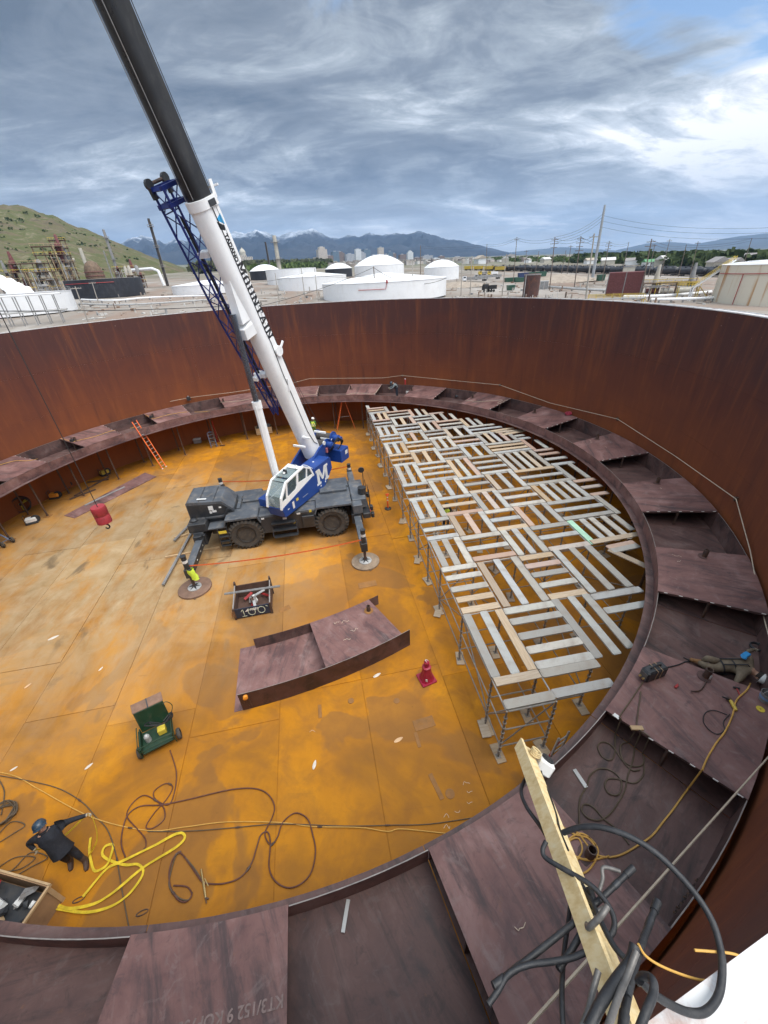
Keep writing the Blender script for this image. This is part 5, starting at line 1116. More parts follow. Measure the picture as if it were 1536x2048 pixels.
pane('side_pane', [(.22, Y1 - .04, 3.46), (.18, Y1 - .04, 3.97), (-.34, Y1 - .04, 4.04), (-.84, Y1 - .04, 3.76), (-1.05, Y1 - .04, 3.38)], M_GLASS)
pane('side_pane', [(1.80, Y0 + .04, 3.02), (1.22, Y0 + .04, 3.86), (-.34, Y0 + .04, 4.04), (-1.05, Y0 + .04, 3.35)], M_GLASS)
b = SB(); b.box(-1.0, 1.85, Y0 + .1, Y1 - .1, 2.64, 2.68); b.build('cab_floor', M_CBLK, crane)
b = SB(); b.box(-.55, .15, .58, 1.18, 2.95, 3.12, .05); b.box(-.62, -.45, .60, 1.16, 3.12, 3.82, .05); b.build('seat', M_CBLK, crane)
b = SB(); b.box(1.25, 1.6, .5, 1.25, 2.7, 3.12, .05); b.build('console', M_CBLK, crane)
b = SB(); b.box(1.70, 1.74, .48, .75, 2.75, 3.05); b.build('papers', M_STKW, crane)
b = SB(); b.box(.55, .62, .75, 1.0, 4.08, 4.32, .02); wl_ = b.build('roof_lamp', M_CBLK, crane); b = SB(); b.cyl((.7, .88, 4.1), (.64, .88, 4.2), .06, 10); b.build('lens', M_STKW, wl_)
b = SB(); b.tube([(.1, 1.2, 4.05), (.1, 1.22, 4.5)], .012, 5); b.build('antenna', M_CBLK, crane)
b = SB(); b.tube(catmull([(-.2, 1.30, 4.06), (-.42, 1.32, 4.2), (-.85, 1.32, 3.95), (-1.25, 1.32, 3.62)], 4), .018, 6); b.build('grab_rail', M_CWHT, crane)
b = SB(); b.tube([(.3, .33, 2.9), (-.3, .33, 3.25), (-.32, .33, 3.5)], .018, 6); b.build('grab_rail', M_CBLU, crane)
b = SB(); b.bar((1.95, .9, 2.72), (1.93, .62, 3.05), .02, .02); b.build('wiper', M_CBLK, crane)
for (x, z, w, h, m) in ((1.0, 2.24, .17, .42, M_STKW), (.62, 2.52, .2, .16, M_STKY), (-.1, 2.45, .5, .015, M_STKW), (-1.7, 2.25, .12, .08, M_STKW), (1.45, 2.4, .14, .06, M_STKW), (-2.2, 2.3, .1, .1, M_STKW)): b = SB(); b.box(x - w / 2, x + w / 2, 1.4005, 1.404, z, z + h); b.build('sticker', m, bod)
# operator seen through the panes: hi-vis torso and helmet stand in the cab (built with the people below)
# rear: counterweight and winches
b = SB(); b.box(-5.05, -4.1, -1.45, 1.50, 2.75, 3.58, .03); cwt = b.build('counterweight', M_CBLU, crane)
b = SB(); b.box(-5.07, -5.052, 1.05, 1.3, 3.0, 3.25); b.build('sticker', M_STKW, cwt)
b = SB(); b.box(-4.9, -4.6, 1.5005, 1.504, 3.15, 3.4); b.build('sticker', M_STKW, cwt)
for (x, z, y0, y1) in ((-3.95, 3.95, -.5, .62), (-4.55, 4.22, -.45, .75)):
    b = SB(); b.cyl((x, y0, z), (x, y1, z), .26, 16); dm = b.build('winch_drum', paint('rope_on_drum', (0.09, 0.08, 0.075), .6, .2, .3, 8), crane, True)
    for y in (y0, y1): b = SB(); b.cyl((x, y - .03, z), (x, y + .03, z), .40, 18); b.build('drum_flange', M_CBLU, dm, True)
    b = SB(); b.cyl((x, y1 + .03, z), (x, y1 + .42, z), .22, 12); b.cyl((x, y1 + .42, z), (x, y1 + .62, z), .14, 10); b.build('winch_motor', M_CBLU, dm, True)
for k in range(5):
    b = SB(); o_ = .1 * k; b.tube(catmull([(-3.7 - o_, .9, 3.6), (-3.5 - o_, 1.3, 4.05 + .05 * k), (-4.0 - o_, 1.45, 4.5 - .07 * k), (-4.4 - o_ * .6, 1.4, 4.0), (-4.2, 1.25, 3.62)], 5), .028, 6); b.build('hydraulic_hose', M_BLKH, crane, True)
b = SB(); b.cyl((-3.5, .72, 4.25), (-3.5, .78, 4.25), .13, 14); b.build('gauge', M_STKW, crane)
b = SB(); b.box(-3.75, -3.62, .70, .80, 3.55, 3.85); b.build('red_hose_end', paint('pink_cap', (.6, .2, .2), .6), crane)
# ---- boom
BE = R_(70.0); B0 = Vector((-3.22, 0, 3.3)); EX = Vector((math.cos(BE), 0, math.sin(BE))); EN = Vector((math.sin(BE), 0, -math.cos(BE))); EY = Vector((0, 1, 0))
def bp(s, n, y): return B0 + EX * s + EN * n + EY * y
def boom_sec(w, d):
    pts = [(-d / 2, -w * .38), (-d / 2, w * .38), (-d * .42, w / 2), (d * .12, w / 2)]
    for k in range(1, 8): a = math.pi * k / 8; pts.append((d * .12 + d * .38 * math.sin(a), w / 2 * math.cos(a)))
    pts.append((d * .12, -w / 2)); pts.append((-d * .42, -w / 2)); return pts
def boom_part(name, s0, s1, w, d, m, chamfer=False):
    b = SB(); sec = boom_sec(w, d); b.loft([[bp(s0, n, y) for n, y in sec], [bp(s1, n, y) for n, y in sec]]); return b.build(name, m, crane, True)
boom_part('boom_base_section', .35, 13.30, .84, 1.06, M_CWHT)
boom_part('boom_second_section', 13.2, 24.5, .72, .92, M_BOOMK); boom_part('boom_third_section', 24.4, 33, .62, .80, M_BOOMK); 
b = SB()
for y in (-.18, .18): b.bar(bp(13.4, .462, y), bp(24.3, .462, y), .03, .012, EN)
b.build('seam_sheen_strip', M_GREYD, crane)  # pale plate-seam bars; their lighter colour paints in the grease sheen
bh = boom_part('boom_head_collar', 13.02, 13.34, .92, 1.14, M_CWHT)
b = SB()
for y in (-.34, .34): b.bar(bp(13.2, -.55, y), bp(13.75, -.62, y), .05, .16)
b.bar(bp(13.45, -.72, -.5), bp(13.55, -.72, .55), .05, .06); b.build('rope_guide', M_CWHT, bh)
b = SB(); b.bar(bp(13.15, -.3, .48), bp(13.15, .05, .48), .06, .2); b.build('collar_fitting', M_CBLK, bh)
b = SB(); b.tube([bp(13.1, -.05, .44), bp(9.5, -.08, .435), bp(8.2, -.05, .435), bp(7.6, -.1, .44), bp(5.9, .0, .44), bp(2.2, .02, .44), bp(1.2, -.15, .44), bp(.9, -.35, .44)], .018, 5); b.build('boom_cable', M_BLKH, crane)
b = SB(); b.tube([bp(13.2, -.28, .437), bp(8.4, -.25, .437)], .008, 4); b.build('boom_seam', M_GREYD, crane)
b = SB(); b.tube([bp(40, -.80, .1), bp(13.55, -.70, .1), bp(7.2, -.80, .1), Vector((-4.1, .1, 4.2))], .014, 5); b.build('hoist_rope', M_WIRE, crane)
b = SB(); b.tube([bp(40, -.86, -.15), bp(13.55, -.74, -.15), bp(7.2, -.84, -.1), Vector((-4.6, 0, 4.5))], .014, 5); b.build('hoist_rope', M_WIRE, crane)
b = SB(); b.cyl(bp(7.0, -.35, .42), bp(7.0, -.35, .52), .26, 16); rl = b.build('cable_reel', M_CWHT, crane, True); b = SB(); b.bar(bp(7.0, -.4, .5), bp(7.25, -.85, .5), .05, .10); b.build('reel_bracket', M_CWHT, rl)
b = SB(); b.bar(bp(5.6, -.1, .445), bp(5.0, .1, .445), .02, .16, (0, 1, 0)); b.build('hinge_cover', M_CWHT, crane)
# lift cylinder
cb, cm, ct_ = Vector((.30, 0, 2.5)), Vector((.86, 0, 7.95)), Vector((.92, 0, 11.85))
ax = (ct_ - cb).normalized(); cm = cb + ax * 5.45
b = SB(); b.cyl(cb, cm, .205, 18); b.cyl(cm - ax * .35, cm, .235, 18); b.build('lift_cylinder', M_CWHT, crane, True)
b = SB(); b.cyl(cm, ct_, .135, 16); b.build('lift_rod', M_ROD, crane, True)
b = SB(); b.loft([[bp(8.9, .40, -.3), bp(8.9, .40, .3), bp(8.9, .46, .3), bp(8.9, .46, -.3)], [bp(8.75, .40, -.33), bp(8.75, .40, .33), bp(8.75, 1.0, .28), bp(8.75, 1.0, -.28)], [bp(8.3, .40, -.33), bp(8.3, .40, .33), bp(8.3, 1.05, .25), bp(8.3, 1.05, -.25)]]); b.build('cylinder_bracket', M_CWHT, crane)
b = SB(); b.loft([[bp(10.6, .42, -.2), bp(10.6, .42, .2), bp(10.6, .5, .2), bp(10.6, .5, -.2)], [bp(8.95, .42, -.3), bp(8.95, .42, .3), bp(8.95, .9, .25), bp(8.95, .9, -.25)]]); b.build('bracket_rib', M_CWHT, crane)
b = SB(); b.tube([cm + Vector((.2, .1, -.2)), cb + ax * 2.5 + Vector((.28, .12, 0)), cb + ax * 1.2 + Vector((.3, .15, 0))], .03, 5); b.build('cylinder_pipe', M_CWHT, crane)
for s, sg in ((6.0, 1), (11.6, .55)):
    b = SB(); c = bp(s, .25, -.42); b.bar(c, bp(s, .25, -1.15 * (.6 + .4 * sg)), .34, .22, EX); b.bar(bp(s, .25, -.85), bp(s, .75 * sg, -.85), .3, .2, EX); b.build('jib_bracket', M_CWHT, crane)
# stowed lattice jib along the far side of the boom
jb0, jb1 = bp(3.6, .05, -.85), bp(13.95, .05, -.95); JX = (jb1 - jb0).normalized(); JL = (jb1 - jb0).length; JN = EN; JY = (JX.cross(JN)).normalized()
ch = [(-.10, -.32), (-.10, .28), (.72, -.32), (.72, .28)]
def jp(s, c): f = .55 + .45 * min(1, s / (JL * .55)); return jb0 + JX * s + JN * (.1 + (c[0] - .1) * f) + JY * c[1] * f
jib = SB(); jpar = None
for c in ch:
    b = SB(); b.tube([jp(JL * k / 10, c) for k in range(11)], .050, 7); o = b.build('jib_chord', M_CNAV, crane, True)
    jpar = jpar or o
nb = 13
for k in range(nb):
    s0, s1 = JL * k / nb, JL * (k + 1) / nb
    for a, c in ((0, 2), (1, 3), (0, 1), (2, 3)):
        b = SB(); b.cyl(jp(s0, ch[a if k % 2 else c]), jp(s1, ch[c if k % 2 else a]), .024, 5); b.build('jib_lacing', M_CNAV, jpar)
    if k % 2 == 0: b = SB(); b.cyl(jp(s0, ch[0]), jp(s0, ch[2]), .024, 5); b.build('jib_lacing', M_CNAV, jpar)
b = SB()
for e in (JL - .02, JL - .55):
    b.bar(jp(e, (-.14, -.3)), jp(e, (.80, -.3)), .16, .16); b.bar(jp(e, (-.14, .26)), jp(e, (.80, .26)), .14, .14); b.bar(jp(e, (.72, -.3)), jp(e, (.72, .26)), .12, .14); b.bar(jp(e, (-.1, -.3)), jp(e, (-.1, .26)), .12, .14)
b.build('jib_head', M_CNAV, crane)
for c in ((-.12, -.3), (.74, -.3)): b = SB(); p = jp(JL + .15, c); b.cyl(p - JY * .06, p + JY * .06, .17, 12); b.bar(jp(JL - .3, c), p, .1, .22); b.build('jib_lug', M_CBLK, crane)
b = SB(); b.cyl(jp(JL + .15, (-.12, -.3)), jp(JL + .15, (.74, -.3)), .06, 8); b.build('jib_pin', M_PIPE, crane)
b = SB(); b.tube([jp(1.0, (.3, 0)), jp(JL * .5, (.3, .05)), jp(JL - 1, (.3, 0))], .06, 6); b.build('jib_hose', M_BLKH, crane)
# ---- lettering
GL = {'M': (1.3, [[(.0, 0), (.44, 0), (.44, .15), (.0, .15)], [(.09, .1), (.33, .1), (.33, .9), (.09, .9)], [(0, .85), (.40, .85), (.40, 1), (0, 1)], [(.86, 0), (1.3, 0), (1.3, .15), (.86, .15)], [(.96, .1), (1.2, .1), (1.2, .9), (.96, .9)], [(.90, .85), (1.3, .85), (1.3, 1), (.90, 1)], [(.16, .98), (.42, .98), (.74, .22), (.56, .22)], [(1.14, .98), (.88, .98), (.56, .22), (.74, .22)]]),
      'O': (.95, [[(.05, .2), (.32, .2), (.32, .8), (.05, .8)], [(.63, .2), (.90, .2), (.90, .8), (.63, .8)], [(.05, .8), (.25, 1), (.70, 1), (.90, .8), (.63, .8), (.55, .85), (.40, .85), (.32, .8)], [(.05, .2), (.32, .2), (.40, .15), (.55, .15), (.63, .2), (.90, .2), (.70, 0), (.25, 0)]]),
      'U': (1.0, [[(.0, .85), (.42, .85), (.42, 1), (0, 1)], [(.08, .2), (.33, .2), (.33, .9), (.08, .9)], [(.60, .85), (1.0, .85), (1.0, 1), (.60, 1)], [(.68, .2), (.92, .2), (.92, .9), (.68, .9)], [(.08, .2), (.33, .2), (.40, .15), (.60, .15), (.68, .2), (.92, .2), (.75, 0), (.25, 0)]]),
      'N': (1.1, [[(0, 0), (.42, 0), (.42, .15), (0, .15)], [(.09, .1), (.32, .1), (.32, .9), (.09, .9)], [(0, .85), (.36, .85), (.36, 1), (0, 1)], [(.68, .85), (1.1, .85), (1.1, 1), (.68, 1)], [(.78, .0), (1.0, .0), (1.0, .9), (.78, .9)], [(.12, .98), (.38, .98), (.98, .02), (.74, .02)]]),
      'T': (.9, [[(.0, .82), (.9, .82), (.9, 1), (0, 1)], [(0, .65), (.13, .65), (.13, .85), (0, .85)], [(.77, .65), (.9, .65), (.9, .85), (.77, .85)], [(.32, .1), (.58, .1), (.58, .85), (.32, .85)], [(.2, 0), (.7, 0), (.7, .15), (.2, .15)]]),
      'A': (1.1, [[(0, 0), (.4, 0), (.4, .14), (0, .14)], [(.66, 0), (1.1, 0), (1.1, .14), (.66, .14)], [(.10, .1), (.30, .1), (.60, .98), (.42, .98)], [(.74, .1), (1.0, .1), (.70, 1), (.42, 1)], [(.28, .28), (.80, .28), (.76, .42), (.33, .42)]]),
      'I': (.5, [[(0, 0), (.5, 0), (.5, .15), (0, .15)], [(0, .85), (.5, .85), (.5, 1), (0, 1)], [(.12, .1), (.38, .1), (.38, .9), (.12, .9)]])}
def word(name, txt, org, dx, dy, size, m, par, gap=.12, basis=None):
    """flat letters laid on a face: org is the baseline start, dx the reading direction, dy the letters' up direction"""
    x = 0.0; nrm = Vector(dx).cross(Vector(dy)).normalized()
    for ch_ in txt:
        w, strokes = GL[ch_]; b = SB() if basis is None else MB()
        for k, st_ in enumerate(strokes):
            z = .002 + .0006 * k; pts = [org + Vector(dx) * (x + p) * size + Vector(dy) * q * size for p, q in st_]; n_ = len(pts)
            b.add([p for p in pts] + [p + nrm * z for p in pts], [tuple(range(n_, 2 * n_))] + [(i, (i + 1) % n_, n_ + (i + 1) % n_, n_ + i) for i in range(n_)])
        b.build(name, m, par); x += w + gap
word('letter', 'MOUNTAIN', bp(11.05, -.06, .4205), -EX, -EN, .385, M_INK, crane, .10)
word('letter', 'M', Vector((-1.35, 1.4015, 2.42)), Vector((-1, 0, 0)), Vector((0, 0, 1)), .98, M_STKW, bod)
def text_mesh(txt, size, off=0.0, ext=.0015):
    c = bpy.data.curves.new('t', 'FONT'); c.body = txt; c.size = size; c.offset = off; c.extrude = ext; c.align_x = 'LEFT'
    o = bpy.data.objects.new('t', c); COL.objects.link(o); dg = bpy.context.evaluated_depsgraph_get(); dg.update(); me = bpy.data.meshes.new_from_object(o.evaluated_get(dg)); bpy.data.objects.remove(o); bpy.data.curves.remove(c); return me
def place_text(name, txt, size, org, dx, dy, m, par, off=0.0):
    me = text_mesh(txt, size, off); me.materials.clear(); me.materials.append(m); dx, dy = Vector(dx).normalized(), Vector(dy).normalized(); dz = dx.cross(dy)
    M = Matrix(((dx.x, dy.x, dz.x, org.x), (dx.y, dy.y, dz.y, org.y), (dx.z, dy.z, dz.z, org.z), (0, 0, 0, 1))); me.transform(M); o = mk(name, me, par); return o
o = place_text('maker_lettering', 'TADANO', .235, SUP @ bp(12.1, -.1, .4225), SUP.to_3x3() @ -EX, SUP.to_3x3() @ -EN, M_INK, crane, .012)
b = SB(); y = .4215; b.add([bp(12.75, -.34, y), bp(12.62, .0, y), bp(12.38, -.36, y), bp(12.75, -.34, y + .002), bp(12.62, .0, y + .002), bp(12.38, -.36, y + .002)], [(0, 1, 2), (3, 4, 5)]); b.build('maker_logo', M_LBLU, crane)
b = SB(); b.add([bp(12.58, .02, y), bp(12.3, .0, y), bp(12.2, -.24, y), bp(12.34, -.32, y), bp(12.58, .02, y + .002), bp(12.3, .0, y + .002), bp(12.2, -.24, y + .002), bp(12.34, -.32, y + .002)], [(0, 1, 2, 3), (4, 5, 6, 7)]); b.build('maker_logo', M_INK, crane)
# ---- hook ball hanging from the boom tip
hk = px(205, 1035, .0); hp = pd(203, 1030, 17.0)
t = thing('headache_ball', 'red cylindrical hook weight hanging on a rope at the left', 'hook', (hp.x, hp.y, hp.z), 0)
b = MB(); b.lathe([(.14, .40), (.27, .42), (.29, .36), (.29, .05), (.275, .03), (.275, .0), (.29, -.02), (.29, -.36), (.16, -.42)], 20); b.build('weight', paint('hook_red', (0.36, 0.035, 0.045), .5, 0, .25, 5, (.12, .05, .04), .5), t, True)
b = MB(); b.tube(catmull([(0, 0, -.36), (0, 0, -.46), (.09, 0, -.52), (.10, 0, -.62), (.0, 0, -.70), (-.09, 0, -.64)], 4), .032, 7); b.build('hook', M_CBLK, t, True)
b = MB(); b.tube([(0, 0, .40), (-.02, .01, 8), (0, .1, 30)], .016, 5); b.build('hoist_rope', M_WIRE, t)
# orange barrier tape between the outriggers
def tape(label, a, c, sag):
    a, c = Vector(a), Vector(c); b = MB(); n = 16; rings = []
    for k in range(n + 1): p = a.lerp(c, k / n) - Vector((0, 0, sag * 4 * (k / n) * (1 - k / n))); w = .035; rings.append([p + Vector((0, 0, w)), p + Vector((0, .004, w)), p + Vector((0, .004, -w)), p - Vector((0, 0, w))])
    b.loft(rings); tag(b.build('barrier_tape', M_ORNG), label, 'tape')
tape('orange barrier tape strung between the two near outriggers', cw(-4.6, -4.45, 1.42), cw(3.95, -4.5, 1.5), .22)
tape('orange barrier tape behind the crane at the far left', cw(-4.5, 4.5, 1.55), cw(-.2, 3.2, 1.75), .05)
tape('short orange tape at the far right outrigger', cw(1.6, 4.2, 1.55), cw(4.15, 4.45, 1.55), .03)
# ================================================================== loose pontoon piece on the floor
A_, B_ = px(487, 1421), px(820, 1290); mid_ = (A_ + B_) / 2; ang_ = math.atan2(B_.y - A_.y, B_.x - A_.x)
seg = thing('pontoon_segment', 'loose purple-brown pontoon box section lying in the middle of the floor', 'pontoon segment', (mid_.x, mid_.y, .012), ang_)
hw = math.degrees(math.asin((B_ - A_).length / 2 / RO))
def sg(r, a, z): return (r * math.sin(R_(a)), RO * math.cos(R_(hw)) - r * math.cos(R_(a)), z)
def sgsec(b, r0, r1, z0a, z1a, z0b, z1b, a0, a1, n=8):
    b.loft([[sg(r0, a0 + (a1 - a0) * i / n, z0a), sg(r1, a0 + (a1 - a0) * i / n, z0b), sg(r1, a0 + (a1 - a0) * i / n, z1b), sg(r0, a0 + (a1 - a0) * i / n, z1a)] for i in range(n + 1)]); return b
b = MB(); sgsec(b, RI - .1, RO - .006, 0, .01, 0, .01, -hw - .9, hw - .3); b.build('bottom_plate', M_PLATE, seg)
b = MB(); sgsec(b, RO - .005, RO + .007, .0, .90, .0, .90, -hw, hw); b.build('outer_rim_plate', m_plate('rim_plate_dark', (.42, .38, .38)), seg, True)
b = MB(); sgsec(b, RO - .007, RO + .009, .901, .907, .901, .907, -hw, hw); b.build('cut_edge', M_EDGE, seg)
b = MB(); sgsec(b, RI + .05, RI + .06, .011, .55, .011, .55, -hw + 1.2, -.5, 5); b.build('inner_rim_plate', M_PLATE_IN, seg)
b = MB(); sgsec(b, RI + .05, RI + .06, .011, .55, .011, .55, hw - 1.6, hw + .6, 3); b.build('inner_rim_plate', M_PLATE_IN, seg)
b = MB(); sgsec(b, RI + .062, RO - .008, .56, .568, .86, .868, -.6, hw - 1.0, 6); dk_ = b.build('deck_plate', M_PLATE, seg)
b = MB(); sgsec(b, RI + .07, RO - .01, .48, .555, .78, .855, -.6, -.55, 1); b.build('edge_angle', M_EDGE, dk_)
c = Vector(sg(RI + .75, hw - 2.2, .67)); b = MB(); b.lathe([(.075, -0.05), (.085, -0.05), (.085, .28), (.066, .28), (.066, .0)], 14, c, caps=False); b.build('leg_sleeve', M_PIPE, dk_, True)
b = MB(); b.lathe([(.0861, .0), (.20, .0), (.20, .008), (.0861, .008)], 16, c, caps=False); b.build('sleeve_pad', M_PATCH, dk_)
b = MB(); b.box(-.05, .05, 1.2, 1.35, .011, .5); b.build('edge_post', M_PIPE, seg)
def scribble(name, pts, w, m, par=None, z=.003, n=5):
    b = MB(); P = catmull(pts, n); 
    for p, q in zip(P, P[1:]):
        if (q - p).length > 1e-5: b.bar(p + Vector((0, 0, z)), q + Vector((0, 0, z)), w, .002)
    return b.build(name, m, par)
rs = random.Random(2)
def scrawl(c, dx, dy, n, h, m, par, w=.014):
    pts = [Vector(c) + Vector(dx) * (k * h * .45 + rs.uniform(-.2, .2) * h) + Vector(dy) * rs.uniform(0, 1) * h for k in range(n)]; scribble('chalk_mark', pts, w, m, par)
sl_ = (.868 - .568) / (RO - RI - .07)
for f, q, n in ((.30, 1.2, 5), (.34, 2.0, 7), (.6, 2.6, 6), (.75, 1.3, 6)): scrawl((.3 + q * .35, 2.6 - f * 2.6, .575 + f * .29), (1, 0, 0), (0, .97, -.1), n, .13, M_CHALK, dk_)
# chain hoist hanging on its front
hc = Vector(sg(RO + .05, -hw + .45, .90)); t = thing('chain_hoist', 'small orange chain hoist hung on the front of the loose pontoon piece', 'hoist', Matrix.Translation(seg.location) @ Matrix.Rotation(ang_, 4, 'Z') @ hc, ang_)
M_HOIST = paint('hoist_orange', (.75, .28, .03), .5); b = MB(); b.lathe([(.02, -.07), (.085, -.05), (.085, .05), (.02, .07)], 12, (.08, -.05, -.12), 'y'); b.build('body', M_HOIST, t, True)
for k in range(4): b = MB(); b.tube(catmull([(-.1 + .06 * k, 0, .01), (-.12 + .09 * k, -.03, -.3), (-.05 + .08 * k, -.04, -.5 - .08 * k), (.02 + .05 * k, -.03, -.25), (.06, -.05, -.1)], 5), .007, 4); b.build('chain', M_PIPE, t)
# ================================================================== scrap skip with 100
c = px(511, 1214); t = thing('scrap_skip', 'small dark blue scrap skip marked 100 in front of the crane', 'skip', (c.x, c.y, .012), R_(9))
M_SKIP = paint('skip_navy', (.020, .032, .060), .55, 0, .3, 2, (.12, .08, .06), .4); M_SKIPI = paint('skip_inside_rust', (.10, .055, .04), .8, 0, .4, 2)
b = MB(); b.box(-.78, .78, -.6, .72, .10, .14); b.build('floor', M_SKIPI, t)
for nm, q in (('front_wall', (-.80, .80, -.62, -.585, .06, .60)), ('back_wall', (-.80, .80, .70, .735, .06, .86)), ('side_wall', (-.80, -.765, -.583, .698, .06, .62)), ('side_wall', (.765, .80, -.583, .698, .06, .62))):
    b = MB(); b.box(*q); b.build(nm, M_SKIP if nm == 'front_wall' else M_SKIPI, t)
for x in (-.8, .8):
    for y in (-.6, .72): b = MB(); b.box(x - .045, x + .045, y - .045, y + .045, .01, .66 if y < 0 else .98); b.build('corner_post', M_PIPE, t)
    b = MB(); b.lathe([(.035, -.03), (.075, -.03), (.075, .03), (.035, .03)], 12, (x, .72, 1.03), 'x', False); b.build('lifting_eye', M_PIPE, t)
    b = MB(); b.bar((x, -.6, .64), (x, .72, .9), .05, .05); b.build('side_rail', M_EDGE, t)
for k in range(9):
    b = MB(); x, y = rs.uniform(-.6, .6), rs.uniform(-.4, .5); b.M = Matrix.Translation((x, y, .25 + .03 * k)) @ Matrix.Rotation(rs.uniform(0, 3), 4, 'Z') @ Matrix.Rotation(rs.uniform(-.4, .4), 4, 'X'); b.box(-.25, .25, -.06, .06, -.02, .02); b.build('scrap', rs.choice([M_ALU, M_EDGE, M_PIPE, M_STKW, M_REDP]), t)
b = MB(); b.tube([(-.80 + .06 * math.cos(a / 3) - .05, -.62 - .05 * math.sin(a), .34 + .2 * math.cos(a)) for a in [k * .7 for k in range(20)]], .014, 5); b.build('wire_coil', paint('copper_wire', (.3, .13, .05), .5), t)
M_PCHALK = paint('pale_chalk', (.62, .66, .50), .9)
def stroke_glyphs(par, sets, org, w, m):
    for pts in sets: scr = catmull([Vector((org[0] + p[0], org[1], org[2] + p[1])) for p in pts], 5); b = MB(); [b.bar(p, q, w, w * .3, (0, 1, 0)) for p, q in zip(scr, scr[1:]) if (q - p).length > 1e-4]; b.build('chalk_number', m, par)
circ = lambda cx, cz, rx, rz: [(cx + rx * math.sin(a * .7), cz + rz * math.cos(a * .7)) for a in range(10)]
stroke_glyphs(t, [[(-.5, .40), (-.42, .50), (-.40, .3), (-.40, .10)], [(-.5, .10), (-.4, .10), (-.3, .10)], circ(-.05, .30, .15, .19), circ(.38, .32, .15, .19), [(.6, .52), (.68, .46)]], (0, -.624, .02), .028, M_PCHALK)
o = place_text('logo_lettering', 'AGBI', .17, Vector((-.12, -.6235, .40)), (1, 0, 0), (0, 0, 1), M_STKW, t, .006)
b = MB(); b.add([(-.34, -.6235, .38), (-.16, -.6235, .38), (-.16, -.6235, .56), (-.34, -.625, .38), (-.16, -.625, .38), (-.16, -.625, .56)], [(0, 1, 2), (3, 4, 5)]); b.build('logo_triangle', M_STKW, t)
p, q = px(449, 1188, .78), px(560, 1172, .9); b = MB(); b.bar(p - p, q - p, .10, .05); b.bar(Vector((0, 0, .03)), q - p + Vector((0, 0, .03)), .03, .05); o = b.build('steel_bar', M_GREYD, None, False, p); tag(o, 'grey steel bar laid across the top of the scrap skip', 'bar')
# ================================================================== red stand, delineator post
c = px(853, 1358); t = thing('safety_stand', 'dark red flared plastic stand beside the loose pontoon piece', 'stand', (c.x, c.y, .012), R_(20)); M_RED = paint('stand_red', (.34, .012, .045), .45, 0, .15, 4, (.15, .03, .04), .3)
b = MB(); b.box(-.30, .30, -.30, .30, 0, .07, .02); b.build('base', M_RED, t)
b = MB(); sq = lambda s, z: [(s, -s * .55, z), (s, s * .55, z), (s * .55, s, z), (-s * .55, s, z), (-s, s * .55, z), (-s, -s * .55, z), (-s * .55, -s, z), (s * .55, -s, z)]; b.loft([sq(.25, .071), sq(.205, .18), (sq(.16, .45)), sq(.135, .66), sq(.15, .68), sq(.15, .72), sq(.09, .74)]); b.build('skirt', M_RED, t)
b = MB(); b.lathe([(.085, .74), (.085, .92), (.10, .93), (.10, .97), (.05, 1.02), (.02, 1.06)], 14); b.build('head', M_RED, t, True)
b = MB(); b.tube(catmull([(.1, 0, .95), (.02, .02, 1.05), (-.06, 0, 1.10), (-.02, -.05, 1.02)], 4), .012, 5); b.build('handle', M_STKW, t)
b = MB(); b.M = Matrix.Rotation(R_(-45), 4, 'Z'); b.box(.04, .12, -.262, -.255, .2, .34); b.build('label_plate', M_STKW, t)
c = px(776, 1018); t = thing('delineator_post', 'orange post with white bands on a round black base right of the crane', 'post', (c.x, c.y, .012)); M_ORP = paint('post_orange', (.80, .12, .03), .5, 0, .1, 4)
b = MB(); b.lathe([(.21, 0), (.21, .05), (.12, .09), (.06, .10)], 18); b.build('base', M_CBLK, t, True); b = MB(); b.cyl((0, 0, .1), (0, 0, 1.02), .05, 12); b.build('post', M_ORP, t, True)
for z in (.62, .82): b = MB(); b.cyl((0, 0, z), (0, 0, z + .09), .0515, 12); b.build('band', M_STKW, t, True)
b = MB(); b.box(-.12, .12, -.02, .02, 1.0, 1.12, .01); b.build('tape_head', M_ORP, t)
# ================================================================== green welding cart
c = px(322, 1478); t = thing('welding_cart', 'dark green two-wheeled hose cart with an open brown lid', 'cart', (c.x, c.y, .012), R_(28)); t.scale = (.9, .9, .9); M_GRN = paint('cart_green', (.012, .045, .022), .5, 0, .3, 3, (.12, .10, .06), .35); M_LID = paint('lid_brown', (.23, .13, .085), .7, 0, .3, 3)
b = MB(); b.box(-.52, .52, -.55, .35, .28, .34, .01); b.build('tray', M_GRN, t)
for x in (-.53, .5): b = MB(); b.box(x, x + .03, -.55, .35, .341, .62); b.build('tray_side', M_GRN, t)
b = MB(); b.M = Matrix.Translation((0, .36, .34)) @ Matrix.Rotation(R_(-12), 4, 'X'); b.box(-.5, .5, 0, .04, 0, .92, .01); b.build('back_panel', M_GRN, t)
b = MB(); b.M = Matrix.Translation((0, .56, 1.26)) @ Matrix.Rotation(R_(-62), 4, 'X'); b.box(-.52, .52, 0, .03, 0, .34, .01); ld = b.build('lid', M_LID, t)
b = MB(); b.M = Matrix.Translation((0, .56, 1.26)) @ Matrix.Rotation(R_(-62), 4, 'X'); b.box(-.02, .02, -.012, -.002, 0, .34); b.build('lid_strap', M_CBLK, ld)
for z in (.55, .78): b = MB(); b.tube([(-.56, .3, z), (-.56, -.6, z), (.56, -.6, z), (.56, .3, z)], .02, 6); b.build('rail', M_GRN, t)
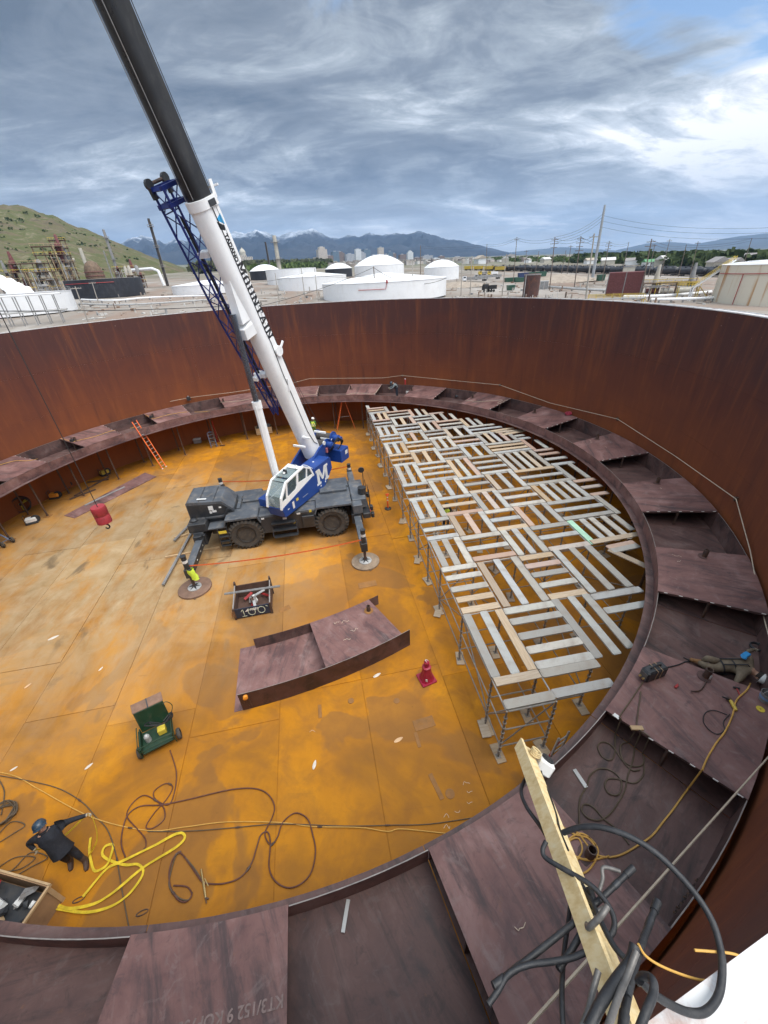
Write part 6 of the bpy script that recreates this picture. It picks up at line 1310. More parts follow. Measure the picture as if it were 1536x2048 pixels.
for x in (-.56, .56):
    b = MB(); b.bar((x, -.6, .2), (x, -.6, .8), .03, .03, (1, 0, 0)); b.build('upright', M_GRN, t)
    w = mk('wheel', None, t, (x * 1.18, -.32, .215)); b = MB(); b.lathe([(.12, -.06), (.19, -.06), (.21, -.03), (.21, .03), (.19, .06), (.12, .06)], 18, axis='x', caps=False); b.build('tyre', M_RUB, w, True); b = MB(); b.cyl((-.03, 0, 0), (.03, 0, 0), .125, 14); b.build('rim', M_ALU, w)
b = MB(); b.cyl((-.66, -.32, .215), (.66, -.32, .215), .02, 6); b.build('axle', M_CBLK, t)
b = MB(); b.box(.05, .32, -.15, .1, .345, .60, .02); b.build('yellow_case', M_STKY, t)
b = MB(); b.cyl((-.3, -.1, .345), (-.3, -.1, .6), .1, 12); b.lathe([(.1, .6), (.06, .68), (.02, .7)], 12, (-.3, -.1, 0)); b.build('gas_bottle', M_ALU, t, True)
for k in range(3): b = MB(); b.tube(catmull([(-.1, .2, .9), (-.2 + .2 * k, .0, 1.05 - .1 * k), (.35, -.2, .95), (.62, .1, .9 - .1 * k), (.6, .35, .7), (.3, .2, .6)], 5), .022, 6); b.build('hose', M_BLKH, t)
b = MB(); b.tube(catmull([(.56, .3, .6), (.72, .45, .9), (.6, .52, 1.15), (.45, .5, 1.15)], 5), .014, 5); b.build('handle', M_GRN, t)
# ================================================================== hoses, cords and slings on the floor
M_HRED = paint('hose_red_brown', (.115, .040, .026), .6, 0, .25, 4); M_HBRN = paint('cable_brown', (.10, .072, .045), .65, 0, .25, 4); M_CORD = paint('cord_yellow', (.62, .35, .08), .6, 0, .2, 4); M_SLING = paint('sling_yellow', (.70, .50, .035), .9, 0, .3, 4, (.30, .20, .05), .6, 0.3, 0.2)
Z7 = lambda u, v: (240 + u / 3.657, 1380 + v / 3.657); Z1 = lambda u, v: (u / 3.2, 1500 + v / 3.2)
def floor_line(name, label, pts, r, m, cat, f=None, n=6, zf=None, grp=None):
    P = []; r *= .74
    for i, q in enumerate(pts):
        q = f(*q) if f else q; P.append(px(q[0], q[1], .016 + r + (.012 * (i % 2))))
    S = catmull(P, n); o0 = S[0].copy(); b = MB(); b.tube([s - o0 for s in S], r, 6); o = b.build(name, m, None, True, o0)
    for f_ in (.31, .68):
        if len(S) > 40: i_ = int(len(S) * f_); p_, q_ = S[i_] - o0, S[i_ + 1] - o0; d_ = (q_ - p_).normalized(); b = MB(); b.cyl(p_ - d_ * .07, p_ + d_ * .07, r * 1.45, 8); b.cyl(p_ - d_ * .025, p_ + d_ * .025, r * 1.9, 6); b.build('coupling', M_PIPE, o, True)
    return tag(o, label, cat, grp)
floor_line('gas_hose', 'red-brown hose looping on the floor below the green cart', [(365, 440), (412, 600), (395, 760), (350, 840), (260, 800), (250, 740), (330, 685), (385, 710), (340, 800), (250, 900), (190, 1000), (240, 1010), (320, 950), (325, 880), (290, 830), (180, 770), (90, 830), (50, 920), (120, 1010), (180, 1080), (190, 1140), (170, 1165)], .022, M_HRED, 'hose', Z7)
floor_line('gas_hose', 'long dark hose winding in wide loops to the cutting torch', [(40, 1225), (10, 1130), (20, 1020), (60, 910), (150, 850), (300, 840), (500, 800), (800, 730), (980, 720), (1080, 760), (1130, 850), (1110, 940), (1060, 1050), (1100, 1130), (1150, 1080), (1190, 970), (1280, 900), (1370, 940), (1410, 1060), (1430, 1180), (1400, 1330), (1320, 1420), (1220, 1445), (1130, 1390), (1090, 1290), (1100, 1120), (1080, 1040), (1030, 1060), (1000, 1150), (960, 1270), (880, 1370), (760, 1415), (640, 1415), (590, 1390), (520, 1290), (440, 1190), (390, 1230), (360, 1330), (370, 1440), (420, 1530), (480, 1550), (525, 1500), (490, 1440), (390, 1430)], .024, M_HRED, 'hose', Z7)
floor_line('gas_hose', 'second dark hose folded beside the cutting torch', [(600, 1395), (540, 1300), (450, 1200), (410, 1210), (370, 1340), (362, 1440), (430, 1520), (500, 1535), (530, 1480)], .022, M_HBRN, 'hose', Z7)
floor_line('power_cable', 'yellow cord running straight across the floor', [(-30, 1540), (30, 1552), (80, 1580), (185, 1635), (295, 1661), (370, 1654), (453, 1644), (560, 1645), (625, 1653), (720, 1655), (775, 1663), (805, 1658), (910, 1669)], .018, M_CORD, 'cord')
floor_line('cable', 'dark cable lying along the yellow cord', [(295, 1663), (380, 1662), (460, 1656), (560, 1648), (690, 1652), (790, 1650), (860, 1648), (955, 1634)], .018, M_HBRN, 'cable')
floor_line('cable', 'dark cable along the inner edge of the pontoon ring', [(250, 1880), (340, 1850), (480, 1828), (560, 1804), (660, 1772), (770, 1735)], .022, M_HRED, 'cable')
floor_line('cable', 'thin brown cord from the left edge to the worker', [(-20, 1548), (60, 1562), (120, 1578), (165, 1605), (190, 1632), (215, 1660), (232, 1710), (242, 1770), (255, 1840), (262, 1872)], .018, M_HBRN, 'cable')
floor_line('cable', 'dark cable behind the worker', [(-10, 1690), (25, 1668), (50, 1650), (20, 1645), (-20, 1690)], .018, M_HBRN, 'cable')
floor_line('cable', 'dark cable in front of the worker', [(-10, 1745), (40, 1738), (70, 1715), (30, 1715), (-10, 1740)], .018, M_HBRN, 'cable')
floor_line('cable', 'pair of dark cables left of the worker', [(-10, 1770), (30, 1735), (62, 1705), (95, 1715), (60, 1735), (10, 1765)], .018, M_HBRN, 'cable')
b = MB(); c0 = px(8, 1632); rs = random.Random(6); P = [Vector((.34 * math.cos(a * .9) * (1 + .2 * math.sin(a * 2.3)), .30 * math.sin(a * .9) * (1 + .2 * math.cos(a * 1.7)), .03 + .0035 * a)) for a in range(46)]; b.tube(catmull(P, 3), .017, 5); tag(b.build('rope_coil', M_HBRN, None, True, (c0.x, c0.y, .01)), 'coiled olive rope at the left edge above the worker', 'rope')
floor_line('cable', 'straight olive cable hanging down to the coil at the left', [(-5, 1555), (8, 1580), (6, 1610), (2, 1630)], .02, M_HBRN, 'cable')
def sling(name, label, pts, w, m, cat, f=None, z=.03):
    P = [px(*(f(*q) if f else q), z + .02 * (i % 3)) for i, q in enumerate(pts)]; S = catmull(P, 6); o0 = S[0].copy(); rings = []
    for i, s in enumerate(S):
        d = (S[min(i + 1, len(S) - 1)] - S[max(i - 1, 0)]); d = d.normalized() if d.length > 1e-6 else Vector((1, 0, 0)); tw = .5 * math.sin(i * .35); x = d.cross(Vector((0, math.sin(tw) * .6, 1))).normalized(); u = x.cross(d)
        p = s - o0 + Vector((0, 0, abs(x.z) * w / 2)); rings.append([p - x * w / 2 - u * .004, p + x * w / 2 - u * .004, p + x * w / 2 + u * .004, p - x * w / 2 + u * .004])
    b = MB(); b.loft(rings); return tag(b.build(name, m, None, False, o0), label, cat)
sling('web_sling', 'bright yellow web sling lying in a long loop from the wooden crate', [(235, 955), (330, 975), (440, 1015), (600, 985), (700, 930), (800, 850), (900, 765), (1000, 700), (1130, 620), (1182, 565), (1165, 532), (1110, 545), (1000, 605), (880, 665), (760, 722), (690, 755), (620, 830), (530, 940)], .064, M_SLING, 'sling', Z1)
sling('web_sling', 'second loop of yellow web sling near the worker', [(240, 985), (400, 1022), (560, 1038), (700, 1005), (800, 945), (880, 855), (917, 775), (880, 732), (800, 735), (700, 705), (655, 668), (672, 618), (722, 606), (712, 665), (680, 740), (610, 775), (585, 720), (572, 640), (580, 560)], .058, M_SLING, 'sling', Z1)
# cutting torch, carabiners, rags
c = px(408, 1770); t = thing('cutting_torch', 'brass cutting torch lying at the end of the dark hose', 'torch', (c.x, c.y, .03), R_(-62)); M_BRASS = paint('brass', (.50, .36, .16), .35, .7, .2, 5)
b = MB(); b.cyl((-.35, 0, .02), (.3, 0, .02), .022, 8); b.build('handle', M_BRASS, t, True); b = MB(); b.cyl((.3, 0, .02), (.36, .06, .02), .02, 8); b.cyl((.3, .0, .02), (.42, .0, .02), .012, 6); b.build('tip', M_PIPE, t); b = MB(); b.cyl((-.05, .03, .03), (.30, .012, .03), .010, 6); b.build('gas_tube', M_BRASS, t); b = MB(); b.bar((-.1, .05, .03), (.12, .11, .06), .02, .01); b.build('lever', M_BRASS, t)
M_RAG = paint('white_rag', (.66, .60, .52), .9, 0, .2, 8); M_RAGP = paint('peach_rag', (.70, .45, .25), .9)
for i, (u, v, s, a, m, lab) in enumerate(((28, 1538, .10, 40, M_RAG, 'crumpled white glove on the floor near the left edge'), (178, 1533, .12, 50, M_RAG, 'crumpled white glove left of the green cart'), (629, 1530, .14, 80, M_RAG, 'cream glove on the floor left of the chalk marks'), (754, 1351, .16, 30, M_RAG, 'cream glove on the floor beside the loose pontoon piece'), (797, 1480, .16, 25, M_RAGP, 'peach coloured rag on the bright orange stain'), (107, 1276, .2, 35, M_RAG, 'pale scrap on the dusty floor at the left'), (202, 1338, .1, 70, M_RAG, 'small pale scrap left of the green cart'), (56, 1372, .12, 60, M_RAGP, 'peach scrap on the floor at the left'))):
    c = px(u, v); b = MB(); b.M = Matrix.Rotation(R_(a), 4, 'Z'); rings = []
    for j in range(5): q = j / 4; rings.append([((q - .5) * 2 * s, w * s * .38 * math.sin(math.pi * (.12 + .8 * q)), .012 + .02 * abs(noise.noise(Vector((q * 4, w * 3, i))))) for w in (-1, -.4, .4, 1)])
    b.loft(rings, closed=False); o = b.build('glove', m, None, False, (c.x, c.y, .008)); md = o.modifiers.new('t', 'SOLIDIFY'); md.thickness = .012; tag(o, lab, 'glove')
for (u, v, lab) in ((285, 1826, 'steel carabiner on the floor near the ring'), (158, 1800, 'rusty shackle at the end of the yellow sling')):
    c = px(u, v); b = MB(); b.tube([(.09 * math.cos(a) * 1.5, .045 * math.sin(a), .02) for a in [k * .4 for k in range(17)]], .014, 5); tag(b.build('shackle', M_PIPE, None, True, c, (0, 0, .3)), lab, 'shackle')
# chalk marks on the floor
for (u, v, n) in ((925, 1572, 5), (935, 1590, 4), (935, 1612, 4), (912, 1632, 4), (890, 1638, 3), (620, 1468, 4), (890, 1660, 4)):
    c = px(u, v); rs = random.Random(u); scrawl((c.x, c.y, .012), (.99, .14, 0), (-.14, .99, 0), n, .13, M_CHALK, floor, .011)
# ================================================================== wooden crate with rubbish at the bottom left
T1, T2 = px(97, 1772, .85), px(34, 1864, .85); dv = (T2 - T1); dv.z = 0; cl = dv.length; dv.normalize(); lf_ = Vector((-dv.y, dv.x, 0)); lf_ = lf_ if lf_.x < 0 else -lf_
t = thing('wooden_crate', 'open plywood crate full of rubbish at the bottom left', 'crate', (T1.x, T1.y, .012), math.atan2(dv.y, dv.x)); M_PLY = paint('plywood', (.36, .22, .12), .8, 0, .25, 1.5, (.2, .12, .07), .4); M_PINE = paint('pine_batten', (.52, .36, .20), .8, 0, .2, 3)
sy = 1 if Matrix.Rotation(-math.atan2(dv.y, dv.x), 4, 'Z') @ lf_ and (Matrix.Rotation(-math.atan2(dv.y, dv.x), 4, 'Z') @ lf_).y > 0 else -1
CL = cl + 1.0; W_ = 2.4
def cy(a, c): return (min(sy * a, sy * c), max(sy * a, sy * c))
for nm, q in (('side_board', (0, CL, *cy(0, .025), .0, .85)), ('side_board', (0, CL, *cy(W_, W_ + .025), .0, .85)), ('end_board', (0, .025, *cy(.026, W_ - .001), 0, .85)), ('bottom_board', (.026, CL, *cy(.026, W_ - .001), .05, .08))): b = MB(); b.box(*q); b.build(nm, M_PLY, t)
for q in ((-.02, CL, *cy(-.045, -.002), .80, .87), (-.045, -.003, *cy(-.04, W_), .80, .87)): b = MB(); b.box(*q); b.build('top_batten', M_PINE, t)
for x in (.0, CL * .42): b = MB(); b.box(x, x + .09, *cy(-.03, -.003), .0, .79); b.build('upright_batten', M_PINE, t)
rs = random.Random(12); rub = [M_STKW, M_CBLK, M_REDP, M_ALU, M_LBLU, M_CBLK, M_GREYD, M_PINE, M_HOIST]
for k in range(70):
    b = MB(); x, y = rs.uniform(.15, CL - .1), sy * rs.uniform(.15, W_ - .2); b.M = Matrix.Translation((x, y, rs.uniform(.52, .74))) @ Matrix.Rotation(rs.uniform(0, 6), 4, 'Z') @ Matrix.Rotation(rs.uniform(-.8, .8), 4, 'X'); s = rs.uniform(.06, .2); b.loft([[(-s, -s * .6, 0), (s * .9, -s * .5, .02), (s, s * .5, 0), (-s * .8, s * .7, .03)], [(-s * .7, -s * .5, s * .5), (s * .6, -s * .4, s * .6), (s * .7, s * .3, s * .4), (-s * .6, s * .6, s * .6)]]); b.build('rubbish', rs.choice(rub), t)
b = MB(); b.box(.1, CL - .05, *cy(.06, W_ - .06), .1, .54); b.build('rubbish_fill', M_CBLK, t)
# ================================================================== things under and beside the ring at the left
def plate_on_floor(label, c4, th, m):
    P = [px(*q) for q in c4]; o0 = sum(P, Vector()) / 4; b = MB(); b.loft([[p - o0 + Vector((0, 0, .012)) for p in P], [p - o0 + Vector((0, 0, .012 + th)) for p in P]]); tag(b.build('steel_plate', m, None, False, o0), label, 'plate')
plate_on_floor('long dark steel plate lying on the floor at the left', ((129, 1032), (150, 1037), (313, 954), (290, 946)), .03, M_PLATE)
p = px(172, 1012); b = MB(); b.bar((-.05, 0, .06), tuple(px(250, 975) - p + Vector((0, 0, .06))), .14, .05); tag(b.build('steel_channel', M_GREYD, None, False, p), 'grey steel channel lying on the long dark plate', 'channel')
M_YFAN = paint('fan_yellow', (.62, .50, .06), .5)
c = px(50, 1022); t = thing('drum_fan', 'large black drum fan with three yellow blades at the left', 'fan', (c.x, c.y, .55), 0, rot=(R_(90), 0, R_(35)))
b = MB(); b.lathe([(.50, -.2), (.55, -.2), (.55, .2), (.50, .2)], 26, caps=False); b.build('drum', M_CBLK, t, True); b = MB(); b.cyl((0, 0, -.06), (0, 0, .06), .1, 12); b.build('hub', M_CBLK, t)
for k in range(3): a = k * 2.094 + .5; b = MB(); b.M = Matrix.Rotation(a, 4, 'Z') @ Matrix.Rotation(.35, 4, 'X'); b.loft([[(.1, -.05, 0), (.46, -.13, 0), (.47, .12, 0), (.1, .05, 0)], [(.1, -.05, .012), (.46, -.13, .012), (.47, .12, .012), (.1, .05, .012)]]); b.build('blade', M_YFAN, t)
for r in (.18, .32, .46): b = MB(); b.lathe([(r - .006, .205), (r + .006, .205), (r + .006, .217), (r - .006, .217)], 22, caps=False); b.build('guard_ring', M_CBLK, t)
def engine(label, u, v, rz, m1, m2):
    c = px(u, v); t = thing('engine_blower', label, 'blower', (c.x, c.y, .012), rz); b = MB(); b.box(-.3, .3, -.2, .2, .12, .40, .04); b.build('housing', m1, t); b = MB(); b.lathe([(.24, -.06), (.26, 0), (.24, .06)], 16, (.25, .0, .26), 'y'); b.build('fan_case', m2, t, True); b = MB(); b.box(-.35, .35, -.25, .25, .02, .10, .02); b.build('skid', M_CBLK, t); b = MB(); b.tube([(-.3, -.2, .1), (-.32, -.2, .6), (-.32, .2, .6), (-.3, .2, .1)], .018, 6); b.build('handle', M_CBLK, t)
engine('white and black petrol blower beside the fan at the left', 66, 1046, .5, M_STKW, M_CBLK); engine('red petrol machine behind the ring leg at the left', 133, 975, .2, M_REDP, M_CBLK); engine('yellow saw standing on the beams at the left', 211, 950, 1.0, M_YEL, M_CBLK); engine('small orange machine on the floor at the left', 112, 996, .2, M_HOIST, M_CBLK)
for (u, v, lab) in ((145, 968, 'white gas bottle behind the red machine'), (150, 962, 'second white bottle behind the red machine')): c = px(u, v); b = MB(); b.lathe([(.09, 0), (.09, .42), (.05, .5), (.03, .55)], 14); t = thing('bottle', lab, 'bottle', (c.x, c.y, .012)); b.build('shell', M_STKW, t, True); b = MB(); b.cyl((0, 0, .55), (0, 0, .6), .03, 8); b.build('valve', M_BRASS, t)
for i, (a, c2, w, lab) in enumerate((((150, 993), (218, 955), .10, 'dark steel beam lying under the ring'), ((140, 1000), (192, 980), .10, 'second dark steel beam under the ring'), ((175, 966), (218, 960), .08, 'short dark beam next to the yellow saw'), ((140, 975), (178, 950), .05, 'thin pale bar leaning by the bottles'))):
    p, q = px(*a), px(*c2); b = MB(); b.bar((0, 0, .06), q - p + Vector((0, 0, .06)), w, .09); tag(b.build('steel_beam', M_PIPE if i < 3 else M_ALU, None, False, p), lab, 'beam')
c = px(8, 1088); t = thing('hand_truck', 'blue-grey hand truck with two rubber wheels cut by the left edge', 'hand truck', (c.x, c.y, .012), R_(-20)); M_BGR = paint('blue_grey_paint', (.16, .19, .28), .5, .1, .2, 3)
for y in (-.22, .22): b = MB(); b.bar((.35, y, .2), (-1.3, y, .95), .07, .05); b.build('rail', M_BGR, t); w = mk('wheel', None, t, (.45, y * 1.25, .20)); b = MB(); b.lathe([(.10, -.05), (.18, -.05), (.2, 0), (.18, .05), (.10, .05)], 16, axis='y', caps=False); b.build('tyre', M_RUB, w, True); b = MB(); b.cyl((0, -.03, 0), (0, .03, 0), .105, 12); b.build('rim', M_ALU, w)
for k in range(4): f = k / 3; b = MB(); b.bar((.25 - 1.4 * f, -.22, .245 + .64 * f), (.25 - 1.4 * f, .22, .245 + .64 * f), .05, .03); b.build('rung', M_BGR, t)
# steel tubes on battens at the crane's left end
for (a, c2, lab) in (((350, 1085), (388, 1045), 'shorter grey steel channel on battens left of the crane'), ((328, 1174), (392, 1055), 'longer grey steel channel on battens left of the crane')):
    p, q = px(*a), px(*c2); b = MB(); b.bar((0, 0, .15), q - p + Vector((0, 0, .15)), .12, .08); b.bar((0, 0, .20), q - p + Vector((0, 0, .20)), .02, .03); tag(b.build('steel_channel', M_GREYD, None, False, p), lab, 'channel')
for (a, c2, lab) in (((332, 1116), (440, 1096), 'longer wooden batten under the steel channels'), ((350, 1076), (378, 1070), 'shorter wooden batten under the steel channels')):
    p, q = px(*a), px(*c2); b = MB(); b.bar((0, 0, .06), q - p + Vector((0, 0, .06)), .09, .09); tag(b.build('timber_batten', M_PINE, None, False, p), lab, 'timber')
# ================================================================== ladders
M_LORG = paint('ladder_orange', (.95, .19, .05), .5, 0, .12, 3); M_LBL = paint('ladder_blue_grey', (.10, .12, .18), .5, .1, .2, 3)
def ladder(par, a, c2, w, n, side, m, mr, rail=.07):
    side = Vector(side).normalized()
    for s in (-1, 1): b = MB(); b.bar(Vector(a) + side * s * w / 2, Vector(c2) + side * s * w / 2, .035, rail, side); b.build('rail', m, par)
    for k in range(n): f = (k + .7) / (n + .4); p = Vector(a).lerp(Vector(c2), f); b = MB(); b.cyl(p - side * w / 2, p + side * w / 2, .018, 6); b.build('rung', mr, par)
b0 = px(329, 936); b0.z = .015; tp = px(268, 842, 4.0); dd = tp - b0; t = thing('extension_ladder', 'orange extension ladder leaning on the pontoon ring at the left', 'ladder', b0); sd = Vector((dd.y, -dd.x, 0)).normalized()
ladder(t, (0, 0, 0), dd, .44, 13, sd, M_LORG, M_ALU)
for s in (-1, 1): p = sd * s * .22; b = MB(); b.box(p.x - .05, p.x + .05, p.y - .05, p.y + .05, 0, .06); b.build('foot', M_STKW, t)
def aframe(label, base, h, w, spread, rz, m, n, name='step_ladder', plat=False, both=True):
    t = thing(name, label, 'ladder', (base.x, base.y, .012), rz); ladder(t, (0, -spread / 2, 0), (0, -.05, h), w, n, (1, 0, 0), m, m if not plat else M_GREYD); ladder(t, (0, spread / 2, 0), (0, .05, h), w * .9, n if both else 2, (1, 0, 0), m, m)
    b = MB(); b.box(-w / 2 * .7, w / 2 * .7, -.12, .12, h, h + .06, .01); b.build('top_cap', m, t); b = MB(); b.bar((-w * .45, -spread * .28, h * .42), (-w * .45, spread * .28, h * .42), .02, .02); b.build('spreader', M_ALU, t); return t
aframe('tall orange A-frame ladder standing left of the scaffold', px(692, 857), 3.05, .62, 1.75, R_(98), M_LORG, 9)
aframe('small blue-grey step ladder standing by the left leg of the ring', px(428, 893), 1.35, .5, .55, R_(25), M_LBL, 4, plat=True)
c = px(396, 886); t = thing('cooler_box', 'grey cooler box with white lid near the step ladder', 'cooler', (c.x, c.y, .012), .2); b = MB(); b.box(-.33, .33, -.2, .2, 0, .36, .03); b.build('body', M_GREYD, t); b = MB(); b.box(-.35, .35, -.22, .22, .362, .43, .02); b.build('lid', M_STKW, t)
p = px(445, 892); q = px(424, 845, 1.5); b = MB(); t = thing('broom', 'broom leaning against the ring near the step ladder', 'broom', (p.x, p.y, .012), 0); b.cyl((0, 0, .08), q - p, .015, 6); b.build('stick', M_PINE, t); b = MB(); b.box(-.22, .22, -.05, .05, 0, .09); b.build('head', M_PIPE, t)
p = px(436, 884); q = px(424, 842, 2.2); t = thing('prop', 'red steel prop standing beside the step ladder', 'prop', (p.x, p.y, .012)); b = MB(); b.cyl((0, 0, .02), q - p, .05, 8); b.build('tube', M_REDP, t); b = MB(); b.box(-.1, .1, -.1, .1, 0, .02); b.build('foot', M_REDP, t)
c = px(529, 866); t = thing('timber_crate', 'pale timber crate with a dark tarp behind the lift cylinder', 'crate', (c.x, c.y, .012), .3)
for k in range(4):
    for y in (-.45, .45): b = MB(); b.box(-.75, .75, y - .02, y + .02, .05 + k * .16, .18 + k * .16); b.build('slat', M_PINE, t)
    for x in (-.75, .75): b = MB(); b.box(x - .02, x + .02, -.43, .43, .05 + k * .16, .18 + k * .16); b.build('slat', M_PINE, t)
b = MB(); b.loft([[(-.6, -.4, .55), (.6, -.4, .55), (.6, .4, .55), (-.6, .4, .55)], [(-.5, -.3, .85), (.65, -.2, .95), (.5, .3, .8), (-.4, .35, .9)]]); b.build('tarp', M_CBLK, t)
# white and red ladder lying under the near end of the scaffold, work light at the ring
p = px(1096, 1540); q = px(1128, 1470, 1.2); t = thing('leaning_ladder', 'red and grey ladder leaning under the pontoon edge near the scaffold', 'ladder', (p.x, p.y, .012)); ladder(t, (0, 0, 0), q - p, .42, 6, (.9, .4, 0), M_ALU, M_ALU); b = MB(); b.bar((-.1, .05, .5), (.3, .3, 1.0), .05, .04); b.build('red_brace', M_REDP, t)
# ================================================================== people
M_SKIN = paint('skin', (.44, .25, .17), .55, 0, .1, 6); M_NAVY = paint('navy_workwear', (.014, .016, .024), .85, 0, .5, 5, (.055, .055, .06), .5, 1.0); M_BOOT = paint('boot_brown', (.07, .04, .028), .7, 0, .3, 8); M_KHAKI = paint('khaki_workwear', (.20, .155, .105), .85, 0, .3, 6, (.08, .06, .045), .4, .3)
M_GSHIRT = paint('grey_shirt', (.19, .22, .23), .85, 0, .2, 6); M_JEAN = paint('dark_jeans', (.025, .032, .05), .85, 0, .25, 6); M_GRNJ = paint('green_jacket', (.05, .17, .04), .8, 0, .2, 6); M_GLOVE = paint('work_glove', (.42, .36, .27), .85, 0, .2, 9); M_TEAL = paint('helmet_teal', (.022, .05, .085), .4, 0, .2, 9, (.3, .22, .12), .5); M_HAIR = paint('dark_hair', (.03, .02, .015), .8)
RAD = dict(pelvis=.155, belly=.145, chest=.165, neck=.062, head=.105, crown=.085, lsh=.085, rsh=.085, lel=.055, rel=.055, lwr=.042, rwr=.042, lha=.045, rha=.045, lhip=.105, rhip=.105, lkn=.075, rkn=.075, lan=.052, ran=.052, lto=.048, rto=.048)
ED = [('pelvis', 'belly'), ('belly', 'chest'), ('chest', 'neck'), ('neck', 'head'), ('head', 'crown'), ('chest', 'lsh'), ('lsh', 'lel'), ('lel', 'lwr'), ('lwr', 'lha'), ('chest', 'rsh'), ('rsh', 'rel'), ('rel', 'rwr'), ('rwr', 'rha'), ('pelvis', 'lhip'), ('lhip', 'lkn'), ('lkn', 'lan'), ('lan', 'lto'), ('pelvis', 'rhip'), ('rhip', 'rkn'), ('rkn', 'ran'), ('ran', 'rto')]
def person(label, base, J, zone, helmet=None, bulk=1.0, vest=None, harness=False, grip=None, extra=None):
    """one continuous skinned body; zone maps joint -> material; helmet, vest and straps are clothing children"""
    base = Vector(base); J = {k: (Vector(v) if k in ('fwd', 'face') else Vector(v) - base) for k, v in J.items()}
    for s in 'lr':
        J.setdefault(s + 'to', J[s + 'an'] + (J['chest'] - J['belly']).cross(Vector((0, 0, 1))).normalized() * 0 + Vector(J.get('fwd', (0, -.2, -.05))))
        J.setdefault(s + 'ha', J[s + 'wr'] + (J[s + 'wr'] - J[s + 'el']).normalized() * .09)
    J.setdefault('crown', J['head'] + (J['head'] - J['neck']).normalized() * .10)
    keys = [k for k in RAD]; me = bpy.data.meshes.new('body'); me.from_pydata([J[k] for k in keys], [(keys.index(a), keys.index(c)) for a, c in ED], [])
    o = mk('tmp', me); o.modifiers.new('s', 'SKIN'); sk = me.skin_vertices[0].data
    for i, k in enumerate(keys): f_ = 1.05 * (1.0 if k in ('head', 'crown', 'neck') or k[1:] == 'ha' else bulk); sk[i].radius = (RAD[k] * f_, RAD[k] * f_ * (1.0 if k not in ('chest', 'belly', 'pelvis') else .85)); sk[i].use_root = (k == 'pelvis')
    ss = o.modifiers.new('u', 'SUBSURF'); ss.levels = 2; ss.render_levels = 2
    dg = bpy.context.evaluated_depsgraph_get(); dg.update(); bm_ = bpy.data.meshes.new_from_object(o.evaluated_get(dg)); bpy.data.objects.remove(o)
    mats = []; 
    for k in keys:
        m = zone(k)
        if m not in mats: mats.append(m)
    bm_.materials.clear()
    for m in mats: bm_.materials.append(m)
    for p in bm_.polygons:
        c = p.center; k = min(keys, key=lambda q: (J[q] - c).length / (RAD[q] ** .5)); p.material_index = mats.index(zone(k)); p.use_smooth = True
    t = thing('person', label, 'person', base); bo = mk('body', bm_, t)
    fwd = J.get('face', Vector((0, -1, 0))); fwd = Vector(fwd) - (J['head'] - J['neck']).normalized() * Vector(fwd).dot((J['head'] - J['neck']).normalized()); fwd.normalize(); upv = (J['head'] - J['neck']).normalized(); rt = fwd.cross(upv)
    Fm = Matrix(((rt.x, fwd.x, upv.x, J['head'].x), (rt.y, fwd.y, upv.y, J['head'].y), (rt.z, fwd.z, upv.z, J['head'].z), (0, 0, 0, 1)))
    b = MB(); b.M = Fm
    b.loft([[(-.016, .095, -.035), (.016, .095, -.035), (.010, .10, .02), (-.010, .10, .02)], [(-.012, .135, -.03), (.012, .135, -.03), (.006, .115, .015), (-.006, .115, .015)]]); b.build('nose', zone('head'), bo)
    for s in (-1, 1):
        b = MB(); b.M = Fm; b.lathe([(.002, -.014), (.014, 0), (.002, .014)], 8, (s * .038, .100, .025)); b.build('eye', M_STKW, bo); b = MB(); b.M = Fm; b.lathe([(.03, -.01), (.034, 0), (.03, .01)], 8, (s * .112, .0, .0), 'x'); b.build('ear', zone('head'), bo)
    b = MB(); b.M = Fm; b.box(-.028, .028, .098, .108, -.072, -.060, .003); b.build('mouth', paint('lips', (.35, .13, .11), .6), bo)
    b = MB(); b.M = Fm; b.loft([[(.118 * math.cos(a), -.02 + .122 * math.sin(a), z) for a in [math.pi * (1 + k / 8) for k in range(9)]] for z in (-.05, .02, .06)], caps=False, closed=False); b.build('hair', M_HAIR, bo)
    if helmet:
        b = MB(); b.M = Fm; b.lathe([(.15, .055), (.148, .07), (.143, .11), (.118, .17), (.07, .205), (.005, .215)], 18); h = b.build('helmet', helmet, t, True)
        b = MB(); b.M = Fm; b.loft([[(.15 * math.cos(a), .15 * math.sin(a), .058) for a in [math.pi * (.15 + .7 * k / 8) for k in range(9)]], [(.17 * math.cos(a), .215 * math.sin(a), .050) for a in [math.pi * (.15 + .7 * k / 8) for k in range(9)]], [(.15 * math.cos(a), .15 * math.sin(a), .066) for a in [math.pi * (.15 + .7 * k / 8) for k in range(9)]]], caps=False, closed=False); b.build('brim', helmet, h)
    ax = (J['chest'] - J['pelvis']).normalized(); sx = (J['lsh'] - J['rsh']); sx = (sx - ax * sx.dot(ax)).normalized(); fy = ax.cross(sx)
    def ring(c, a, d): return [c + sx * a * math.cos(2 * math.pi * k / 14) + fy * d * math.sin(2 * math.pi * k / 14) for k in range(14)]
    if vest:
        b = MB(); b.loft([ring(J['pelvis'].lerp(J['belly'], .2), .20, .165), ring(J['belly'], .20, .165), ring(J['chest'] * .6 + J['belly'] * .4, .215, .175), ring(J['chest'] + ax * .06, .21, .17), ring(J['chest'] + ax * .14, .12, .11)], caps=False); v = b.build('vest', vest, t, True)
        for f in (.35, .75): c = J['pelvis'].lerp(J['chest'], f); b = MB(); b.loft([ring(c - ax * .025, .222, .182), ring(c + ax * .025, .222, .182)], caps=False); b.build('reflective_band', M_REFL, v, True)
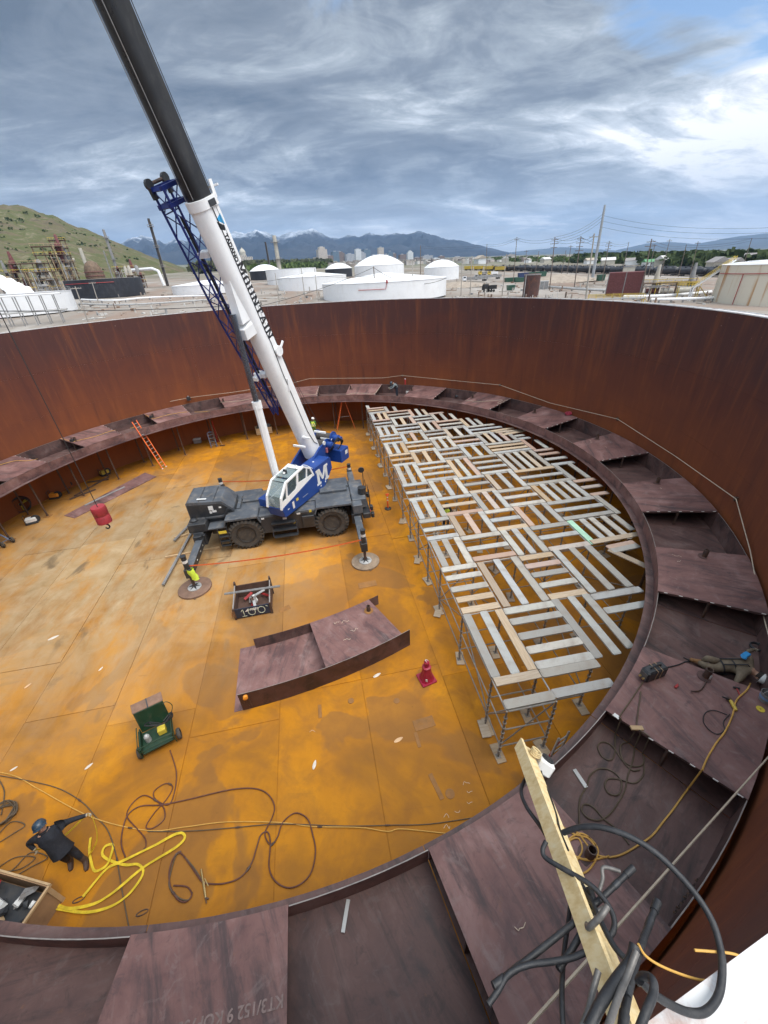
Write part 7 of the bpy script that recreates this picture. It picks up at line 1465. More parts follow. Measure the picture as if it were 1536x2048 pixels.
    if harness:
        for f in (.0, .5): c = J['pelvis'].lerp(J['chest'], f); b = MB(); b.loft([ring(c - ax * .022, .215, .185), ring(c + ax * .022, .215, .185)], caps=False); b.build('harness_strap', harness, t, True)
        for s in (-1, 1): b = MB(); b.tube([J['pelvis'] + sx * s * .12 - fy * .19, J['chest'] + sx * s * .10 - fy * .2, J['chest'] + sx * s * .10 + ax * .17, J['chest'] + sx * s * .1 + fy * .2, J['pelvis'] + sx * s * .1 + fy * .19], .018, 5); b.build('harness_strap', harness, t)
    # fingers curling from each palm
    for s in 'lr':
        w, h = J[s + 'wr'], J[s + 'ha']; d = (h - w).normalized(); q = d.cross(sx if abs(d.dot(sx)) < .9 else fy).normalized(); n_ = d.cross(q)
        for i, (off, L) in enumerate(((-.030, .062), (-.010, .074), (.011, .068), (.030, .052))):
            p = h + q * off + d * .012; b = MB(); b.tube([p, p + d * L * .55 + n_ * .012, p + d * L * .8 + n_ * .040, p + d * L * .72 + n_ * .062], .010, 6); b.build('finger', zone(s + 'ha'), bo, True)
        p = w.lerp(h, .45) + q * -.035; b = MB(); b.tube([p, p - q * .03 + d * .03 + n_ * .012, p - q * .026 + d * .066 + n_ * .034], .011, 6); b.build('thumb', zone(s + 'ha'), bo, True)
    return t
def zone_of(top, legs, hands=M_GLOVE, boots=M_BOOT, head=M_SKIN):
    def f(k):
        if k in ('head', 'crown', 'neck'): return head
        if k[1:] in ('ha',): return hands
        if k[1:] in ('to', 'an'): return boots
        if k in ('pelvis',) or k[1:] in ('hip', 'kn'): return legs
        return top
    return f
def P3(u, v, z): return px(u, v, z)
# worker with the blue helmet, bottom left
bs = px(156, 1722); bs.z = .012
J = dict(pelvis=P3(119, 1696, .95), belly=P3(110, 1685, 1.12), chest=P3(98, 1672, 1.33), neck=P3(88, 1662, 1.49), head=P3(82, 1655, 1.60), lsh=P3(113, 1654, 1.42), lel=P3(143, 1640, 1.33), lwr=P3(168, 1632, 1.26), rsh=P3(74, 1676, 1.38), rel=P3(56, 1686, 1.16), rwr=P3(66, 1696, 1.04), lhip=P3(128, 1692, .90), rhip=P3(112, 1702, .90), lkn=P3(150, 1705, .50), rkn=P3(128, 1714, .5), lan=P3(171, 1722, .10), ran=P3(140, 1722, .10), fwd=(.10, -.17, -.06), face=(.55, -.5, -.6))
J['lha'] = J['lwr'] + (J['lwr'] - J['lel']).normalized() * .09; J['rha'] = J['rwr'] + Vector((.07, -.03, -.05))
wk = person('worker in dark clothes and blue helmet pulling a sling at the bottom left', bs, J, zone_of(M_NAVY, M_NAVY), M_TEAL, 1.2)
HL, HR = J['lha'], J['rha']; JL_ = {k: Vector(v) - bs for k, v in J.items() if k not in ('fwd', 'face')}
ax_ = (JL_['chest'] - JL_['pelvis']).normalized(); sx_ = JL_['lsh'] - JL_['rsh']; sx_ = (sx_ - ax_ * sx_.dot(ax_)).normalized(); fy_ = ax_.cross(sx_)
def jr(c, a, d, ph): return [c + sx_ * a * math.cos(q) * (1 + .07 * math.sin(q * 5 + ph)) + fy_ * d * math.sin(q) * (1 + .07 * math.cos(q * 4 + ph)) for q in [2 * math.pi * k / 24 for k in range(24)]]
b = MB(); b.loft([jr(JL_['pelvis'] - ax_ * .16, .255, .225, 0), jr(JL_['pelvis'] - ax_ * .06, .24, .21, 1), jr(JL_['belly'], .215, .19, 2.2), jr(JL_['chest'] - ax_ * .05, .25, .205, 3), jr(JL_['chest'] + ax_ * .08, .225, .18, 4), jr(JL_['chest'] + ax_ * .17, .11, .11, 5)], caps=False); b.build('jacket', M_NAVY, wk, True)
b = MB(); b.tube([JL_['neck'] + (sx_ * math.cos(q) + fy_ * math.sin(q)) * .085 for q in [k * .5 for k in range(14)]], .03, 6); b.build('collar', M_NAVY, wk, True)
for s_ in 'lr': p_ = JL_[s_ + 'an']; b = MB(); b.M = Matrix.Translation((p_.x, p_.y, 0)) @ Matrix.Rotation(-1.05, 4, 'Z'); b.loft([[(x, .055 * w * y, z) for y, z in ((-1, 0), (1, 0), (1, h * .6), (.6, h), (-.6, h), (-1, h * .6))] for x, w, h in ((-.09, .7, .17), (-.05, .95, .19), (.08, 1, .12), (.17, 1.0, .09), (.22, .6, .06))]); b.build('boot', M_BOOT, wk, True)
b = MB(); rings = []
for k, p in enumerate(catmull([HR + Vector((-.1, .02, -.15)), HR, HR.lerp(HL, .3) + Vector((.05, -.12, -.05)), HR.lerp(HL, .65) + Vector((.03, -.08, -.03)), HL, HL + Vector((.1, -.12, -.35)), HL + Vector((.05, -.3, -.8)), HL + Vector((-.2, -.5, -1.15)) ], 6)): rings.append([p - HR + Vector((0, 0, .03)), p - HR + Vector((.005, .004, .03)), p - HR + Vector((.005, .004, -.03)), p - HR + Vector((0, 0, -.03))])
b.loft(rings); tag(b.build('held_sling', M_SLING, None, False, HR), 'yellow web sling held across the body of the bottom left worker', 'sling')
# welder lying in the open bay at the right
bs = px(1455, 1335, ZB + .012); q = lambda u, v, z: px(u, v, ZB + z)
J = dict(pelvis=q(1440, 1332, .22), belly=q(1460, 1330, .26), chest=q(1487, 1333, .28), neck=q(1508, 1345, .28), head=q(1518, 1352, .27), lsh=q(1500, 1318, .34), lel=q(1490, 1305, .42), lwr=q(1505, 1300, .36), rsh=q(1482, 1352, .30), rel=q(1470, 1368, .22), rwr=q(1490, 1374, .2), lhip=q(1436, 1324, .26), rhip=q(1432, 1338, .22), lkn=q(1414, 1316, .42), rkn=q(1408, 1330, .25), lan=q(1404, 1324, .12), ran=q(1392, 1322, .10), fwd=(-.16, .06, .02), face=(0, 0, -1))
person('welder in khaki lying in the open bay at the right edge', bs, J, zone_of(M_KHAKI, M_KHAKI, M_GLOVE, paint('tan_boot', (.26, .13, .05), .7)), M_STKW, 1.2, None, paint('harness_black', (.03, .03, .035), .7))
c = q(1490, 1312, .50); t = thing('harness_block', 'blue fall-arrest block on the back of the lying welder', 'fall arrester', c, .4); b = MB(); b.box(-.14, .14, -.07, .07, 0, .08, .02); b.build('case', paint('bright_blue', (.05, .35, .75), .4), t); b = MB(); b.lathe([(.05, .08), (.07, .09), (.05, .12)], 12, (-.16, -.03, -.02)); b.build('knob', paint('bright_blue', (.05, .35, .75), .4), t); b = MB(); b.bar((.1, 0, .02), (.28, .1, -.05), .05, .02); b.build('strap', M_CBLK, t)
# worker bending on the far ring
bb = rp(18.9, 66.5, ZB + .012); L = lambda x, y, z: bb + Vector((x, y, z))
J = dict(pelvis=L(0, 0, .93), belly=L(-.03, -.04, 1.10), chest=L(-.16, -.1, 1.30), neck=L(-.32, -.14, 1.40), head=L(-.42, -.16, 1.42), lsh=L(-.2, -.32, 1.28), lel=L(-.38, -.38, 1.04), lwr=L(-.58, -.36, .98), rsh=L(-.2, .12, 1.28), rel=L(-.42, .08, 1.05), rwr=L(-.62, 0, 1.0), lhip=L(.0, -.11, .88), rhip=L(0, .11, .88), lkn=L(-.04, -.12, .48), rkn=L(.06, .13, .48), lan=L(.03, -.13, .08), ran=L(.08, .14, .08), fwd=(-.17, -.02, -.05), face=(-.6, 0, -.8))
person('worker in grey shirt bending over the far pontoon plate', bb, J, zone_of(M_GSHIRT, M_JEAN), M_TEAL, 1.1, None, M_CBLK)
# worker in green behind the winches
bb = px(630, 873); bb.z = .012; L = lambda x, y, z: bb + Vector((x, y, z))
J = dict(pelvis=L(0, 0, .96), belly=L(0, 0, 1.12), chest=L(0, .01, 1.34), neck=L(0, .02, 1.52), head=L(.02, .03, 1.64), lsh=L(.2, 0, 1.43), lel=L(.26, .06, 1.15), lwr=L(.22, .2, .98), rsh=L(-.2, 0, 1.43), rel=L(-.26, .05, 1.15), rwr=L(-.2, .22, 1.0), lhip=L(.1, 0, .9), rhip=L(-.1, 0, .9), lkn=L(.12, .04, .5), rkn=L(-.12, .0, .5), lan=L(.13, 0, .09), ran=L(-.14, -.02, .09), fwd=(0, .18, -.05), face=(0, 1, 0))
person('worker in green with a yellow vest behind the crane winches', bb, J, zone_of(M_GRNJ, M_GRNJ), M_STKW, 1.1, M_HIVIS)
# worker below the scaffold planks
bb = px(893, 1014, 1.55); bb.z = .012; L = lambda x, y, z: bb + Vector((x, y, z))
J = dict(pelvis=L(0, 0, .95), belly=L(0, 0, 1.1), chest=L(.01, 0, 1.33), neck=L(.01, -.02, 1.5), head=L(.01, -.04, 1.62), lsh=L(.2, 0, 1.42), lel=L(.3, -.1, 1.2), lwr=L(.2, -.3, 1.15), rsh=L(-.19, 0, 1.42), rel=L(-.27, -.06, 1.15), rwr=L(-.15, -.25, 1.1), lhip=L(.1, 0, .9), rhip=L(-.1, 0, .9), lkn=L(.11, -.03, .5), rkn=L(-.11, 0, .5), lan=L(.12, 0, .09), ran=L(-.13, 0, .09), fwd=(0, -.18, -.05), face=(.2, -1, 0))
person('worker in a yellow vest seen through the scaffold planks', bb, J, zone_of(M_NAVY, M_JEAN), M_CBLK, 1.1, M_HIVIS)
# operator in the crane cab
Cm = Matrix.Translation(CO) @ Matrix.Rotation(CRZ, 4, 'Z') @ SUP; S_ = lambda x, y, z: Cm @ Vector((x, y, z)); fv = Cm.to_3x3() @ Vector((.18, 0, -.05))
J = dict(pelvis=S_(-.25, .88, 3.20), belly=S_(-.25, .88, 3.33), chest=S_(-.22, .88, 3.55), neck=S_(-.2, .88, 3.72), head=S_(-.17, .88, 3.80), lsh=S_(-.2, 1.06, 3.63), lel=S_(.0, 1.12, 3.4), lwr=S_(.25, 1.05, 3.35), rsh=S_(-.2, .70, 3.63), rel=S_(.0, .64, 3.4), rwr=S_(.25, .7, 3.35), lhip=S_(-.2, .98, 3.2), rhip=S_(-.2, .78, 3.2), lkn=S_(.25, 1.0, 3.2), rkn=S_(.25, .76, 3.2), lan=S_(.4, 1.0, 2.8), ran=S_(.4, .76, 2.8), fwd=tuple(fv), face=tuple(Cm.to_3x3() @ Vector((1, 0, -.1))))
for k in ('crown',): J[k] = S_(-.17, .88, 3.86)
person('crane operator in a yellow vest seated in the cab', S_(-.2, .88, 3.12), J, zone_of(M_NAVY, M_JEAN), None, 1.0, M_HIVIS)
# hi-vis vest hung on the near left outrigger
p = cw(-4.60, -4.55, 1.32); b = MB(); rings = []
for j in range(9):
    z = -.62 * j / 8; rings.append([(.16 * math.cos(a) * (1 + .25 * math.sin(a * 3 + j)) + .12 * j / 8, .12 * math.sin(a) - .04, z + .04 * math.sin(a * 2)) for a in [2 * math.pi * k / 12 for k in range(12)]])
b.loft(rings, caps=False); tag(b.build('safety_vest', M_HIVIS, None, True, p), 'yellow safety vest hung on the near left outrigger jack', 'vest')
# ================================================================== things on the pontoon ring
def deck_z(x, y):
    a = math.degrees(math.atan2(y, x)) % 18.0; r = math.hypot(x, y)
    if r < RI - .27 or r > RO: return None
    if a <= 9.0 and r > RI: return ZI + (ZO - ZI) * (r - RI) / (RO - RI) + .018
    return ZB + .010
def rx(u, v, lift=0.0):                    # the point of the ring surface seen at photo pixel (u, v)
    for z in [ZO + .05 - .01 * k for k in range(95)]:
        p = px(u, v, z); d = deck_z(p.x, p.y)
        if d is not None and z <= d + lift + .006: return Vector((p.x, p.y, d + lift))
    return px(u, v, ZB + lift)
Z3 = lambda u, v: (1140 + u / 3.879, 1240 + v / 3.879)
def ring_line(name, label, pts, r, m, cat, f=None, n=7):
    q2 = [Vector((*(f(*q) if f else q), 0)) for q in pts]; S = []
    for i, q in enumerate(catmull(q2, n)):
        p = rx(q.x, q.y, r + .004 + .006 * math.sin(i * .9)); S.append(p)
    S = [S[0]] + [S[i] if abs(S[i + 1].z - S[i - 1].z) > .1 else (S[i - 1] + S[i] * 2 + S[i + 1]) / 4 for i in range(1, len(S) - 1)] + [S[-1]]
    o0 = S[0].copy(); b = MB(); b.tube([s_ - o0 for s_ in S], r, 6); return tag(b.build(name, m, None, True, o0), label, cat)
# suitcase welder on the plate at the right
c = rx(1303, 1352); dd = rx(1325, 1335) - rx(1280, 1352); t = thing('welding_machine', 'black suitcase welder standing on the right-hand deck plate', 'welder', c + Vector((0, 0, .005)), math.atan2(dd.y, dd.x))
b = MB(); b.box(-.33, .33, -.13, .13, .0, .36, .04); b.build('case', M_CBLK, t); b = MB(); b.box(-.345, -.331, -.10, .10, .05, .30); b.build('front_panel', paint('panel_grey', (.12, .12, .12), .5), t)
b = MB(); b.tube(catmull([(-.15, 0, .36), (-.13, 0, .43), (.13, 0, .43), (.15, 0, .36)], 4), .02, 6); b.build('handle', M_CBLK, t)
for x in (-.05, .1): b = MB(); b.tube([(x, -.135, .02), (x, -.14, .36), (x, 0, .375), (x, .14, .36), (x, .135, .02)], .008, 5); b.build('strap', paint('rope_strap', (.45, .30, .18), .8), t)
for y in (-.05, .05): b = MB(); b.cyl((-.345, y, .12), (-.40, y, .12), .03, 8); b.build('socket', M_BRASS, t)
ring_line('welding_cable', 'brown welding cable from the black welder into loops in the open bay', [(565, 480), (480, 610), (380, 760), (350, 900), (350, 1020), (320, 1085), (250, 1060), (215, 980), (260, 945), (330, 980), (400, 1080), (470, 1130), (550, 1130), (575, 1080), (540, 1000), (450, 950), (390, 980), (410, 1090), (480, 1165), (545, 1160)], .017, M_HBRN, 'cable', Z3)
ring_line('welding_cable', 'second brown welding cable crossing the open bay', [(550, 555), (530, 700), (510, 870), (490, 1080), (450, 1200), (420, 1330), (330, 1480), (240, 1550), (150, 1540), (90, 1480), (110, 1430), (180, 1450), (260, 1540), (370, 1630), (460, 1740)], .017, M_HBRN, 'cable', Z3)
ring_line('welding_cable', 'brown cable curling near the light bar in the open bay', [(75, 1590), (70, 1500), (80, 1380), (130, 1290), (160, 1200), (240, 1150), (340, 1180), (400, 1260), (380, 1350), (310, 1350), (270, 1290), (300, 1230), (400, 1240), (500, 1265), (570, 1200), (572, 1100)], .017, M_HBRN, 'cable', Z3)
ring_line('welding_cable', 'black cable leaving the welder to the right', [(740, 370), (830, 350), (900, 322), (935, 318), (880, 290)], .016, M_BLKH, 'cable', Z3)
ring_line('power_cable', 'orange extension cord running over the right-hand plate and bay', [(1400, 490), (1370, 545), (1290, 625), (1260, 740), (1200, 870), (1130, 960), (1060, 1080), (1010, 1190), (900, 1330), (800, 1470), (720, 1570), (640, 1670), (540, 1740), (400, 1820), (280, 1840), (180, 1800), (60, 1650), (-30, 1620)], .018, M_CORD, 'cord', Z3)
Z2 = lambda u, v: (920 + u / 2.4935, 1460 + v / 2.4935)
ring_line('power_cable', 'coil of orange extension cord around the pipe stub', [(510, 480), (570, 520), (640, 540), (680, 600), (660, 640), (600, 640), (540, 600), (540, 550), (600, 515), (660, 550), (690, 610), (650, 690), (600, 715), (580, 660), (610, 600), (590, 540), (540, 560), (560, 620), (640, 650), (745, 628)], .016, M_CORD, 'cord', Z2)
c = rx(1159, 1566); b = MB(); p, q = rx(1148, 1540), rx(1172, 1576); b.bar((0, 0, .02), q - p + Vector((0, 0, .02)), .09, .03); tag(b.build('flat_bar', M_ALU, None, False, p), 'short pale flat bar in the open bay at the right', 'bar')
p, q = rx(697, 1800), rx(686, 1866); b = MB(); b.bar((0, 0, .02), q - p + Vector((0, 0, .02)), .07, .03); tag(b.build('flat_bar', M_ALU, None, False, p), 'short pale flat bar in the open bay at the bottom', 'bar')
c = rx(1222, 1457); b = MB(); b.box(-.05, .05, -.07, .07, 0, .01); tag(b.build('paper_card', M_STKW, None, False, c + Vector((0, 0, .004)), (0, 0, .6)), 'small white card in the open bay near the scaffold', 'card')
c = rx(1260, 1483); b = MB(); b.box(-.14, .14, -.05, .05, 0, .05); tag(b.build('wood_block', M_PINE, None, False, c + Vector((0, 0, .004)), (0, 0, -.1)), 'wood block below the edge of the right-hand plate', 'block')
# grinder, bottle, tools on the plate
c = rx(1464, 1410); t = thing('angle_grinder', 'yellow angle grinder lying beside the orange cord', 'grinder', c + Vector((0, 0, .04)), R_(75)); b = MB(); b.loft([[(x, r * math.cos(a), r * math.sin(a)) for a in [k * .785 for k in range(8)]] for x, r in ((-.17, .03), (-.12, .042), (.06, .04), (.1, .032))]); b.build('body', M_YEL, t, True); b = MB(); b.cyl((.14, 0, -.03), (.14, 0, .03), .04, 10); b.build('gear_head', M_PIPE, t); b = MB(); b.cyl((.14, 0, -.035), (.14, 0, -.03), .07, 14); b.build('disc', M_PIPE, t); b = MB(); b.cyl((.13, .03, 0), (.16, .16, .02), .016, 6); b.build('side_handle', M_CBLK, t)
ring_line('power_lead', 'thin black lead curling from the yellow grinder', [(1240, 730), (1190, 790), (1200, 850), (1150, 885), (1090, 860), (1035, 790), (1050, 720), (1120, 700), (1220, 735)], .010, M_BLKH, 'cable', Z3)
c = rx(1418, 1357); t = thing('spray_bottle', 'clear plastic bottle beside the pipe stub on the right plate', 'bottle', c, 0); b = MB(); b.lathe([(.035, 0), (.038, .02), (.038, .14), (.015, .18), (.015, .21)], 12); b.build('bottle', paint('clear_plastic', (.6, .62, .62), .3), t, True); b = MB(); b.cyl((0, 0, .21), (0, 0, .24), .018, 8); b.build('cap', M_STKW, t)
p, q = rx(1413, 1362), rx(1400, 1384); t = thing('pry_bar', 'bent dark pry bar on the right-hand plate', 'pry bar', p, 0); b = MB(); b.tube(catmull([(0, 0, .02), (q - p) * .7 + Vector((0, 0, .02)), (q - p) + Vector((-.05, .02, .02)), (q - p) + Vector((-.22, .03, .03))], 5), .016, 6); b.build('bar', M_PIPE, t)
c = rx(1352, 1374); t = thing('clamp', 'small red clamp on the right-hand plate', 'clamp', c, .5); b = MB(); b.box(-.06, .06, -.03, .03, 0, .05, .01); b.build('body', M_REDP, t); b = MB(); b.cyl((.06, 0, .02), (.12, .02, .02), .01, 6); b.build('pin', M_REDP, t)
c = rx(1476, 1385); t = thing('hammer', 'small hammer with red and black handle near the grinder', 'hammer', c + Vector((0, 0, .02)), 1.2); b = MB(); b.cyl((-.14, 0, 0), (.1, 0, 0), .013, 6); b.build('handle', M_REDP, t); b = MB(); b.box(.1, .14, -.07, .07, -.02, .02, .005); b.build('head', M_CBLK, t)
c = rx(1521, 1418); b = MB(); b.lathe([(.02, 0), (.085, .0), (.085, .008), (.02, .012)], 16, caps=False); tag(b.build('grinding_disc', M_STKY, None, False, c), 'round cutting disc on the plate at the right edge', 'disc')
c = rx(1529, 1400); t = thing('tool_bucket', 'grey tool bucket at the right edge', 'bucket', c, 0); b = MB(); b.lathe([(.12, 0), (.15, .26), (.14, .26), (.11, .02)], 16, caps=False); b.build('pail', M_GREYD, t, True); b = MB(); b.tube([(.15 * math.cos(a), 0, .26 + .12 * math.sin(a)) for a in [math.pi * k / 8 for k in range(9)]], .007, 5); b.build('bail', M_ALU, t); b = MB(); b.lathe([(.121, .10), (.136, .10), (.143, .18), (.13, .18)], 16, caps=False); b.build('blue_label', paint('label_blue', (.2, .35, .6), .6), t)
c = rx(1512, 1296, .05); b = MB(); b.tube([(.16 * math.cos(a), .16 * math.sin(a), .02 + .004 * a) for a in [k * .5 for k in range(40)]], .02, 5); tag(b.build('hose_coil', M_CBLK, None, True, c), 'black coil behind the lying welder', 'coil')
# bolts clips along the outer rim near the camera
for i, (u, v) in enumerate(((1395, 1766), (1388, 1778), (1380, 1793), (1372, 1800), (1366, 1812), (1358, 1820), (1352, 1830))):
    c = rx(u, v, .02); t = thing('rim_clamp', 'rusty clamp in the row on the outer rim near the camera', 'clamp', c, 1.0, 'rusty clamps on the outer rim'); b = MB(); b.tube([(-.05, 0, 0), (-.05, 0, .1), (.05, 0, .1), (.05, 0, 0)], .018, 5); b.build('frame', M_PIPE, t); b = MB(); b.cyl((0, -.06, .06), (0, .06, .06), .02, 6); b.build('screw', M_PIPE, t)
for i, (u, v) in enumerate(((1475, 1085), (1482, 1095), (1470, 1075))): c = rx(u, v, .3); t = thing('wall_hook', 'rusty hook on the outer rim in the open bay at right', 'hook', c, 0, 'hooks on the outer rim at right'); b = MB(); b.tube(catmull([(0, 0, .15), (.0, 0, 0), (.06, 0, -.06), (.12, 0, 0)], 4), .022, 5); b.build('hook', M_PIPE, t)
# far ring: buckets, extinguisher, dark jacket, red bundle
for i, (a, r, m, lab) in enumerate(((64.4, 19.9, M_STKW, 'white bucket nearest the bending worker'), (63.2, 19.6, M_PALE, 'cream bucket right of the bending worker'))):
    c = rp(r, a, ZB + .012); t = thing('bucket', lab, 'bucket', c); b = MB(); b.lathe([(.13, 0), (.16, .36), (.15, .36), (.12, .02)], 16, caps=False); b.build('pail', m, t, True); b = MB(); b.tube([(.16 * math.cos(q), 0, .36 + .14 * math.sin(q)) for q in [math.pi * k / 8 for k in range(9)]], .008, 5); b.build('bail', M_ALU, t)
c = rp(20.1, 65.2, ZO + .1); t = thing('fire_extinguisher', 'red and white extinguisher by the far wall', 'extinguisher', c); b = MB(); b.lathe([(.08, 0), (.08, .4), (.04, .48)], 12); b.build('cylinder', M_REDP, t, True); b = MB(); b.box(-.05, .05, -.03, .03, .48, .56); b.build('valve', M_STKW, t)
c = rx(920, 795, .0); t = thing('work_jacket', 'black jacket slung over the inner rim of an open bay', 'jacket', c + Vector((0, 0, .15)), .6); b = MB(); b.loft([[(x, w * (1 + .3 * math.sin(a * 3 + x * 5)) * math.cos(a), z + h * math.sin(a)) for a in [k * .628 for k in range(10)]] for x, w, h, z in ((-.6, .08, .06, .05), (-.45, .22, .14, .15), (-.1, .3, .2, .3), (.3, .28, .18, .42), (.55, .2, .12, .5), (.68, .06, .05, .5))]); b.build('shell', M_CBLK, t, True); b = MB(); b.tube([(-.3, -.24, .3), (-.1, -.32, .42), (.1, -.3, .5)], .03, 5); b.build('red_trim', M_REDP, t)
c = rx(1136, 830); t = thing('hose_bundle', 'pink-red coiled hose on a far right deck plate', 'hose', c, 0)
b = MB(); b.tube([(.2 * math.cos(a) * (1 + .2 * math.sin(a * 1.7)), .2 * math.sin(a), .04 + .006 * a) for a in [k * .6 for k in range(44)]], .028, 5); b.build('coil', paint('pink_red_hose', (.45, .05, .09), .6), t, True)
# ropes: lifeline along the wall, cords on the left part of the ring
def wallpt(u, v, r=20.36):
    d = ray(u, v); a = d.x ** 2 + d.y ** 2; bq = 2 * (CAM.x * d.x + CAM.y * d.y); cq = CAM.x ** 2 + CAM.y ** 2 - r * r; t = (-bq + math.sqrt(max(0, bq * bq - 4 * a * cq))) / (2 * a); return CAM + d * t
M_ROPE = paint('pale_rope', (.50, .42, .32), .85, 0, .2, 9)
def polyrope(name, label, P, r, m, cat, n=1):
    S = catmull(P, n) if n > 1 else P; o0 = S[0].copy(); b = MB(); b.tube([s - o0 for s in S], r, 6); return tag(b.build(name, m, None, True, o0), label, cat)
polyrope('lifeline', 'pale lifeline rope strung along the shell above the ring', [wallpt(u, v) for u, v in ((340, 803), (380, 795), (470, 784), (585, 766), (620, 757), (765, 756), (805, 751), (895, 760), (1000, 770), (1100, 806), (1235, 838), (1350, 912), (1472, 998), (1500, 1100), (1521, 1210), (1545, 1300))], .018, M_ROPE, 'rope')
for (u, v) in ((805, 751), (1000, 770), (1235, 838), (1472, 998)): c = wallpt(u, v, 20.44); b = MB(); b.box(-.06, .06, -.06, .06, -.08, .08); tag(b.build('rope_anchor', M_PIPE, None, False, c, (0, 0, math.atan2(c.y, c.x))), 'steel anchor lug that holds the lifeline at the shell', 'lug', 'lifeline anchor lugs')
ring_line('power_cable', 'yellow cord lying over the plates at the left of the ring', [(-10, 933), (28, 922), (60, 921), (95, 911), (118, 898), (134, 888), (160, 880), (190, 873), (222, 862), (262, 856), (280, 848), (296, 842), (330, 831), (370, 824), (398, 824), (420, 822)], .016, M_CORD, 'cord')
ring_line('air_hose', 'pale hose lying on the ring plates behind the boom', [(425, 815), (445, 805), (470, 803), (500, 798), (520, 795), (556, 790), (600, 788), (640, 790)], .016, M_ROPE, 'hose')
ring_line('air_hose', 'pale hose on the plate right of the black jacket', [(930, 800), (955, 803), (980, 802), (1005, 800), (995, 806), (1010, 808)], .016, M_ROPE, 'hose')
ring_line('air_hose', 'pale hose on the plates left of the far worker', [(690, 790), (715, 786), (745, 788), (762, 782)], .016, M_ROPE, 'hose')
c = wallpt(377, 796, 20.2); t = thing('junction_box', 'dark junction box hanging on the shell at the left', 'junction box', c, 0); b = MB(); b.box(-.15, .15, -.12, .12, -.2, .12, .02); b.build('box', M_CBLK, t); b = MB(); b.cyl((0, 0, .12), (0, 0, .2), .04, 8); b.build('gland', M_ALU, t)
for (u, v, lab) in ((145, 883, 'dark plug box on the second plate from the left'), (303, 836, 'dark valve on the third plate from the left')): c = rx(u, v); t = thing('plug_box', lab, 'plug box', c); b = MB(); b.box(-.12, .12, -.1, .1, 0, .18, .02); b.build('case', M_CBLK, t); b = MB(); b.cyl((0, 0, .18), (0, 0, .3), .03, 8); b.build('knob', M_PIPE, t)
# writing on the plates
def plate_text(txt, size, u, v, u2, v2, name='stencil_lettering', off=.004):
    p, q = rx(u, v, .004), rx(u2, v2, .004); dx = (q - p).normalized(); rd = Vector((p.x, p.y, 0)).normalized(); nrm = Vector((-rd.x * .114, -rd.y * .114, 1)).normalized(); dy = nrm.cross(dx); place_text(name, txt, size, p, dx, dy, M_FCH, pont, off)
M_FCH = paint('faded_stencil', (.27, .20, .185), .9, 0, .4, 12)
plate_text('KT3/152 9 KOP733  -03', .20, 568, 1988, 400, 2034)
for (u, v, u2, v2, n, h) in ((1345, 1112, 1368, 1116, 6, .12), (1355, 1124, 1372, 1122, 4, .1), (1178, 880, 1200, 893, 9, .07), (1180, 884, 1196, 893, 7, .06), (1210, 893, 1222, 902, 6, .07), (1318, 975, 1325, 983, 5, .08), (1035, 1868, 1060, 1850, 6, .1)):
    p, q = rx(u, v, .006), rx(u2, v2, .006); d = (q - p).normalized(); rs = random.Random(u); scrawl(p, d, Vector((0, 0, 1)).cross(d), n, h, M_CHALK, pont, .012)
# ================================================================== foreground: timber arm, hoses and ropes by the camera
M_LUM = m_plank('fresh_lumber', True); 
def m_lumber():
    k = N('fresh_pine', .7, 0, .3); p = k.obj(); g = k.noise(k.map(p, (10, 10, .6)), 3, 6, .6, .2); k.color(k.ramp(g, [(.3, (.62, .44, .20)), (.55, (.76, .60, .33)), (.75, (.80, .68, .44))])); k.bump(g, .15, .004); return k.m
M_PINEF = m_lumber()
a, c = pd(1046, 1497, 2.95), pd(1282, 2120, 1.28)
ax = (a - c); L = ax.length; t = thing('timber_pole', 'pale pine timber arm reaching out over the ring from the camera side', 'timber', c); ax.normalize()
upv = Vector((.55, .25, .8)); x_ = ax.cross(upv).normalized(); y_ = x_.cross(ax)
b = MB(); q4 = lambda o: [o + x_ * sx * .055 + y_ * sy * .030 for sx, sy in ((-1, -1), (1, -1), (1, 1), (-1, 1))]; b.loft([q4(Vector((0, 0, 0))), q4(ax * L)]); b.build('beam', M_PINEF, t)
b = MB(); b.M = Matrix.Translation(x_ * -.045 + y_ * .045); q5 = lambda o: [o + x_ * sx * .010 + y_ * sy * .016 for sx, sy in ((-1, -1), (1, -1), (1, 1), (-1, 1))]; b.loft([q5(ax * .02), q5(ax * (L - .0))]); b.build('edge_batten', M_PINEF, t)
e = a - ax * .10 + x_ * .085 + y_ * .02; t = thing('work_light', 'square white work light screwed to the end of the timber arm', 'work light', e, 0); 
Rm = Matrix(((x_.x, ax.x, y_.x, 0), (x_.y, ax.y, y_.y, 0), (x_.z, ax.z, y_.z, 0), (0, 0, 0, 1)))
b = MB(); b.M = Rm; b.box(-.01, .10, -.055, .055, -.05, .05, .012); b.build('housing', M_STKW, t); b = MB(); b.M = Rm; b.cyl((.045, 0, .05), (.045, 0, .062), .042, 18); b.build('bezel', M_CBLK, t); b = MB(); b.M = Rm; b.cyl((.045, 0, .058), (.045, 0, .065), .030, 18); b.build('lens', m_glass('lamp_lens', (.05, .05, .05), 1.0), t)
b = MB(); b.M = Rm; b.tube([(-.045 + .035 * math.cos(q), .0 + .035 * math.sin(q), .02 + .002 * q) for q in [k * .6 for k in range(40)]], .006, 5); b.build('cord_wrap', paint('cream_cord', (.66, .52, .28), .8), t)
M_FH = paint('foreground_black_hose', (.020, .021, .024), .55, 0, .35, 9, (.085, .08, .078), .45, .2); M_WRO = paint('steel_wire_rope', (.16, .15, .14), .5, .35, .35, 30)
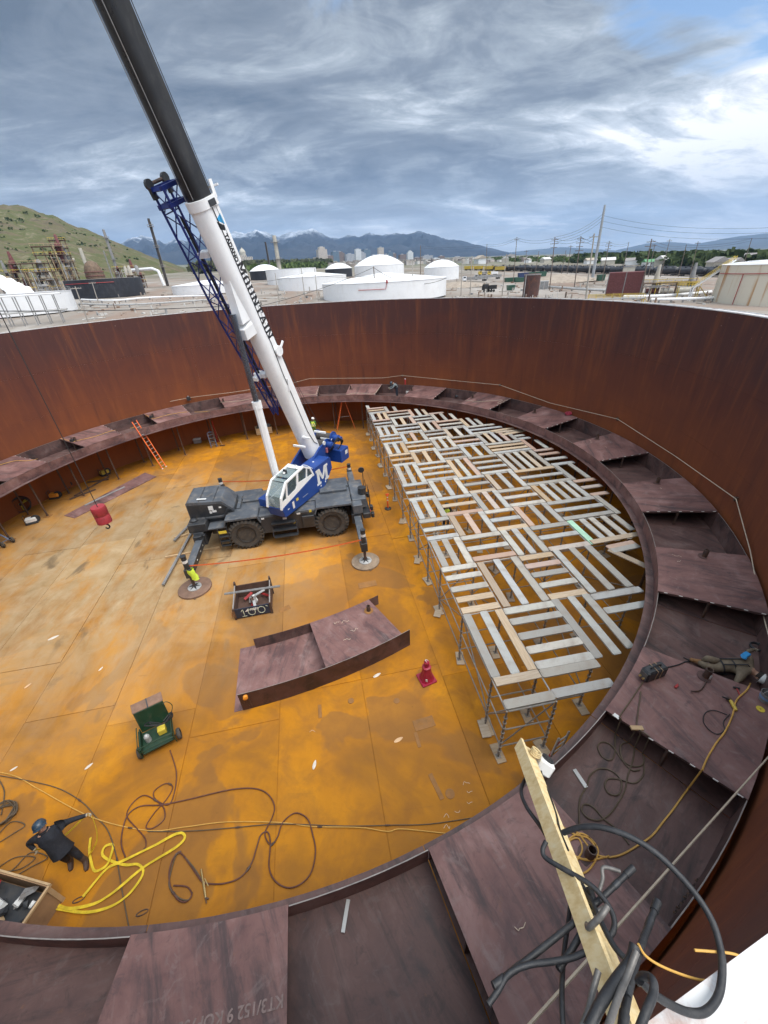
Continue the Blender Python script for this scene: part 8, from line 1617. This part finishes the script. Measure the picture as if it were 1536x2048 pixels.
def fg(name, label, pts, r, m, cat, n=8, f=Z2, ends=False):
    P = [pd(*(f(u, v)), d) for u, v, d in pts]; S = catmull(P, n); o0 = S[0].copy()
    if ends:
        t = thing(name, label, cat, o0); b = MB(); b.tube([s - o0 for s in S], r, 12); b.build('pipe', m, t, True)
        for s0, s1 in ((S[0], S[1]), (S[-1], S[-2])):
            d = (s1 - s0).normalized(); b = MB(); b.cyl(s0 - o0 - d * .004, s0 - o0 + d * .05, r * 1.22, 12); b.build('end_sleeve', m, t, True); b = MB(); b.cyl(s0 - o0 + d * .10, s0 - o0 + d * .13, r * 1.12, 12); b.build('tape_band', M_CBLK, t, True)
        return t
    b = MB(); b.tube([s - o0 for s in S], r, 12); return tag(b.build(name, m, None, True, o0), label, cat)
fg('air_hose', 'black hose hanging along the left side of the timber arm', [(335, 225, 2.75), (305, 300, 2.6), (330, 380, 2.45), (400, 480, 2.3), (470, 590, 2.1), (560, 700, 1.95), (640, 830, 1.8), (700, 950, 1.65), (770, 1080, 1.55), (835, 1150, 1.5)], 0.0112, M_FH, 'hose')
fg('air_hose', 'black hose arching in a wide loop to the right of the timber arm', [(515, 512, 1.9), (600, 485, 1.85), (700, 485, 1.8), (830, 525, 1.75), (960, 600, 1.7), (1080, 710, 1.65), (1190, 840, 1.6), (1260, 960, 1.55), (1298, 1090, 1.5), (1308, 1200, 1.45), (1290, 1320, 1.4), (1230, 1400, 1.36), (1150, 1410, 1.34), (1050, 1370, 1.32), (960, 1310, 1.3), (900, 1250, 1.3)], 0.0125, M_FH, 'hose')
fg('black_pipe', 'straight black tube lying diagonally across the timber arm', [(862, 688, 1.85), (640, 900, 1.75), (420, 1080, 1.66), (170, 1275, 1.56)], 0.0125, M_FH, 'pipe', 4, Z2, True)
fg('black_pipe', 'black tube with a sleeve end right of the timber arm', [(985, 858, 1.75), (935, 990, 1.65), (885, 1130, 1.5), (835, 1330, 1.36), (810, 1500, 1.28)], 0.0132, M_FH, 'pipe', 4, Z2, True)
fg('air_hose', 'short black hose bent around the timber arm', [(430, 555, 2.0), (412, 600, 1.98), (430, 640, 1.95), (520, 695, 1.88), (640, 765, 1.8), (712, 835, 1.75), (762, 920, 1.7), (768, 990, 1.66), (740, 1040, 1.63)], 0.0112, M_FH, 'hose')
fg('air_hose', 'black hose hanging down at the bottom left of the timber arm', [(556, 825, 1.9), (540, 960, 1.8), (520, 1100, 1.7), (508, 1300, 1.55), (515, 1500, 1.45)], 0.0099, M_FH, 'hose')
fg('air_hose', 'black hose curving from the timber arm to the tube end', [(665, 1090, 1.6), (560, 1135, 1.6), (460, 1155, 1.6), (340, 1172, 1.6), (245, 1215, 1.58), (190, 1300, 1.55), (140, 1370, 1.52)], 0.0112, M_FH, 'hose')
fg('air_hose', 'thick black hose crossing the lower timber arm', [(870, 1075, 1.45), (850, 1150, 1.42), (770, 1260, 1.36), (700, 1370, 1.3), (640, 1490, 1.26)], 0.0172, M_FH, 'hose')
fg('air_hose', 'black hose standing in a bend at the bottom of the timber arm', [(895, 1490, 1.18), (930, 1400, 1.2), (965, 1310, 1.24), (960, 1245, 1.27), (915, 1228, 1.3), (890, 1255, 1.32)], 0.0125, M_FH, 'hose')
fg('air_hose', 'black hose from the rope knot up along the timber arm', [(490, 1195, 1.6), (560, 1090, 1.65), (620, 980, 1.7), (665, 860, 1.78), (640, 780, 1.82)], 0.0132, M_FH, 'hose')
fg('wire_rope', 'grey wire rope lashed around the timber arm', [(735, 880, 1.62), (700, 930, 1.6), (640, 985, 1.62), (650, 940, 1.7), (720, 890, 1.72)], 0.0120, M_WRO, 'rope')
fg('wire_rope', 'grey wire rope sling running down the lower timber arm', [(880, 1105, 1.42), (840, 1210, 1.38), (790, 1330, 1.32), (735, 1490, 1.24)], 0.0112, M_WRO, 'rope')
fg('wire_rope', 'second grey wire rope near the bottom edge', [(690, 1200, 1.4), (660, 1310, 1.36), (640, 1400, 1.32), (600, 1500, 1.28)], 0.0105, M_WRO, 'rope')
fg('wire_rope', 'frayed wire rope end below the diagonal tube', [(800, 705, 1.8), (715, 685, 1.82), (712, 740, 1.8), (695, 800, 1.78)], 0.0083, M_WRO, 'rope')
fg('lamp_cord', 'thin dark cord running along the right side of the timber arm', [(405, 205, 2.7), (420, 260, 2.6), (450, 330, 2.45), (480, 420, 2.3), (500, 500, 2.15), (540, 600, 2.0)], .005, M_BLKH, 'cord')
fg('tie_wire', 'orange tie wire curling out to the right by the camera', [(890, 1068, 1.5), (920, 1120, 1.5), (980, 1165, 1.5), (1080, 1210, 1.5), (1190, 1245, 1.5), (1290, 1258, 1.5), (1370, 1290, 1.5), (1425, 1335, 1.5), (1370, 1370, 1.5), (1362, 1420, 1.5), (1368, 1480, 1.5)], .0045, M_CORD, 'wire')
fg('tie_wire', 'second orange tie wire bent beside the loop of black hose', [(1170, 1098, 1.5), (1250, 1104, 1.5), (1340, 1112, 1.5), (1400, 1130, 1.5), (1438, 1165, 1.5), (1420, 1260, 1.5), (1405, 1360, 1.5), (1392, 1480, 1.5)], .0045, M_CORD, 'wire')
polyrope('tag_line', 'straight pale rope stretched across the right-hand bay to the bottom edge', [pd(1560, 1488, 7.0), pd(1300, 1780, 4.2), pd(1030, 2082, 2.7)], .012, M_ROPE, 'rope')
